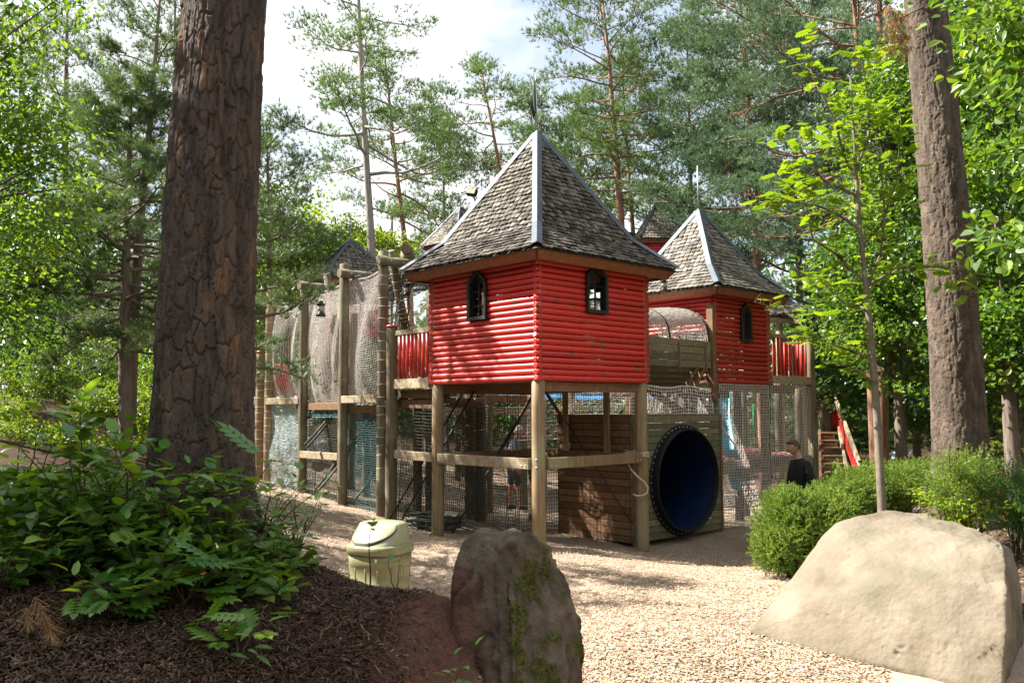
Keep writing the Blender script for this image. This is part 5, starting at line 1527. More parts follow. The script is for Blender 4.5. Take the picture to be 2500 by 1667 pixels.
def person(base, yaw, H, label, mats, hair, look=0.0, stride=.12, arms=((.10, -.05), (-.02, .06)), group=None, short=True, bend=0.03):
    """standing figure; local +X is where it faces"""
    k = H / 1.78
    t = thing('person', base, label, 'person', group)
    R_ = Matrix.Rotation(yaw, 4, 'Z')
    T_ = lambda x, y, z: R_ @ Vector((x * k, y * k, z * k))
    skin, top, low, hairm, shoe = mats
    # body: one continuous skin surface from neck to feet and hands
    J, B = [], []
    def j(p, r):
        J.append((p, (r[0] * k, r[1] * k) if hasattr(r, '__len__') else r * k)); return len(J) - 1
    pel = j(T_(0, 0, .95), (.125, .10)); ab = j(T_(.0, 0, 1.10), (.13, .095)); ch = j(T_(bend, 0, 1.30), (.155, .105)); nk = j(T_(bend + .02, 0, 1.47), (.075, .07)); n2 = j(T_(bend + .045, 0, 1.555), .054); hd = j(T_(bend + .06, 0, 1.62), .06)
    B += [(pel, ab), (ab, ch), (ch, nk), (nk, n2), (n2, hd)]
    feet = []
    for s, sx in ((-1, stride), (1, -stride)):
        hp = j(T_(0, s * .09, .88), .088); kn = j(T_(sx * .55 + .02, s * .10, .49), .058); an = j(T_(sx, s * .10, .09), .042); he = j(T_(sx + .02, s * .10, .045), .042); to = j(T_(sx + .17, s * .115, .03), (.040, .028))
        B += [(pel, hp), (hp, kn), (kn, an), (an, he), (he, to)]
        feet.append((sx, s))
    arm = []
    for s, (ex, hx) in zip((-1, 1), arms):
        sh_ = j(T_(bend, s * .185, 1.40), .034 if not short else .058); el = j(T_(ex - .03, s * .235, 1.13), .026 if not short else .042); wr = j(T_(ex + hx + .03, s * .225, .90), .030)
        B += [(ch, sh_), (sh_, el), (el, wr)]
        arm.append((s, ex, hx))
        d = (J[wr][0] - J[el][0]); hand_chain(J, B, wr, J[wr][0], d, R_ @ Vector((.3, -s, 0)), .0095 * k)
    bd = skinned('body', J, B, skin, t, 1)
    M_ = R_ @ Matrix.Translation(Vector(((bend + .07) * k, 0, 1.545 * k))) @ Matrix.Rotation(look, 4, 'Y') @ Matrix.Scale(k, 4)
    head_mesh(t, M_, skin, hair=hair, hairmat=hairm)
    # top
    J, B = [], []
    pel = j(T_(0, 0, .90), (.16, .125)); ab = j(T_(0, 0, 1.10), (.158, .12)); ch = j(T_(bend, 0, 1.31), (.178, .128)); nk = j(T_(bend + .015, 0, 1.46), (.098, .085)); co_ = j(T_(bend + .03, 0, 1.515), (.072, .07))
    B += [(pel, ab), (ab, ch), (ch, nk), (nk, co_)]
    for s, ex, hx in arm:
        sh_ = j(T_(bend, s * .192, 1.40), .090); el = j(T_(ex - .03, s * .238, 1.13), .072)
        B += [(ch, sh_), (sh_, el)]
        if not short:
            wr = j(T_(ex + hx + .025, s * .227, .92), .052); B.append((el, wr))
    tp_ = skinned('jacket' if not short else 'shirt', J, B, top, t, 1 if not short else 2)
    # legs
    J, B = [], []
    w_ = j(T_(0, 0, .98), (.138, .115)); pel = j(T_(0, 0, .88), (.15, .12)); B.append((w_, pel))
    for sx, s in feet:
        hp = j(T_(sx * .2, s * .095, .74), .094); kn = j(T_(sx * .55 + .015, s * .10, .50), .078 if short else .068); B += [(pel, hp), (hp, kn)]
        if not short:
            an = j(T_(sx, s * .10, .07), .055); B.append((kn, an))
    skinned('shorts' if short else 'trousers', J, B, low, t, 2)
    for sx, s in feet:
        J, B = [], []
        a = j(T_(sx - .03, s * .10, .055), (.05, .05)); b_ = j(T_(sx + .08, s * .11, .045), (.052, .042)); c_ = j(T_(sx + .19, s * .118, .035), (.042, .03)); B += [(a, b_), (b_, c_)]
        skinned('shoe', J, B, shoe, t, 1)
    return t
q = P(1948, 1071, 13.3)
mz = q.z - 1.80
pz = person(Vector((P(1956, 1100, 13.3).x, 13.3, mz)), math.pi + .12, 1.80, 'man in a black fleece jacket looking down beside the green shrubs', (MT['skin'], MT['jacket'], MT['trousers'], MT['hair_brown'], MT['jacket']), .008, look=.22, short=False, bend=-.0 + .02)
g = MB()     # sunglasses pushed up on the head
Mh = Matrix.Rotation(math.pi + .12, 4, 'Z') @ Matrix.Translation(Vector((.09, 0, 1.80 / 1.78 * 1.545))) @ Matrix.Rotation(.22, 4, 'Y')
hb_ = Vector((P(1956, 1100, 13.3).x, 13.3, mz))
g.tube([hb_ + (Mh @ Vector((.108 * math.cos(a) - .0, .086 * math.sin(a), .186 + .02 * math.cos(a)))) for a in np.linspace(-1.6, 1.6, 15)], .006, 6)
g.build('sunglasses', MT['black'], pz)
q = P(1255, 1244, 18.5)
person(Vector((q.x, q.y, q.z)), .15, 1.76, 'white haired man in checked shirt and shorts behind the net', (MT['skin_red'], MT['shirt'], MT['shorts'], MT['hair_white'], MT['trousers']), .05, look=.1, short=True)
# seated pair far right with a pushchair
def seated(base, yaw, H, label, mats, hair):
    k = H / 1.7
    t = thing('person', base, label, 'person')
    R_ = Matrix.Rotation(yaw, 4, 'Z'); T_ = lambda x, y, z: R_ @ Vector((x * k, y * k, z * k))
    skin, top, low, hairm = mats
    J, B = [], []
    def j(p, r): J.append((p, (r[0] * k, r[1] * k) if hasattr(r, '__len__') else r * k)); return len(J) - 1
    pel = j(T_(0, 0, .5), (.13, .11)); ch = j(T_(.03, 0, .85), (.15, .10)); nk = j(T_(.04, 0, 1.03), (.07, .065)); hd = j(T_(.06, 0, 1.14), .055); B += [(pel, ch), (ch, nk), (nk, hd)]
    for s in (-1, 1):
        hp = j(T_(.08, s * .1, .48), .085); kn = j(T_(.45, s * .11, .48), .06); an = j(T_(.46, s * .11, .08), .042); to = j(T_(.6, s * .12, .03), .03); B += [(pel, hp), (hp, kn), (kn, an), (an, to)]
        sh_ = j(T_(.03, s * .18, .96), .055); el = j(T_(.10, s * .23, .70), .042); wr = j(T_(.32, s * .14, .62), .03); B += [(ch, sh_), (sh_, el), (el, wr)]
        hand_chain(J, B, wr, J[wr][0], J[wr][0] - J[el][0], R_ @ Vector((0, 0, -1)), .009 * k)
    skinned('body', J, B, skin, t, 1)
    head_mesh(t, R_ @ Matrix.Translation(Vector((.07 * k, 0, 1.09 * k))) @ Matrix.Scale(k, 4), skin, hair=hair, hairmat=hairm)
    J, B = [], []
    pel = j(T_(0, 0, .48), (.16, .13)); ch = j(T_(.03, 0, .86), (.17, .12)); nk = j(T_(.04, 0, 1.0), (.09, .08)); B += [(pel, ch), (ch, nk)]
    for s in (-1, 1):
        sh_ = j(T_(.03, s * .185, .965), .07); el = j(T_(.10, s * .232, .70), .055); B += [(ch, sh_), (sh_, el)]
    skinned('shirt', J, B, top, t, 2)
    J, B = [], []
    pel = j(T_(0, 0, .47), (.155, .12)); 
    for s in (-1, 1):
        hp = j(T_(.1, s * .1, .48), .095); kn = j(T_(.45, s * .11, .48), .07); an = j(T_(.46, s * .11, .12), .055); B += [(pel, hp), (hp, kn), (kn, an)]
    skinned('trousers', J, B, low, t, 1)
    return t
YS = 27.0
q = P(2207, 1104, YS); seat_z = q.z - 1.32
seated(Vector((q.x, YS, seat_z)), -2.2, 1.68, 'seated woman in a pale top far behind the shrubs', (MT['skin'], MT['cloth_white'], MT['trousers'], MT['hair_brown']), .06)
q2 = P(2222, 1112, YS - .3)
seated(Vector((q2.x, YS - .35, q2.z - 1.0)), -2.0, 1.25, 'child in light blue sitting beside the seated woman', (MT['skin'], MT['cloth_blue'], MT['trousers'], MT['hair_brown']), .05)
bs = thing('bench', (q.x, YS, seat_z), 'plain wooden bench under the seated woman and child', 'bench')
g = MB(); g.box((q.x + .1, YS + .0, seat_z + .40), (1.5, .4, .05)); g.build('seat', MT['beam'], bs)
for sx in (-.55, .6):
    g = MB(); g.box((q.x + .1 + sx, YS, seat_z + .16), (.07, .34, .46)); g.build('leg', MT['beam_dark'], bs)
pc_ = P(2185, 1130, YS - 1.5)
pu = thing('pushchair', (pc_.x, pc_.y, pc_.z - .55), 'dark pushchair with a white cloth on it left of the seated woman', 'pushchair')
z0 = pc_.z - .55
for dx in (-.28, .28):
    for dy in (-.25, .25):
        g = MB(); g.ring((pc_.x + dx, pc_.y + dy, z0 + .11), (1, 0, 0), (0, 0, 1), .095, .018, 16, 6); g.build('wheel', MT['rubber'], pu)
g = MB()
for dy in (-.25, .25):
    g.tube([(pc_.x - .28, pc_.y + dy, z0 + .11), (pc_.x + .1, pc_.y + dy, z0 + .55), (pc_.x + .42, pc_.y + dy, z0 + .95)], .014, 6)
    g.tube([(pc_.x + .28, pc_.y + dy, z0 + .11), (pc_.x - .1, pc_.y + dy, z0 + .55)], .014, 6)
g.tube([(pc_.x + .42, pc_.y - .25, z0 + .95), (pc_.x + .42, pc_.y + .25, z0 + .95)], .016, 6)
g.build('frame', MT['steel'], pu)
g = MB(); g.lathe((pc_.x - .05, pc_.y, z0 + .42), [(.12, 0), (.24, .06), (.27, .2), (.26, .26), (.2, .2)], 16); g.build('seat', MT['jacket'], pu)
g = MB(); g.lathe((pc_.x + .02, pc_.y, z0 + .62), [(.26, 0), (.24, .12), (.16, .22), (.01, .26)], 16); g.build('cover', MT['cloth_white'], pu)
# red bench frame at the far right
rb = thing('bench', P(2470, 1240, 14.5), 'red painted metal bench frame at the far right edge', 'bench')
zg = g1(P(2470, 1240, 14.5).x, 14.5)
x0 = P(2452, 1240, 14.5).x
for dx in (0, .75):
    for dy in (0, .55):
        g = MB(); g.tube([(x0 + dx, 14.5 + dy, zg - .1), (x0 + dx, 14.5 + dy, zg + .42)], .022, 8); g.build('leg', MT['red'], rb)
    g = MB(); g.beam((x0 + dx, 14.45, zg + .42), (x0 + dx, 15.1, zg + .42), .03, .04); g.build('cross_bar', MT['red'], rb)
for k in range(5):
    g = MB(); g.beam((x0 - .35, 14.5 + .13 * k, zg + .455), (x0 + 1.4, 14.5 + .13 * k, zg + .455), .09, .03); g.build('slat', MT['red'], rb)
for k in range(3):
    g = MB(); g.beam((x0 - .35, 15.10 + .02 * k, zg + .56 + .12 * k), (x0 + 1.4, 15.10 + .02 * k, zg + .56 + .12 * k), .03, .09); g.build('back_slat', MT['red'], rb)

# ------------------------------------------------------------------ trees: trunks with plated bark
def bark_trunk(name, cen, rad, z0, z1, nth, nz, plate, depth, mat_, parent, seed, arc=None):
    """furrowed trunk: plates of random height between deep grooves; cen(z) -> x,y ; rad(z) -> radius"""
    r = np.random.default_rng(seed)
    th = np.linspace(0, 2 * np.pi, nth, endpoint=False); zz = np.linspace(z0, z1, nz)
    T, Z = np.meshgrid(th, zz); T, Z = T.ravel(), Z.ravel()
    Rm = float(np.mean([rad(z) for z in zz[::20]]))
    circ = 2 * np.pi * Rm
    pw, pl = plate
    rows, colsn = int((z1 - z0) / pl) + 2, max(4, int(round(circ / pw)))
    sd = []
    for i in range(-1, rows + 1):
        for k in range(colsn):
            sd.append(((k + r.uniform(-.38, .38) + .5 * (i % 2)) * circ / colsn, (i + r.uniform(-.45, .45)) * pl, r.random()))
    sd = np.array(sd)
    sd = np.concatenate([sd, sd + [circ, 0, 0], sd - [circ, 0, 0]])
    order = np.argsort(sd[:, 1]); sd = sd[order]
    X = T / (2 * np.pi) * circ; Y = Z - z0
    q3 = np.c_[np.cos(T) * Rm, np.sin(T) * Rm, Z]
    X = X + pw * .85 * fbm(q3 * np.array([7, 7, 3.2]), 4); Y = Y + pl * .65 * fbm(q3 * np.array([8, 8, 4]) + 50, 4)
    F1 = np.full(len(X), 9e9); F2 = F1.copy(); ID = np.zeros(len(X))
    blk = nth * 8
    for s in range(0, len(X), blk):
        x, y = X[s:s + blk], Y[s:s + blk]
        a = np.searchsorted(sd[:, 1], y.min() - 2.2 * pl); b = np.searchsorted(sd[:, 1], y.max() + 2.2 * pl)
        c = sd[a:b]
        d = np.sqrt(((x[:, None] - c[None, :, 0]) / pw) ** 2 + ((y[:, None] - c[None, :, 1]) / pl) ** 2)
        i1 = d.argmin(1); f1 = d[np.arange(len(x)), i1]
        d[np.arange(len(x)), i1] = 9e9
        F1[s:s + blk] = f1; F2[s:s + blk] = d.min(1); ID[s:s + blk] = c[i1, 2]
    g = F2 - F1
    h = sstep(.0, .13, g) * (.35 + .65 * ID) - 1
    lay = np.floor((h + 1) * 3 + 1.2 * fbm(q3 * np.array([9, 9, 5]) + 20, 3)) / 3
    rid = np.abs(fbm(q3 * np.array([9, 9, 1.7]) * (.11 / pw) ** .5 + 31, 3))
    h = h * .38 + .22 * (lay - 1) + .40 * (sstep(.0, .14, rid) - 1) + .34 * fbm(q3 * np.array([17, 17, 7]) * (.058 / pw) ** .5, 5, .6)
    ID = .30 * ID + .70 * np.clip(.5 + .9 * fbm(q3 * np.array([13, 13, 5]) + 77, 4), 0, 1)
    cx = np.array([cen(z) for z in zz]); rr = np.array([rad(z) for z in zz])
    wob = 1 + .03 * np.sin(3 * T + 1.3 * Z) + .02 * np.sin(5 * T - .7 * Z)
    R = np.repeat(rr, nth) * wob + h * depth
    V = np.c_[np.repeat(cx[:, 0], nth) + np.cos(T) * R, np.repeat(cx[:, 1], nth) + np.sin(T) * R, Z]
    i = np.arange(nz * nth).reshape(nz, nth)
    Fq = np.stack([i[:-1], np.roll(i[:-1], -1, 1), np.roll(i[1:], -1, 1), i[1:]], -1).reshape(-1, 4)
    return npmesh(name, V, Fq, mat_, parent, smooth=True, attrs={'rnd': np.clip(ID * .8 + .2 * r.random(len(ID)), 0, 1)})

def blades(C, D, n, L, w, seed, spread=.75, crn=None):
    """n thin needles at each centre C about direction D"""
    r = np.random.default_rng(seed)
    C = np.repeat(C, n, 0); D = np.repeat(D, n, 0)
    d = nrm(D + spread * r.normal(size=D.shape) * .7)
    l = L * (.7 + .5 * r.random(len(C)))
    s = nrm(np.cross(d, r.normal(size=d.shape))) * (w / 2)
    b = C + d * (.02 * L)
    V = np.stack([b - s, b + s, b + d * l[:, None]], 1).reshape(-1, 3)
    F = np.arange(len(C) * 3).reshape(-1, 3)
    base = np.repeat(crn, n) if crn is not None else r.random(len(C))
    rn_ = np.clip(.65 * base + .35 * r.random(len(C)), 0, 1)
    return V, F, np.repeat(rn_, 3)
def leaves(C, N, T, size, seed, fold=.25, shape=0, crn=None):
    """folded leaves: C centres (stem end), N normals, T stem-to-tip directions"""
    r = np.random.default_rng(seed)
    n = len(C)
    T = nrm(T); S = nrm(np.cross(N, T)); N = np.cross(T, S)
    l = (size * (.65 + .6 * r.random(n)))[:, None]
    fz = N * l * fold * .5
    if shape == 0:
        V = np.stack([C, C + T * l * .5 + S * l * .30 + fz, C + T * l, C + T * l * .5 - S * l * .30 + fz], 1)
        o = (np.arange(n) * 4)[:, None]
        F = np.concatenate([o + np.array([[0, 2, 1]]), o + np.array([[0, 3, 2]])]); k = 4
    else:
        V = np.stack([C, C + T * l * .28 + S * l * .26 + fz * .8, C + T * l * .66 + S * l * .30 + fz, C + T * l - N * l * .08, C + T * l * .66 - S * l * .30 + fz, C + T * l * .28 - S * l * .26 + fz * .8], 1)
        o = (np.arange(n) * 6)[:, None]
        F = np.concatenate([o + np.array([[0, 3, 2, 1]]), o + np.array([[0, 5, 4, 3]])]); k = 6
    base = crn if crn is not None else r.random(n)
    return V.reshape(-1, 3), F, np.repeat(np.clip(.55 * base + .45 * r.random(n), 0, 1), k)

def wp_path(wps, Y, ztop):
    pts = [P(u, v, Y) for u, v in wps]
    pts.sort(key=lambda p: p.z)
    zs = np.array([p.z for p in pts]); xs = np.array([p.x for p in pts]); ys = np.array([p.y for p in pts])
    sx0 = (xs[1] - xs[0]) / (zs[1] - zs[0]) if len(pts) > 1 else 0
    sx1 = (xs[-1] - xs[-2]) / (zs[-1] - zs[-2]) if len(pts) > 1 else 0
    def c(z):
        if z < zs[0]: return xs[0] + sx0 * .6 * (z - zs[0]), float(Y)
        if z > zs[-1]: return xs[-1] + sx1 * (z - zs[-1]), float(Y)
        return float(np.interp(z, zs, xs)), float(Y)
    return c
def tree_group(kind): return {'pine': 'pines standing round the playground', 'leaf': 'leafy trees round the playground', 'shrub': 'shrubs round the playground'}[kind]
GOLD = 2.39996
def pine(label, cen, r0, zlow, ztop, R, nl, seed, bark, needle, L=.13, w=.013, nb=8, pad=.34, tp=20, prof=None, trunk=True, limb_r=.035, up=.35, flat=.45, long_sprays=False, gap=.0, asym=None):
    rr = random.Random(seed)
    b0 = cen(0.0)
    zg = g1(*b0); b0 = cen(zg)
    t = thing('pine_tree', (b0[0], b0[1], zg), label, 'pine tree', tree_group('pine'))
    W = MB()
    m = 14
    zs = [zg - .2 + (ztop - zg + .2) * (k / m) for k in range(m + 1)]
    if trunk:
        W.tube([Vector((*cen(z), z)) for z in zs], [max(.02, r0 * (1 - .82 * max(0, (z - zg) / (ztop - zg)) ** 1.15)) * (1.25 if k == 0 else 1) for k, z in enumerate(zs)], 12, wob=.08, rnd=rr)
    pads, dirs, tone = [], [], []
    def trad(z): return r0 * (1 - .82 * max(0, (z - zg) / (ztop - zg)) ** 1.15)
    for i in range(nl):
        tt = min(1, max(0, (i + rr.uniform(.1, .9)) / nl))
        z = zlow + (ztop - zlow) * tt
        az = i * GOLD + rr.uniform(-.5, .5)
        f = (prof(tt) if prof else (.55 + .45 * math.sin(math.pi * min(1, tt * 1.1 + .15))) * (1 if tt < .75 else 1 - (tt - .75) * 2.4))
        ln = R * max(.22, f) * rr.uniform(.7, 1.12)
        if asym: ln *= 1 + asym * math.cos(az - math.pi)
        el = -.15 + .85 * tt + rr.uniform(-.2, .2)
        d = Vector((math.cos(az) * math.cos(el), math.sin(az) * math.cos(el), math.sin(el)))
        p = Vector((*cen(z), z))
        pts = [p]; n = 6
        for k in range(n):
            d = (d + Vector((rr.uniform(-.28, .28), rr.uniform(-.28, .28), rr.uniform(-.22, .22) + (up * .25 if k > 1 else -.04)))).normalized()
            p = p + d * ln / n; pts.append(p)
        lr = max(.012, min(limb_r, trad(z) * .55) * (ln / R) ** .5)
        W.tube(pts, [lr * (1 - .8 * k / n) for k in range(n + 1)], 6, cap=False)
        if rr.random() < gap: continue
        ns = max(3, int(ln / .28))
        for s in range(ns):
            u = .30 + .70 * (s + rr.random()) / ns
            k = min(n - 1, int(u * n)); q = pts[k].lerp(pts[k + 1], u * n - k)
            ld = (pts[k + 1] - pts[k]).normalized()
            sd = ld.cross(UZ).normalized() * (1 if s % 2 else -1)
            bd = (ld * rr.uniform(.3, .8) + sd * rr.uniform(.4, 1.0) + UZ * rr.uniform(-.15, .5)).normalized()
            bl = ln * rr.uniform(.14, .30) * (1.25 - .5 * u)
            e = q + bd * bl
            W.tube([q, q + bd * bl * .55 + UZ * .02, e], [lr * .35, lr * .25, .004], 3, cap=False)
            tn = rr.random()
            for c in range(2 if long_sprays else 1):
                pads.append((e - bd * (bl * .45 * c), bd, tn)); 
        pads.append((pts[-1], d, rr.random()))
    r = np.random.default_rng(seed + 900)
    PC = np.array([p[0][:] for p in pads]); PD = np.array([p[1][:] for p in pads]); PT = np.array([p[2] for p in pads])
    n = len(PC)
    sz = pad * (.6 + .7 * r.random(n))
    off = r.normal(size=(n, tp, 3)) * .5
    if long_sprays:
        off = off * np.array([.45, .45, .35]) + PD[:, None, :] * (r.random((n, tp, 1)) * 1.6 - .5)
    else: off = off * np.array([1, 1, flat])
    C = (PC[:, None, :] + off * sz[:, None, None])
    D = nrm(off * .7 + PD[:, None, :] * .7 + np.array([0, 0, .75]))
    V, F, rn_ = blades(C.reshape(-1, 3), D.reshape(-1, 3), nb, L, w, seed + 5, crn=np.clip(np.repeat(PT, tp) * .8 + .2 * r.random(n * tp), 0, 1))
    if trunk: W.build('trunk', bark, t)
    else: W.build('branches', bark, t)
    npmesh('crown', V, F, needle, t, attrs={'rnd': rn_}, kind='stuff')
    return t

def leaf_tree(name, label, base, H, r0, blobs, nleaf, size, seed, bark, mat_, cat='tree', group=None, shape=0, lean=(0, 0), spray=.45, limbs=True, up=.75, flat=.35, trunk=True, fork=.35, gath=55):
    """blobs: ellipsoids (centre, radii) that the foliage sprays fill, mostly towards their skins"""
    rr = random.Random(seed); r = np.random.default_rng(seed)
    zg = g1(base[0], base[1])
    t = thing(name, (base[0], base[1], zg), label, cat, group)
    W = MB(); n = 8
    tp = [Vector((base[0] + lean[0] * (k / n) ** 1.3 + rr.uniform(-.03, .03) * (k > 0), base[1] + lean[1] * (k / n) ** 1.3, zg - .15 + (H + .15) * k / n)) for k in range(n + 1)]
    if trunk: W.tube(tp, [r0 * (1 - .75 * k / n) * (1.2 if k == 0 else 1) for k in range(n + 1)], 10, wob=.06, rnd=rr)
    vols = np.array([b[1][0] * b[1][1] * b[1][2] for b in blobs]) ** .75; vols = vols / vols.sum()
    ns = max(6, nleaf // gath)
    C, D = [], []
    for (c, rd), f in zip(blobs, vols):
        c = np.array(c); rd = np.array(rd)
        k = max(3, int(ns * f))
        dd = nrm(r.normal(size=(k, 3))); rad = r.random(k) ** .42
        pos = c + dd * rad[:, None] * rd
        C.append(pos); D.append(nrm(dd * np.array([1, 1, .35]) + .4 * r.normal(size=(k, 3))))
        if limbs:
            for q in pos[:max(2, k // 5)]:
                q = Vector(q); zt = zg + H * min(1, max(fork, (q.z - zg) / H - .18))
                k2 = min(n - 1, int(max(0, (zt - zg) / H) * n)); s0 = tp[k2].lerp(tp[k2 + 1], max(0, (zt - zg) / H) * n - k2)
                md = s0.lerp(q, .55) + Vector((rr.uniform(-.12, .12), rr.uniform(-.12, .12), rr.uniform(0, .2)))
                lr = min(r0 * .3, .04) * rr.uniform(.5, 1)
                W.tube([s0, s0.lerp(md, .5) + Vector((0, 0, .05)), md, q], [lr, lr * .8, lr * .5, .005], 5, cap=False)
    C = np.concatenate(C); D = np.concatenate(D); k = len(C)
    tone = r.random(k)
    off = r.normal(size=(k, gath, 3)) * .5 * np.array([1, 1, flat]) * spray
    Cl = C[:, None, :] + off + D[:, None, :] * (r.random((k, gath, 1)) - .4) * spray
    Nn = nrm(np.array([0, 0, up]) + .55 * r.normal(size=(k, gath, 3)) + D[:, None, :] * .3)
    Tt = nrm(off * 1.2 + D[:, None, :] * .8 + .5 * r.normal(size=(k, gath, 3)) + np.array([0, 0, -.25]))
    V, F, rn_ = leaves(Cl.reshape(-1, 3), Nn.reshape(-1, 3), Tt.reshape(-1, 3), size, seed + 3, shape=shape, crn=np.repeat(tone, gath))
    if W.V: W.build('trunk' if name != 'shrub' else 'stems', bark, t)
    npmesh('crown' if name != 'shrub' else 'foliage', V, F, mat_, t, attrs={'rnd': rn_}, kind='stuff')
    return t

# the two big pines that frame the view
def mk_path(rows, Y):
    pts = sorted([(P(u, v, Y).z, P(u, v, Y).x, w * Y / FOC) for u, v, w in rows])
    z = np.array([p[0] for p in pts]); x = np.array([p[1] for p in pts]); r = np.array([p[2] for p in pts])
    return (lambda q: (float(np.interp(q, z, x)) + (q - z[-1]) * (x[-1] - x[-2]) / (z[-1] - z[-2]) * (q > z[-1]), Y)), (lambda q: float(np.interp(q, z, r)) if q <= z[-1] else float(max(.05, r[-1] - (q - z[-1]) * .018)))
YL = 5.0
cL, rL = mk_path([(549, 0, 103), (536, 230, 108), (522, 459, 113), (510, 700, 117), (502, 900, 120), (494, 1080, 124), (488, 1200, 132), (484, 1290, 150), (482, 1380, 172)], YL)
tl = thing('pine_tree', (*cL(1.0), 1.0), 'huge dark pine trunk with deeply plated bark at the left front', 'pine tree', tree_group('pine'))
bark_trunk('trunk', cL, rL, .75, 4.9, 250, 720, (.050, .165), .033, MT['bark_left'], tl, 3)
W = MB(); W.tube([Vector((*cL(z), z)) for z in (4.88, 7, 9, 11, 13, 15)], [rL(4.8) * .96, .22, .19, .16, .12, .05], 16); W.build('upper_trunk', MT['bark_orange'], tl)
YR = 10.5
cR, rR = mk_path([(2257, 0, 49), (2283, 250, 53), (2308, 520, 56), (2332, 900, 60), (2342, 1080, 64), (2350, 1200, 70), (2352, 1290, 80)], YR)
tr = thing('pine_tree', (*cR(.4), .35), 'tall straight grey brown pine trunk at the right behind the boulder', 'pine tree', tree_group('pine'))
bark_trunk('trunk', cR, rR, .15, 7.2, 150, 620, (.046, .145), .027, MT['bark_right'], tr, 4)
W = MB(); W.tube([Vector((*cR(z), z)) for z in (7.18, 9, 11, 13, 15, 17)], [rR(7.2) * .97, .2, .18, .15, .10, .04], 14); W.build('upper_trunk', MT['bark_orange'], tr)
def crown_only(parent, C, R, n, seed, mat_):
    r = np.random.default_rng(seed)
    dd = nrm(r.normal(size=(n, 3))); pos = np.array(C) + dd * (r.random((n, 1)) ** .4) * np.array(R)
    Cc = (pos[:, None, :] + r.normal(size=(n, 16, 3)) * np.array([.2, .2, .1])).reshape(-1, 3)
    V, F, rn_ = blades(Cc, np.tile([[0, 0, 1.0]], (len(Cc), 1)), 6, .16, .02, seed)
    npmesh('crown', V, F, mat_, parent, attrs={'rnd': rn_}, kind='stuff')
crown_only(tl, (cL(14)[0], YL, 14), (2.0, 2.0, 1.6), 120, 7, MT['needle'])
crown_only(tr, (cR(15)[0], YR, 15.5), (2.2, 2.2, 1.8), 120, 8, MT['needle'])

NB, NN, NL_ = MT['needle_blue'], MT['needle'], MT['needle_long']
# pines behind the structure, one by one
def zv(v, Y): return P(1250, v, Y).z
pine('tall pale grey pine trunk rising behind the net gallery', wp_path([(909, 633), (885, 245), (875, 0)], 22, 15), .135, zv(430, 22), 15.5, 2.9, 30, 201, MT['bark_pale'], NN, L=.15, w=.016, pad=.36, tp=20, prof=lambda t: .95 - .3 * t, limb_r=.05, gap=.1)
pine('slim reddish pine just right of the pale grey trunk', wp_path([(991, 612), (966, 400), (948, 224)], 27, 13), .13, zv(590, 27), zv(110, 27), 2.3, 34, 202, MT['bark_orange'], NN, L=.16, w=.018, pad=.36, tp=18, gap=.1)
pine('leaning orange pine with a bare broken top above the roof ridge', wp_path([(1220, 408), (1187, 237), (1170, 150)], 26, 12), .13, zv(430, 26), zv(165, 26), 2.2, 20, 203, MT['bark_orange'], NN, L=.16, w=.018, pad=.34, tp=18, gap=.25)
pine('tall umbrella topped pine in the centre behind the roofs', wp_path([(1513, 490), (1497, 286), (1485, 122), (1473, 25)], 25, 14), .17, zv(480, 25), zv(-10, 25), 3.0, 46, 204, MT['bark_orange'], NN, L=.16, w=.017, pad=.38, tp=20, prof=lambda t: .50 + .5 * t if t < .8 else .95 - 2.2 * (t - .8), limb_r=.06, up=.1)
pine('slim second pine close behind the umbrella topped one', wp_path([(1545, 560), (1526, 300), (1518, 150)], 29, 14), .13, zv(560, 29), zv(120, 29), 2.3, 34, 205, MT['bark_orange'], NN, L=.17, w=.02, pad=.4, tp=18)
pine('bushy blue green pine left of the right framing trunk', wp_path([(2112, 516), (2095, 150), (2085, 0)], 19, 14), .13, zv(560, 19), 13.6, 3.3, 52, 206, MT['bark_orange'], NB, L=.14, w=.014, pad=.38, tp=36, limb_r=.05, asym=.25)
pine('reddish pine with thick blue green boughs right of the small tower mast', wp_path([(1848, 640), (1838, 400), (1815, 100)], 23, 15), .15, zv(640, 23), 14.5, 3.1, 56, 207, MT['bark_orange'], NB, L=.15, w=.016, pad=.40, tp=36, limb_r=.05)
pine('dense pine filling the gap behind the far red turret', wp_path([(1690, 580), (1680, 200)], 29, 14), .13, zv(600, 29), zv(70, 29), 3.0, 50, 208, MT['bark_brown'], NN, L=.17, w=.02, pad=.42, tp=20)
pine('tall bluish pine with its crown beyond the top of the view', wp_path([(1950, 650), (1940, 300)], 27, 17), .15, zv(660, 27), 16.0, 3.2, 56, 209, MT['bark_brown'], NB, L=.17, w=.02, pad=.42, tp=20)
pine('mid green pine low behind the left slope of the big roof', wp_path([(1085, 620), (1082, 350)], 30, 11), .11, zv(640, 30), zv(300, 30), 2.2, 30, 210, MT['bark_brown'], NN, L=.18, w=.021, pad=.4, tp=18)
pine('slender pine with a thin top left of the flag', wp_path([(1310, 620), (1300, 350)], 31, 12), .11, zv(620, 31), zv(240, 31), 2.3, 30, 211, MT['bark_orange'], NN, L=.18, w=.021, pad=.4, tp=18)
pine('dark pine whose boughs reach out right of the big left trunk', wp_path([(582, 1000), (578, 300)], 10.2, 7), .08, zv(900, 10.2), zv(330, 10.2), 1.0, 26, 212, MT['bark_brown'], NL_, L=.10, w=.007, nb=12, pad=.26, tp=16, long_sprays=True, up=.2)
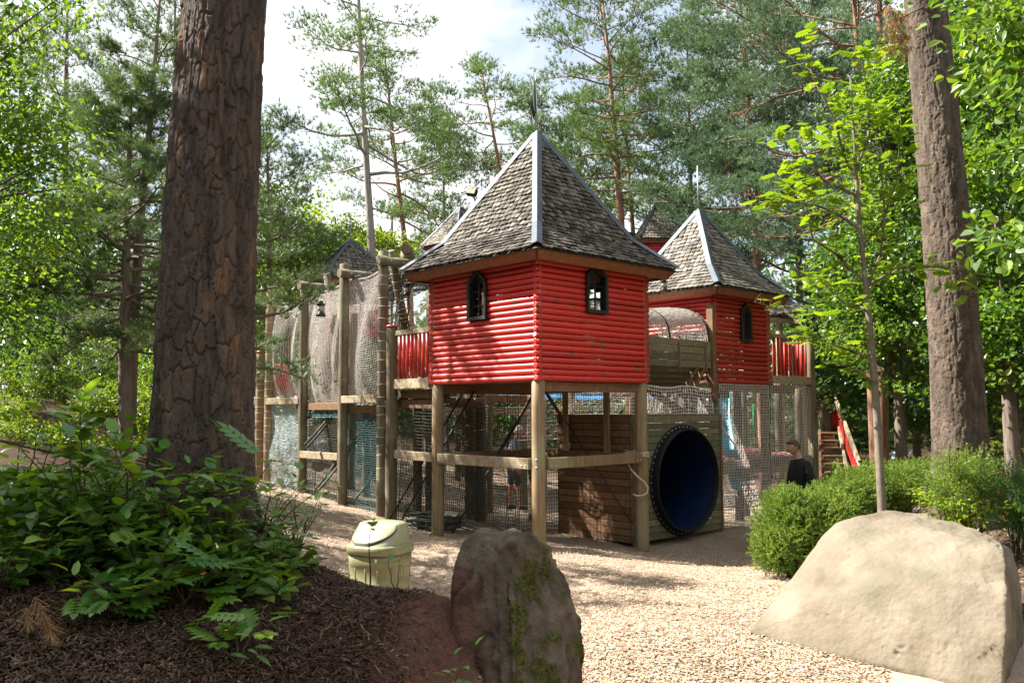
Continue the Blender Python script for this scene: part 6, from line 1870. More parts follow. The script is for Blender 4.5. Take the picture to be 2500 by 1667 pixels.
pine('sunlit twin pine, slimmer upright stem left of the big trunk', wp_path([(308, 1090), (304, 900), (308, 560), (318, 300)], 13, 7.6), .105, zv(860, 13), zv(215, 13), 1.55, 54, 213, MT['bark_brown'], NL_, L=.11, w=.0075, nb=12, pad=.27, tp=20, long_sprays=True, up=.15, gap=.12)
pine('leaning twin pine, darker stem crossing behind the slimmer one', wp_path([(318, 1000), (325, 780), (344, 516), (367, 287), (390, 0)], 13.6, 9.5), .105, zv(820, 13.6), zv(-40, 13.6), 1.55, 50, 214, MT['bark_brown'], NL_, prof=lambda t: .95 - .42 * t, L=.11, w=.0075, nb=12, pad=.27, tp=19, long_sprays=True, up=.15, gap=.25)
pine('shaded pine at the far left behind the leafy branches', wp_path([(150, 950), (160, 300)], 19, 12), .13, zv(900, 19), 11, 2.3, 46, 215, MT['bark_brown'], NL_, L=.13, w=.011, nb=9, pad=.34, tp=18)
pine('tall dark pine at the left edge against the sky', wp_path([(40, 900), (50, 300)], 23, 13), .14, zv(850, 23), 12.5, 2.6, 46, 216, MT['bark_brown'], NL_, L=.15, w=.014, nb=9, pad=.36, tp=18)
pine('mid green pine showing between the twin pines and the big trunk', wp_path([(420, 950), (425, 300)], 21, 12.5), .13, zv(900, 21), 12, 2.4, 50, 217, MT['bark_brown'], NL_, L=.14, w=.013, nb=9, pad=.36, tp=18)
pine('dark pine seen just right of the big left trunk', wp_path([(660, 800), (655, 500)], 21, 8.5), .11, zv(800, 21), zv(330, 21), 2.0, 36, 218, MT['bark_brown'], NN, L=.14, w=.013, nb=9, pad=.34, tp=18)
pine('bushy pine far behind the tall bluish one', wp_path([(2030, 640), (2035, 200)], 33, 18), .15, zv(700, 33), 17.5, 3.4, 46, 219, MT['bark_brown'], NB, L=.19, w=.024, pad=.46, tp=18)
pine('faint pine behind the gap left of the umbrella topped pine', wp_path([(1420, 600), (1415, 300)], 34, 12), .12, zv(620, 34), zv(290, 34), 2.4, 30, 220, MT['bark_brown'], NN, L=.19, w=.024, pad=.44, tp=18)
pine('bare lower trunk of a red pine at the right behind the bushes', wp_path([(2436, 1130), (2432, 900), (2425, 700)], 19, 12), .10, 6.5, 12, 2.4, 24, 221, MT['bark_orange'], NN, L=.15, w=.016, pad=.4, tp=16)
pine('sunlit pine trunk half hidden behind the young sapling', wp_path([(2152, 1135), (2150, 700)], 18.5, 13), .165, 8.0, 13.5, 2.6, 24, 222, MT['bark_orange'], NB, L=.15, w=.016, pad=.4, tp=16)

def ell(u, v, Y, ru, rv, rd): 
    c = P(u, v, Y); k = Y / FOC
    return (tuple(c), (ru * k, rd, rv * k))
LF, LY, LD = MT['leaf'], MT['leaf_yellow'], MT['leaf_dark']
G_ = tree_group('leaf')
BB = MT['bark_brown']
def lt(label, u, Y, H, r0, blobs, n, size, seed, mat_, **k):
    q = P(u, 1100, Y)
    return leaf_tree('broadleaf_tree', label, (q.x, q.y), H, r0, [ell(*b) for b in blobs], n, size, seed, BB, mat_, cat='tree', group=G_, **k)
lt('bright oak filling the view right of the right framing trunk', 2470, 14.5, 7, .14, [(2480, 150, 14.5, 160, 240, 1.3), (2440, 480, 14.2, 150, 220, 1.3), (2500, 760, 14, 150, 200, 1.2), (2420, 800, 15, 110, 160, 1.0)], 17000, .12, 301, LF, shape=1, up=.5)
lt('sunny oak between the sapling and the right framing trunk', 2200, 16.5, 7.5, .13, [(2180, 330, 16.5, 120, 220, 1.3), (2150, 620, 16.5, 140, 180, 1.3), (2230, 820, 16.2, 120, 150, 1.2), (2260, 200, 16.5, 120, 200, 1.3), (2080, 760, 17, 90, 110, 1.0)], 19000, .11, 302, LF, shape=1, up=.5)
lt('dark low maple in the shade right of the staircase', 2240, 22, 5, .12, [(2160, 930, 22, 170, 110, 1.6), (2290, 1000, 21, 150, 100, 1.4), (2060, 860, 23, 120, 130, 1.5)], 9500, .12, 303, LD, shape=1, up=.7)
lt('leafy beech with light layered sprays behind the seated woman', 2240, 30, 6.5, .13, [(2200, 1010, 29, 150, 70, 2), (2270, 900, 30, 130, 120, 2), (2130, 1020, 30, 100, 60, 2)], 8000, .15, 304, LF, up=.9)
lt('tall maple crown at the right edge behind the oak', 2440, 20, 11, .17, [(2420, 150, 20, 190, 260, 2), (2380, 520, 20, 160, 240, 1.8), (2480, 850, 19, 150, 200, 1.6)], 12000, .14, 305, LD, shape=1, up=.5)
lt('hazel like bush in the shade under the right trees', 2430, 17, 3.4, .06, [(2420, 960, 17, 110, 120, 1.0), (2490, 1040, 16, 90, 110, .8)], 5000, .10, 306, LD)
lt('overhanging large leaved branch in the top right corner', 2680, 8.2, 6.2, .12, [(2470, 30, 8.2, 90, 120, .5), (2560, 180, 8.2, 110, 130, .6), (2510, 560, 8.0, 50, 80, .4), (2640, 450, 8.2, 120, 250, .7)], 2400, .13, 307, LF, shape=1, up=.6)
lt('rowan with orange berries and light leaves behind the net gallery', 800, 25, 5.2, .10, [(760, 560, 25, 110, 90, 1.3), (850, 620, 25, 110, 80, 1.3), (690, 640, 24, 80, 90, 1.1), (800, 700, 24, 130, 60, 1.2), (940, 610, 26, 80, 70, 1.2)], 9500, .13, 308, LY, up=.6)
lt('bright young birch behind the left end of the gallery', 700, 22, 5.4, .08, [(665, 520, 22, 70, 120, 1.0), (640, 700, 21, 60, 110, .9), (740, 620, 23, 60, 80, .9)], 5500, .12, 309, LF)
lt('near beech with glowing leaves at the top left edge', -190, 9.3, 7.2, .13, [(20, 60, 9.3, 120, 90, .6), (-40, 280, 9.5, 150, 150, .8), (60, 360, 9.5, 110, 80, .6), (110, 250, 9.7, 90, 90, .6), (70, 560, 9.9, 130, 130, .7), (-30, 700, 10.1, 130, 150, .7), (120, 440, 10.0, 90, 80, .5), (170, 30, 9.3, 45, 40, .3)], 6800, .085, 310, LF, up=1.0, flat=.16, spray=.42)
lt('dark beech foliage low at the left edge', -60, 12, 5.5, .10, [(20, 700, 12, 130, 140, 1.0), (110, 560, 12.5, 110, 110, .9), (-20, 500, 12, 120, 150, 1.0), (40, 840, 13, 100, 80, .8)], 7500, .085, 311, LD, up=.9, flat=.2)
lt('leafy understorey tree behind the twin pines', 240, 22, 4.6, .09, [(220, 760, 22, 130, 120, 1.4), (380, 800, 22, 120, 110, 1.3), (300, 640, 23, 150, 110, 1.4)], 7000, .13, 312, LD)
lt('dark shrubby tree beyond the gallery at the left', 520, 25, 4.6, .09, [(480, 800, 25, 130, 110, 1.4), (600, 760, 25, 120, 130, 1.4), (640, 860, 24, 90, 80, 1.2)], 7000, .14, 313, LF)
# trees outside the view at the left whose crowns shade the mound and the mossy rock
for k, (x, y, H, bl, n) in enumerate(((-6.3, 4.6, 6.0, [((-6.2, 5.78, 7.1), (1.0, .5, .75)), ((-6.1, 5.75, 5.7), (1.0, .36, 1.0)), ((-5.3, 4.15, 4.7), (1.3, .6, .8)), ((-6.0, 5.1, 6.05), (1.0, .42, .42)), ((-5.4, 3.4, 3.4), (1.0, .7, .6))], 17000), (-9.5, 3.0, 7.5, [((-9.3, 3.4, 7.0), (2, 1.6, 1.5)), ((-9, 2.2, 5.5), (2, 1.6, 1.5))], 6000))):
    leaf_tree('broadleaf_tree', ('leafy beech standing left of the mound beside the big pine', 'second beech farther left of the mound')[k], (x, y), H, .11, bl, n, .10, 330 + k, BB, LF, cat='tree', group=G_, spray=.34, gath=80)
# far wood that closes the view
def far_wood():
    r = np.random.default_rng(77)
    n = 62000
    ang = (r.random(n) * 2 - 1) * 1.0
    Y = 36 + 26 * r.random(n)
    x = np.tan(ang * .72) * Y
    q = np.c_[x * .16, Y * .16, x * 0]
    hgt = 6.2 + 3.0 * fbm(q, 3) + 2.0 * fbm(q * 4, 2) + .5 * (x > 8) * 5 + 1.5 * (x < -8)
    z0 = gh(x, Y)
    z = z0 + hgt * r.random(n) ** .8
    C = np.c_[x, Y, z]
    cl = fbm(C * np.array([.5, .5, .7]), 2)
    k = cl > -.30
    C = C[k]; cl = cl[k]
    N = nrm(r.normal(size=C.shape) + np.array([0, -.2, .7])); T = nrm(r.normal(size=C.shape))
    V, F, rn_ = leaves(C, N, T, .42, 78, crn=np.clip(.5 + cl, 0, 1))
    n = 34000                                  # the same wood closing round the sides and the back of the clearing
    ang = .80 + (2 * math.pi - 1.6) * r.random(n); R_ = 23 + 14 * r.random(n)
    x, y = np.sin(ang) * R_, np.cos(ang) * R_
    z = gh(x, y) + (12.5 + 3 * fbm(np.c_[x * .2, y * .2, x * 0], 2) - 4.5 * (np.sin(ang) < -.5)) * r.random(n) ** .8
    C = np.c_[x, y, z]
    V2, F2_, r2 = leaves(C, nrm(r.normal(size=C.shape) + np.array([0, 0, .6])), nrm(r.normal(size=C.shape)), .75, 79)
    F = np.concatenate([F, F2_ + len(V)]); V = np.concatenate([V, V2]); rn_ = np.concatenate([rn_, r2])
    o = npmesh('far_wood', V, F, MT['leaf_dark'], attrs={'rnd': rn_}, kind='stuff'); o['label'] = 'distant green wood that closes the view on all sides'
    W = MB(); rr = random.Random(4)
    for k in range(90):
        y = rr.uniform(34, 58); x = rr.uniform(-.75, .75) * y; zg = g1(x, y)
        W.tube([(x, y, zg - .2), (x + rr.uniform(-.3, .3), y, zg + 5), (x + rr.uniform(-.5, .5), y, zg + 9)], [.16, .12, .04], 6, cap=False)
    o = W.build('far_trunks', MT['bark_brown'], kind='stuff'); o['label'] = 'thin trunks of the distant wood'
far_wood()
def spruce(label, base, H, R, n, seed, mat_, L=.05, w=.01):
    rr = random.Random(seed); r = np.random.default_rng(seed)
    zg = g1(*base)
    t = thing('spruce_tree', (base[0], base[1], zg), label, 'spruce', tree_group('pine'))
    W = MB(); W.tube([(base[0], base[1], zg - .1), (base[0] + .02, base[1], zg + H * .5), (base[0], base[1], zg + H)], [.02 * H, .013 * H, .004], 8)
    C, D = [], []
    for i in range(n):
        tt = (i + rr.random()) / n; z = zg + H * (.06 + .93 * tt)
        az = i * GOLD; ln = R * (1 - tt) ** .85 * rr.uniform(.75, 1.1) + .05
        p = Vector((base[0], base[1], z)); d = Vector((math.cos(az), math.sin(az), .12 + .5 * tt))
        pts = [p]
        for k in range(5):
            d = (d + Vector((rr.uniform(-.1, .1), rr.uniform(-.1, .1), -.13 if k < 3 else .16))).normalized(); p = p + d * ln / 5; pts.append(p)
        W.tube(pts, [.012 * H / 3 * (1 - .8 * k / 5) + .002 for k in range(6)], 4, cap=False)
        for k in range(int(16 * ln / R) + 4):
            u = .15 + .85 * rr.random(); kk = min(4, int(u * 5)); q = pts[kk].lerp(pts[kk + 1], u * 5 - kk)
            sd = (pts[kk + 1] - pts[kk]).normalized(); s = sd.cross(UZ).normalized() * rr.choice((-1, 1))
            e = (sd * .7 + s * rr.uniform(.2, 1) + UZ * rr.uniform(-.35, .1)).normalized(); tl_ = ln * rr.uniform(.12, .3)
            for j in range(7):
                C.append((q + e * tl_ * j / 7)[:]); D.append(e[:])
    V, F, rn_ = blades(np.array(C), np.array(D), 7, L, w, seed, spread=.9)
    W.build('trunk', BB, t); npmesh('crown', V, F, mat_, t, attrs={'rnd': rn_}, kind='stuff')
spruce('dark spruce in the shade right of the stairs', (P(2075, 1100, 25).x, 25), 6.5, 2.0, 80, 401, LD, .12, .03)
spruce('second dark spruce deeper in the shade beyond the stairs', (P(2010, 1100, 30).x, 30), 7.5, 2.2, 80, 402, LD, .14, .035)
spruce('light green spruce at the far right edge', (P(2490, 1100, 15).x, 15), 3.2, .9, 70, 403, MT['yew'], .06, .014)

# ------------------------------------------------------------------ shrubs
def conifer_shrub(label, blobs, n, seed, mat_, L=.026, w=.0075, nb=18, tw=.06, skin=.42, name='yew_shrub', base=None):
    r = np.random.default_rng(seed); rr = random.Random(seed)
    c0 = np.array(blobs[0][0])
    bx = base or (float(np.mean([b[0][0] for b in blobs])), float(np.mean([b[0][1] for b in blobs])))
    zg = g1(*bx)
    t = thing(name, (bx[0], bx[1], zg), label, 'shrub', tree_group('shrub'))
    W = MB()
    Cs, Ds, Ts = [], [], []
    vol = np.array([np.prod(b[1]) for b in blobs]) ** .67; vol /= vol.sum()
    for (c, rd), f in zip(blobs, vol):
        k = int(n * f); c = np.array(c); rd = np.array(rd)
        d = nrm(r.normal(size=(k, 3))); bump_ = 1 + .42 * fbm(d * 3.4 + seed + c, 4)
        rad = (r.random(k) ** skin) * bump_
        p = c + d * rad[:, None] * rd
        dr = nrm(d + .45 * r.normal(size=(k, 3)) + np.array([0, 0, .45]))
        Cs.append(p); Ds.append(dr); Ts.append(np.clip(.5 + .8 * fbm(p * 7, 2), 0, 1))
        for q in p[:max(8, k // 60)]:
            q = Vector(q); s = Vector((bx[0] + rr.uniform(-.12, .12), bx[1] + rr.uniform(-.12, .12), zg - .03))
            W.tube([s, s.lerp(q, .5) + Vector((rr.uniform(-.06, .06), rr.uniform(-.06, .06), .05)), q], [.014, .009, .003], 4, cap=False)
    C = np.concatenate(Cs); D = np.concatenate(Ds); T = np.concatenate(Ts)
    m = 6
    Cc = (C[:, None, :] + D[:, None, :] * (np.arange(m) / m * tw)[None, :, None]).reshape(-1, 3)
    zmin = gh(Cc[:, 0], Cc[:, 1]); ok = Cc[:, 2] > zmin
    Dd = np.repeat(D, m, 0); Tt = np.repeat(T, m)
    V, F, rn_ = blades(Cc[ok], Dd[ok], max(1, nb // m), L, w, seed, spread=1.1, crn=Tt[ok])
    W.build('stems', MT['twig'], t); npmesh('foliage', V, F, mat_, t, attrs={'rnd': rn_}, kind='stuff')
    return t
def el2(u, v, Y, ru, rv, rd): return ell(u, v, Y, ru, rv, rd)
conifer_shrub('bright rounded yew shrub at the left end beside the big boulder', [el2(1950, 1290, 9.9, 105, 95, .5), el2(1900, 1340, 9.7, 60, 60, .35), el2(2010, 1260, 10.1, 70, 75, .4), el2(1925, 1235, 9.9, 55, 45, .3)], 9500, 501, MT['yew'], base=(P(1950, 1300, 9.9).x, 9.9), nb=18)
conifer_shrub('yew shrub with feathery tips behind the sapling stem', [el2(2090, 1205, 11.3, 75, 70, .5), el2(2170, 1190, 11.5, 80, 65, .5), el2(2240, 1175, 11.7, 60, 55, .45), el2(2050, 1230, 11.0, 60, 60, .4)], 8500, 502, MT['yew'], nb=18)
conifer_shrub('open dark yew sprays in front of the right framing trunk', [el2(2340, 1165, 9.4, 80, 60, .35), el2(2390, 1190, 9.5, 50, 80, .3), el2(2310, 1215, 9.3, 45, 50, .3)], 1900, 503, MT['yew'], nb=18, tw=.13, skin=.8)
conifer_shrub('small dark yew at the right edge beside the big boulder', [el2(2470, 1190, 9.0, 60, 60, .35), el2(2490, 1260, 8.8, 50, 70, .35)], 900, 504, MT['leaf_dark'], nb=18, tw=.16, skin=.8)
def shrub(label, u, vb, Y, blobs, n, size, seed, mat_, H=1.2, **k):
    q = P(u, vb, Y)
    return leaf_tree('shrub', label, (q.x, q.y), H, .02, [ell(*b) for b in blobs], n, size, seed, MT['twig'], mat_, cat='shrub', group=tree_group('shrub'), trunk=False, fork=.02, spray=.16, gath=26, **k)
SL = MT['shrub_leaf']
shrub('rounded bright green shrub with fan of dark stems on the left bank', 112, 1018, 15.5, [(112, 900, 15.5, 80, 65, .6), (75, 940, 15.4, 50, 45, .4), (155, 930, 15.4, 55, 50, .4), (112, 850, 15.6, 55, 40, .4)], 5200, .055, 601, SL)
shrub('light green shrub behind the slim twin pine stem', 262, 1020, 15, [(245, 985, 15, 60, 45, .5), (300, 970, 15.2, 55, 50, .4), (215, 1000, 14.8, 30, 30, .3)], 3200, .06, 602, SL)
shrub('bright shrub between the twin pines and the big trunk', 350, 1060, 14, [(345, 1010, 14, 45, 60, .4), (370, 1060, 13.5, 40, 50, .35)], 2400, .06, 603, SL)
shrub('sunlit low shrub at the left edge of the bank', 10, 1030, 15, [(10, 990, 15, 60, 55, .5), (45, 1000, 14.8, 40, 35, .4), (-30, 930, 15.5, 60, 60, .5)], 2800, .06, 604, SL)
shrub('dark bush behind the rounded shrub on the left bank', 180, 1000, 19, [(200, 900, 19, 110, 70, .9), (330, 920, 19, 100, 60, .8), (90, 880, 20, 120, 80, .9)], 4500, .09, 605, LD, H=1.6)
shrub('low bright ground shrubs along the edge of the left bank', 150, 1075, 12.5, [(60, 1050, 12.5, 80, 30, .6), (170, 1062, 12.2, 70, 26, .5), (240, 1080, 11.8, 50, 24, .4)], 3000, .06, 607, SL, H=.6)
shrub('broad green shrub left of the fan stemmed shrub', 40, 960, 16.5, [(30, 880, 16.5, 80, 80, .7), (-20, 820, 17, 80, 90, .8), (70, 810, 17.5, 70, 60, .7)], 4200, .07, 608, SL, H=1.4)
shrub('leafy bush behind the slim twin pine at the bank top', 250, 950, 17, [(250, 880, 17, 70, 55, .7), (380, 900, 16.5, 60, 60, .6), (420, 980, 16, 50, 60, .5)], 4200, .07, 609, LF, H=1.4)
shrub('leafy seedling bush before the right framing trunk', 2350, 1270, 9.0, [(2330, 1230, 9.0, 60, 45, .3), (2380, 1250, 8.8, 45, 40, .3), (2290, 1215, 9.2, 35, 35, .25)], 520, .06, 606, LY, H=.6, limbs=True)

# ------------------------------------------------------------------ young tree at the right
def leaf_part_mesh(name, kind, mat_, seed):
    """one leaf (or pinnate leaf) along +Y, face up +Z, unit length"""
    r = random.Random(seed)
    V, F = [], []
    def leaflet(o, d, L, wd, teeth, bend=.12):
        d = Vector(d).normalized(); s = Vector((d.y, -d.x, 0)); b = len(V)
        n = 5
        mid, lf, rt = [], [], []
        for k in range(n + 1):
            t = k / n
            z = -bend * L * t * t
            w_ = wd * math.sin(math.pi * min(1, .06 + .94 * t) ** .8) * (1 if k < n else 0)
            if teeth: w_ *= 1 + teeth * (1 if k % 2 else -1)
            c = Vector(o) + d * (L * t) + UZ * z
            mid.append(c); lf.append(c + s * w_ + UZ * (.22 * w_)); rt.append(c - s * w_ + UZ * (.22 * w_))
        for arr in (mid, lf, rt): V.extend([tuple(p) for p in arr])
        m = n + 1
        for k in range(n):
            F.append((b + k, b + k + 1, b + m + k + 1, b + m + k)); F.append((b + k + 1, b + k, b + 2 * m + k, b + 2 * m + k + 1))
    if kind == 'oval': leaflet((0, 0, 0), (0, 1, 0), 1, .30, .0)
    elif kind == 'toothed': leaflet((0, 0, 0), (0, 1, 0), 1, .29, .12, .2)
    elif kind == 'lance': leaflet((0, 0, 0), (0, 1, 0), 1, .17, .10, .25)
    elif kind == 'pinnate':
        for k in range(5):
            y = .12 + .17 * k
            for sx in (-1, 1): leaflet((0, y, -.05 * y), (sx * .85, .6, 0), .36 - .03 * abs(k - 2), .085, 0, .1)
        leaflet((0, .86, -.05), (0, 1, 0), .34, .085, 0)
        b = len(V); V.extend([(-.006, 0, 0), (.006, 0, 0), (.004, .9, -.05), (-.004, .9, -.05)]); F.append((b, b + 1, b + 2, b + 3))
    me = bpy.data.meshes.new(name)
    me.from_pydata(V, [], F)
    at = me.attributes.new('rnd', 'FLOAT', 'POINT'); at.data.foreach_set('value', [.15 + .3 * r.random()] * len(V))
    me.polygons.foreach_set('use_smooth', [True] * len(F))
    me.materials.append(mat_)
    return me
def put_leaf(parent, me, p, d, nrm_, size, offinv, name='leaf'):
    d = Vector(d).normalized(); n_ = Vector(nrm_); n_ = (n_ - d * n_.dot(d)); n_ = n_.normalized() if n_.length > 1e-4 else d.orthogonal().normalized()
    s = d.cross(n_)
    o = link(name, me, parent)
    p = Vector(p) - offinv
    o.matrix_local = Matrix(((s.x * size, d.x * size, n_.x * size, p.x), (s.y * size, d.y * size, n_.y * size, p.y), (s.z * size, d.z * size, n_.z * size, p.z), (0, 0, 0, 1)))
    return o
YSP = 9.0
sp_pts = [P(u, v, YSP) for u, v in ((2153, 1330), (2153, 1245), (2147, 1120), (2140, 1000), (2131, 880), (2120, 760), (2111, 671), (2098, 545), (2091, 430), (2083, 300), (2075, 190))]
zg = g1(sp_pts[0].x, YSP)
sp = thing('sapling', (sp_pts[0].x, YSP, zg), 'slender young tree with yellow green leaves behind the big boulder', 'tree')
W = MB(); rr = random.Random(8)
W.tube([Vector((sp_pts[0].x, YSP, zg - .1))] + sp_pts, [.052, .046, .043, .041, .038, .034, .030, .026, .022, .018, .011, .005], 12, wob=.06, rnd=rr)
W.build('trunk', MT['bark_sapling'], sp)
bp_ = [[(2118, 870), (2060, 850), (2010, 835), (1965, 800), (1920, 765), (1880, 748), (1843, 737)], [(2112, 690), (2040, 620), (1985, 585), (1960, 470), (1930, 420)], [(2100, 560), (2040, 520), (1990, 500), (1930, 492), (1860, 495)],
       [(2093, 450), (2060, 380), (2040, 300), (1990, 200), (1965, 130)], [(2117, 700), (2150, 620), (2160, 520), (2150, 400), (2130, 300)], [(2116, 700), (2200, 655), (2260, 650), (2320, 655), (2340, 672)], [(2105, 600), (2150, 550), (2190, 440), (2200, 300)],
       [(2090, 420), (2120, 330), (2120, 240), (2105, 150)], [(2120, 760), (2060, 740), (2020, 700), (1985, 690)], [(2136, 940), (2090, 905), (2060, 890)], [(2095, 480), (2010, 440), (1950, 360), (1900, 330)]]
W = MB(); ends = []
for b_ in bp_:
    pts = [P(u, v, YSP + .25 * math.sin(i * 1.7 + b_[0][0]) * min(1, i / 2)) for i, (u, v) in enumerate(b_)]
    n_ = len(pts)
    W.tube(pts, [.017 * (1 - .8 * i / (n_ - 1)) for i in range(n_)], 6, cap=False)
    for i in range(1, n_):
        for k in range(3):
            p = pts[i - 1].lerp(pts[i], (k + 1) / 3); d = (pts[i] - pts[i - 1]).normalized()
            side = Vector((rr.uniform(-1, 1), rr.uniform(-1, 1), rr.uniform(-.3, .6)))
            e = p + (d * .5 + side * .6).normalized() * rr.uniform(.06, .2)
            W.tube([p, p.lerp(e, .5) + UZ * .01, e], [.005, .004, .002], 4, cap=False); ends.append((e, (e - p).normalized(), b_[0][0] + i))
W.build('branches', MT['bark_brown'], sp)
PIN = [leaf_part_mesh('leaf', 'pinnate', MT['sap_leaf'], 70 + k) for k in range(3)]
offv = wloc(sp); cnt = 0
while cnt < 300:
    e, d, _ = ends[rr.randrange(len(ends))] if cnt >= len(ends) else ends[cnt]
    if e.x < P(1930, 800, YSP).x and e.z < P(1900, 640, YSP).z and rr.random() < .6: cnt += 1; continue
    az = rr.uniform(0, 6.28)
    dd = (d * .4 + Vector((math.cos(az), math.sin(az), rr.uniform(-.45, .25)))).normalized()
    put_leaf(sp, PIN[cnt % 3], e + Vector((rr.uniform(-.06, .06), rr.uniform(-.06, .06), rr.uniform(-.04, .04))), dd, Vector((rr.uniform(-.4, .4), rr.uniform(-.4, .4), 1)), rr.uniform(.10, .20), offv)
    cnt += 1

VV, FF, RR, n0 = [], [], [], 0
co = np.array([v.co[:] for v in PIN[0].vertices]); fa = np.array([list(p.vertices) for p in PIN[0].polygons])
for k in range(420):
    e, d, _ = ends[rr.randrange(len(ends))]
    if e.x < P(1960, 800, YSP).x and e.z < P(1900, 560, YSP).z: continue
    e = e + Vector((rr.uniform(-.16, .16), rr.uniform(-.2, .2), rr.uniform(-.12, .12)))
    az = rr.uniform(0, 6.28); d = (d * .3 + Vector((math.cos(az), math.sin(az), rr.uniform(-.45, .25)))).normalized()
    n_ = Vector((rr.uniform(-.5, .5), rr.uniform(-.5, .5), 1)); n_ = (n_ - d * n_.dot(d)).normalized(); x_ = d.cross(n_); sz = rr.uniform(.10, .2)
    A = np.array((x_[:], d[:], n_[:])) * sz
    VV.append(co @ A + np.array(e)); FF.append(fa + n0); n0 += len(co); RR.append(np.full(len(co), rr.uniform(.1, .75)))
npmesh('leaf', np.concatenate(VV), np.concatenate(FF), leafy('sapling_foliage', [(.085, .18, .02), (.13, .235, .026), (.185, .28, .035)], .52, (1.8, 1.5, .35)), sp, attrs={'rnd': np.concatenate(RR)}, kind='stuff')

# ------------------------------------------------------------------ plants on the mound
BL = {k: leaf_part_mesh('leaf', k, MT['big_leaf'], 80 + i) for i, k in enumerate(('oval', 'toothed', 'lance', 'pinnate'))}
YLW = leaf_part_mesh('leaf', 'oval', surf('yellowed_leaf', [(.5, .42, .03), (.6, .5, .05)], rough=.5, bump=0), 90)
RDL = leaf_part_mesh('leaf', 'oval', surf('reddened_leaf', [(.45, .08, .02), (.5, .14, .03)], rough=.5, bump=0), 91)
def plant(label, x, y, H, R, kinds, nleaf, size, seed, nst=5, lowf=.25, tilt=.3, odd=.02):
    rr = random.Random(seed)
    zg = g1(x, y)
    t = thing('woodland_plant', (x, y, zg), label, 'plant', 'leafy plants on the mulched mound')
    W = MB(); tips = []
    for s in range(nst):
        az = s * GOLD + rr.uniform(-.4, .4) + seed; R_ = R * rr.uniform(.45, 1) * (0 if nst == 1 else 1); h = H * rr.uniform(.7, 1.05)
        pts = [Vector((x + R_ * (k / 6) ** 1.3 * math.cos(az) + rr.uniform(-.012, .012), y + R_ * (k / 6) ** 1.3 * math.sin(az) + rr.uniform(-.012, .012), zg - .02 + h * (k / 6) ** .85)) for k in range(7)]
        W.tube(pts, [.0065 * (1 - .75 * k / 6) * (H / .6) ** .5 for k in range(7)], 5, cap=False)
        tips.append(pts)
    W.build('stems', MT['twig'], t)
    off = wloc(t)
    for i in range(nleaf):
        pts = tips[i % nst]
        u = min(.999, lowf + (1 - lowf) * ((i // nst + rr.random()) / max(1, nleaf / nst)))
        k = int(u * 6); p = pts[k].lerp(pts[k + 1], u * 6 - k)
        az = (i // nst) * 2.4 + rr.uniform(-.5, .5)
        up_ = tilt * rr.uniform(-.6, 1.3) + (.7 if u > .93 else 0)
        d = Vector((math.cos(az), math.sin(az), up_)).normalized()
        n_ = Vector((rr.uniform(-.35, .35), rr.uniform(-.35, .35), 1))
        s = size * rr.uniform(.6, 1.15)
        kd = rr.choice(kinds)
        me = BL[kd]
        if rr.random() < odd: me = rr.choice((YLW, YLW, RDL)); kd = 'oval'; s *= .6
        put_leaf(t, me, p + d * rr.uniform(.0, .05 + R * .12), d, n_, s * (2.3 if kd == 'pinnate' else 1), off)
    return t
PX = lambda u, Y: P(u, 1200, Y).x
plant('tall large leaved seedling with glowing rosette top at the left', PX(195, 4.5), 4.5, .86, .10, ('oval', 'toothed'), 56, .125, 1, nst=1, lowf=.45, tilt=.75)
plant('wide leafy beech seedling at the left edge of the view', PX(40, 4.6), 4.6, .74, .42, ('toothed',), 161, .10, 2, nst=10, lowf=.12)
plant('broad dark leaved shrub under the rosette plant', PX(215, 4.35), 4.35, .66, .46, ('toothed', 'oval'), 175, .10, 3, nst=11, lowf=.12)
plant('beech seedling with light leaf tips left of the big trunk', PX(345, 4.35), 4.35, .66, .40, ('toothed', 'oval'), 154, .10, 4, nst=10, tilt=.5, lowf=.12)
plant('upright leafy stems directly before the big trunk', PX(450, 4.35), 4.35, .52, .38, ('toothed', 'lance'), 129, .10, 5, nst=10, lowf=.12)
plant('spiky leaved mahonia at the right side of the big trunk', PX(545, 4.55), 4.55, .66, .28, ('pinnate', 'lance'), 40, .095, 6, nst=4)
plant('holly like bush spreading right of the big trunk', PX(640, 5.0), 5.0, .44, .42, ('toothed', 'lance'), 183, .08, 7, nst=12, odd=.05, lowf=.12)
plant('sparse bush at the right end of the row on the mound', PX(725, 5.15), 5.15, .42, .32, ('toothed', 'oval'), 122, .07, 8, nst=10, odd=.04, lowf=.12)
plant('dark shaded plant below the rosette plant', PX(150, 4.1), 4.1, .36, .36, ('toothed', 'oval'), 105, .085, 9, nst=10, lowf=.12)
plant('dark leaved plant at the lower left edge', PX(20, 3.95), 3.95, .36, .34, ('toothed',), 80, .09, 10, nst=9, lowf=.12)
plant('glossy mahonia with narrow leaflets in the middle of the mound', PX(370, 4.0), 4.0, .34, .30, ('pinnate', 'lance'), 34, .085, 11, nst=5)
plant('low pinnate leaved plant right of the middle mahonia', PX(455, 3.95), 3.95, .26, .24, ('pinnate',), 18, .085, 12, nst=4)
plant('low leafy shoots between the big trunk and the bin', PX(560, 4.4), 4.4, .34, .34, ('toothed', 'pinnate'), 77, .07, 13, nst=10, lowf=.12)
plant('pinnate leaved seedling at the lower middle edge', PX(590, 3.55), 3.55, .26, .22, ('pinnate', 'lance'), 22, .08, 14, nst=4)
plant('small pinnate seedling near the bottom left', PX(270, 3.75), 3.75, .22, .22, ('pinnate',), 16, .085, 15, nst=4)
plant('spreading green bush low on the right flank of the mound', PX(665, 4.6), 4.6, .34, .36, ('toothed', 'oval'), 90, .075, 22, nst=9, lowf=.15)
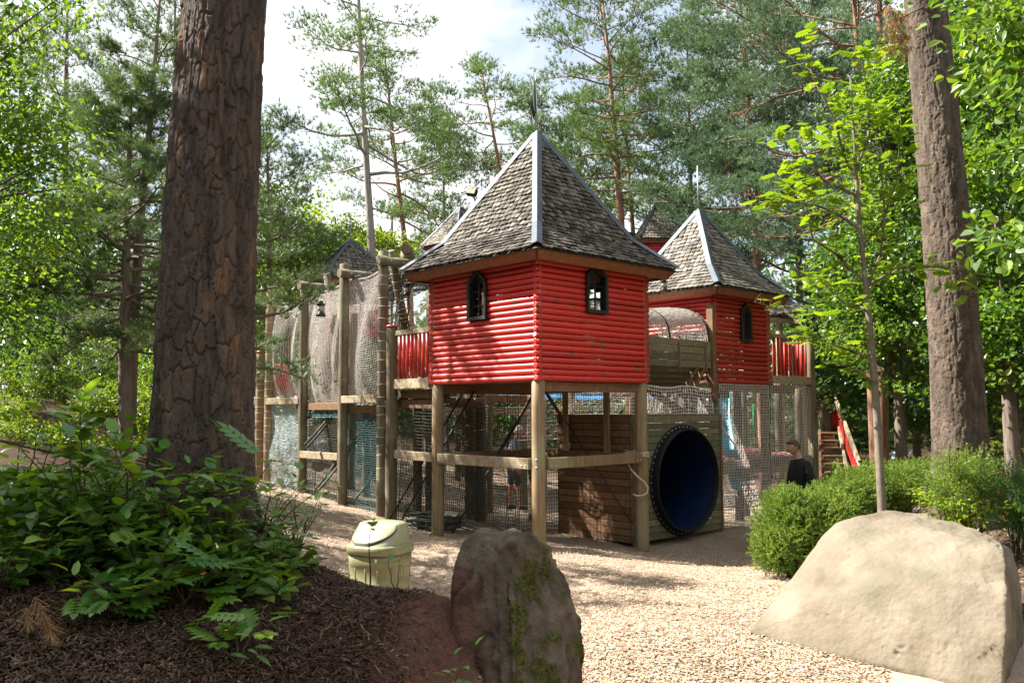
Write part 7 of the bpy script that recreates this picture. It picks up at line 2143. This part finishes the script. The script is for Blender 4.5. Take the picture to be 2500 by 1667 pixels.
plant('broad leaved shoots on the mulch in front of the mahonia', PX(300, 3.75), 3.75, .26, .30, ('toothed', 'lance'), 50, .085, 23, nst=7, lowf=.15)
plant('thin seedling with a flat leaf tuft in front of the bin', PX(905, 4.95), 4.95, .46, .03, ('toothed',), 9, .055, 16, nst=1, lowf=.9, tilt=.1, odd=0)
plant('forked seedling right of the thin one before the bin', PX(965, 4.85), 4.85, .22, .12, ('toothed',), 9, .055, 17, nst=2, lowf=.7, tilt=.1, odd=0)
plant('seedling with blue green leaves beside the mossy rock', PX(1085, 3.95), 3.95, .30, .16, ('toothed', 'oval'), 17, .055, 18, nst=4, lowf=.5, odd=0)
plant('low seedling on the mulch left of the mossy rock', PX(1000, 3.7), 3.7, .16, .16, ('toothed', 'oval'), 14, .055, 19, nst=3, lowf=.5, odd=0)
plant('tiny green sprout at the foot of the left tower post', P(1052, 1300, 12.9).x, 12.9, .16, .10, ('lance',), 16, .07, 20, nst=4, odd=0)
plant('tuft of green shoots at the lower right of the mossy rock', PX(1462, 5.1), 5.1, .10, .14, ('lance', 'oval'), 14, .055, 21, nst=4, odd=0)
# dense shaded leaf layer under the plants
r = np.random.default_rng(5)
n = 4600
y = 4.05 + 1.3 * r.random(n); x = -.59 * y + (.30 * y + .25 * (y - 3.5)) * r.random(n)
keep = r.random(n) < np.clip(1.2 - (x + .59 * y) / (.33 * y), .05, 1)
x, y = x[keep], y[keep]
z = gh(x, y) + .02 + .42 * r.random(len(x)) * np.clip(1.15 - (x + .59 * y) / (.36 * y), .1, 1)
C = np.c_[x, y, z]
V, F, rn_ = leaves(C, nrm(.45 * r.normal(size=C.shape) + [0, 0, 1]), nrm(r.normal(size=C.shape) * [1, 1, .3]), .085, 6, shape=1)
o = npmesh('undergrowth', V, F, LF, attrs={'rnd': rn_}, kind='stuff'); o['label'] = 'low dark undergrowth leaves covering the mound at the left'
# dead pine twig with brown needles
p0 = Vector((PX(60, 3.6), 3.6, 0)); p0.z = g1(p0.x, p0.y)
dt = thing('dead_branch', p0, 'dead pine twig with rusty brown needles at the bottom left', 'branch')
W = MB(); rr = random.Random(5); Cc, Dd = [], []
for s in range(6):
    a = P(rr.uniform(10, 130), rr.uniform(1430, 1640), 3.5 + rr.uniform(-.15, .2)); d = Vector((rr.uniform(-.3, .6), rr.uniform(-.3, .3), rr.uniform(-.9, -.1))).normalized()
    e = a + d * .16; W.tube([a, a.lerp(e, .5), e], [.004, .003, .002], 4)
    for k in range(16): Cc.append(a.lerp(e, k / 16)[:]); Dd.append(d[:])
W.build('twig', MT['twig'], dt)
V, F, rn_ = blades(np.array(Cc), np.array(Dd), 9, .085, .0028, 3, spread=.6)
npmesh('needles', V, F, MT['needle_dry'], dt, attrs={'rnd': rn_}, kind='stuff')
# brown dead spray hanging at the top of the right trunk
Cc, Dd = [], []
for k in range(26):
    q = P(2175 + rr.uniform(-25, 40), 60 + rr.uniform(-40, 70), 10.1); 
    for j in range(5): Cc.append((q + Vector((rr.uniform(-.05, .05), rr.uniform(-.05, .05), rr.uniform(-.05, .05))))[:]); Dd.append((rr.uniform(-.3, .3), 0, -1))
V, F, rn_ = blades(np.array(Cc), np.array(Dd), 9, .11, .007, 9, spread=.8)
db = thing('dead_branch', P(2190, 60, 10.1), 'rusty dead needle spray hanging beside the top of the right trunk', 'branch')
npmesh('needles', V, F, MT['needle_dry'], db, attrs={'rnd': rn_}, kind='stuff')
W = MB(); W.tube([P(2300, 40, 10.25), P(2250, 20, 10.1), P(2190, 50, 10.1), P(2160, 110, 10.1)], [.012, .01, .007, .003], 5); W.build('twig', MT['twig'], db)
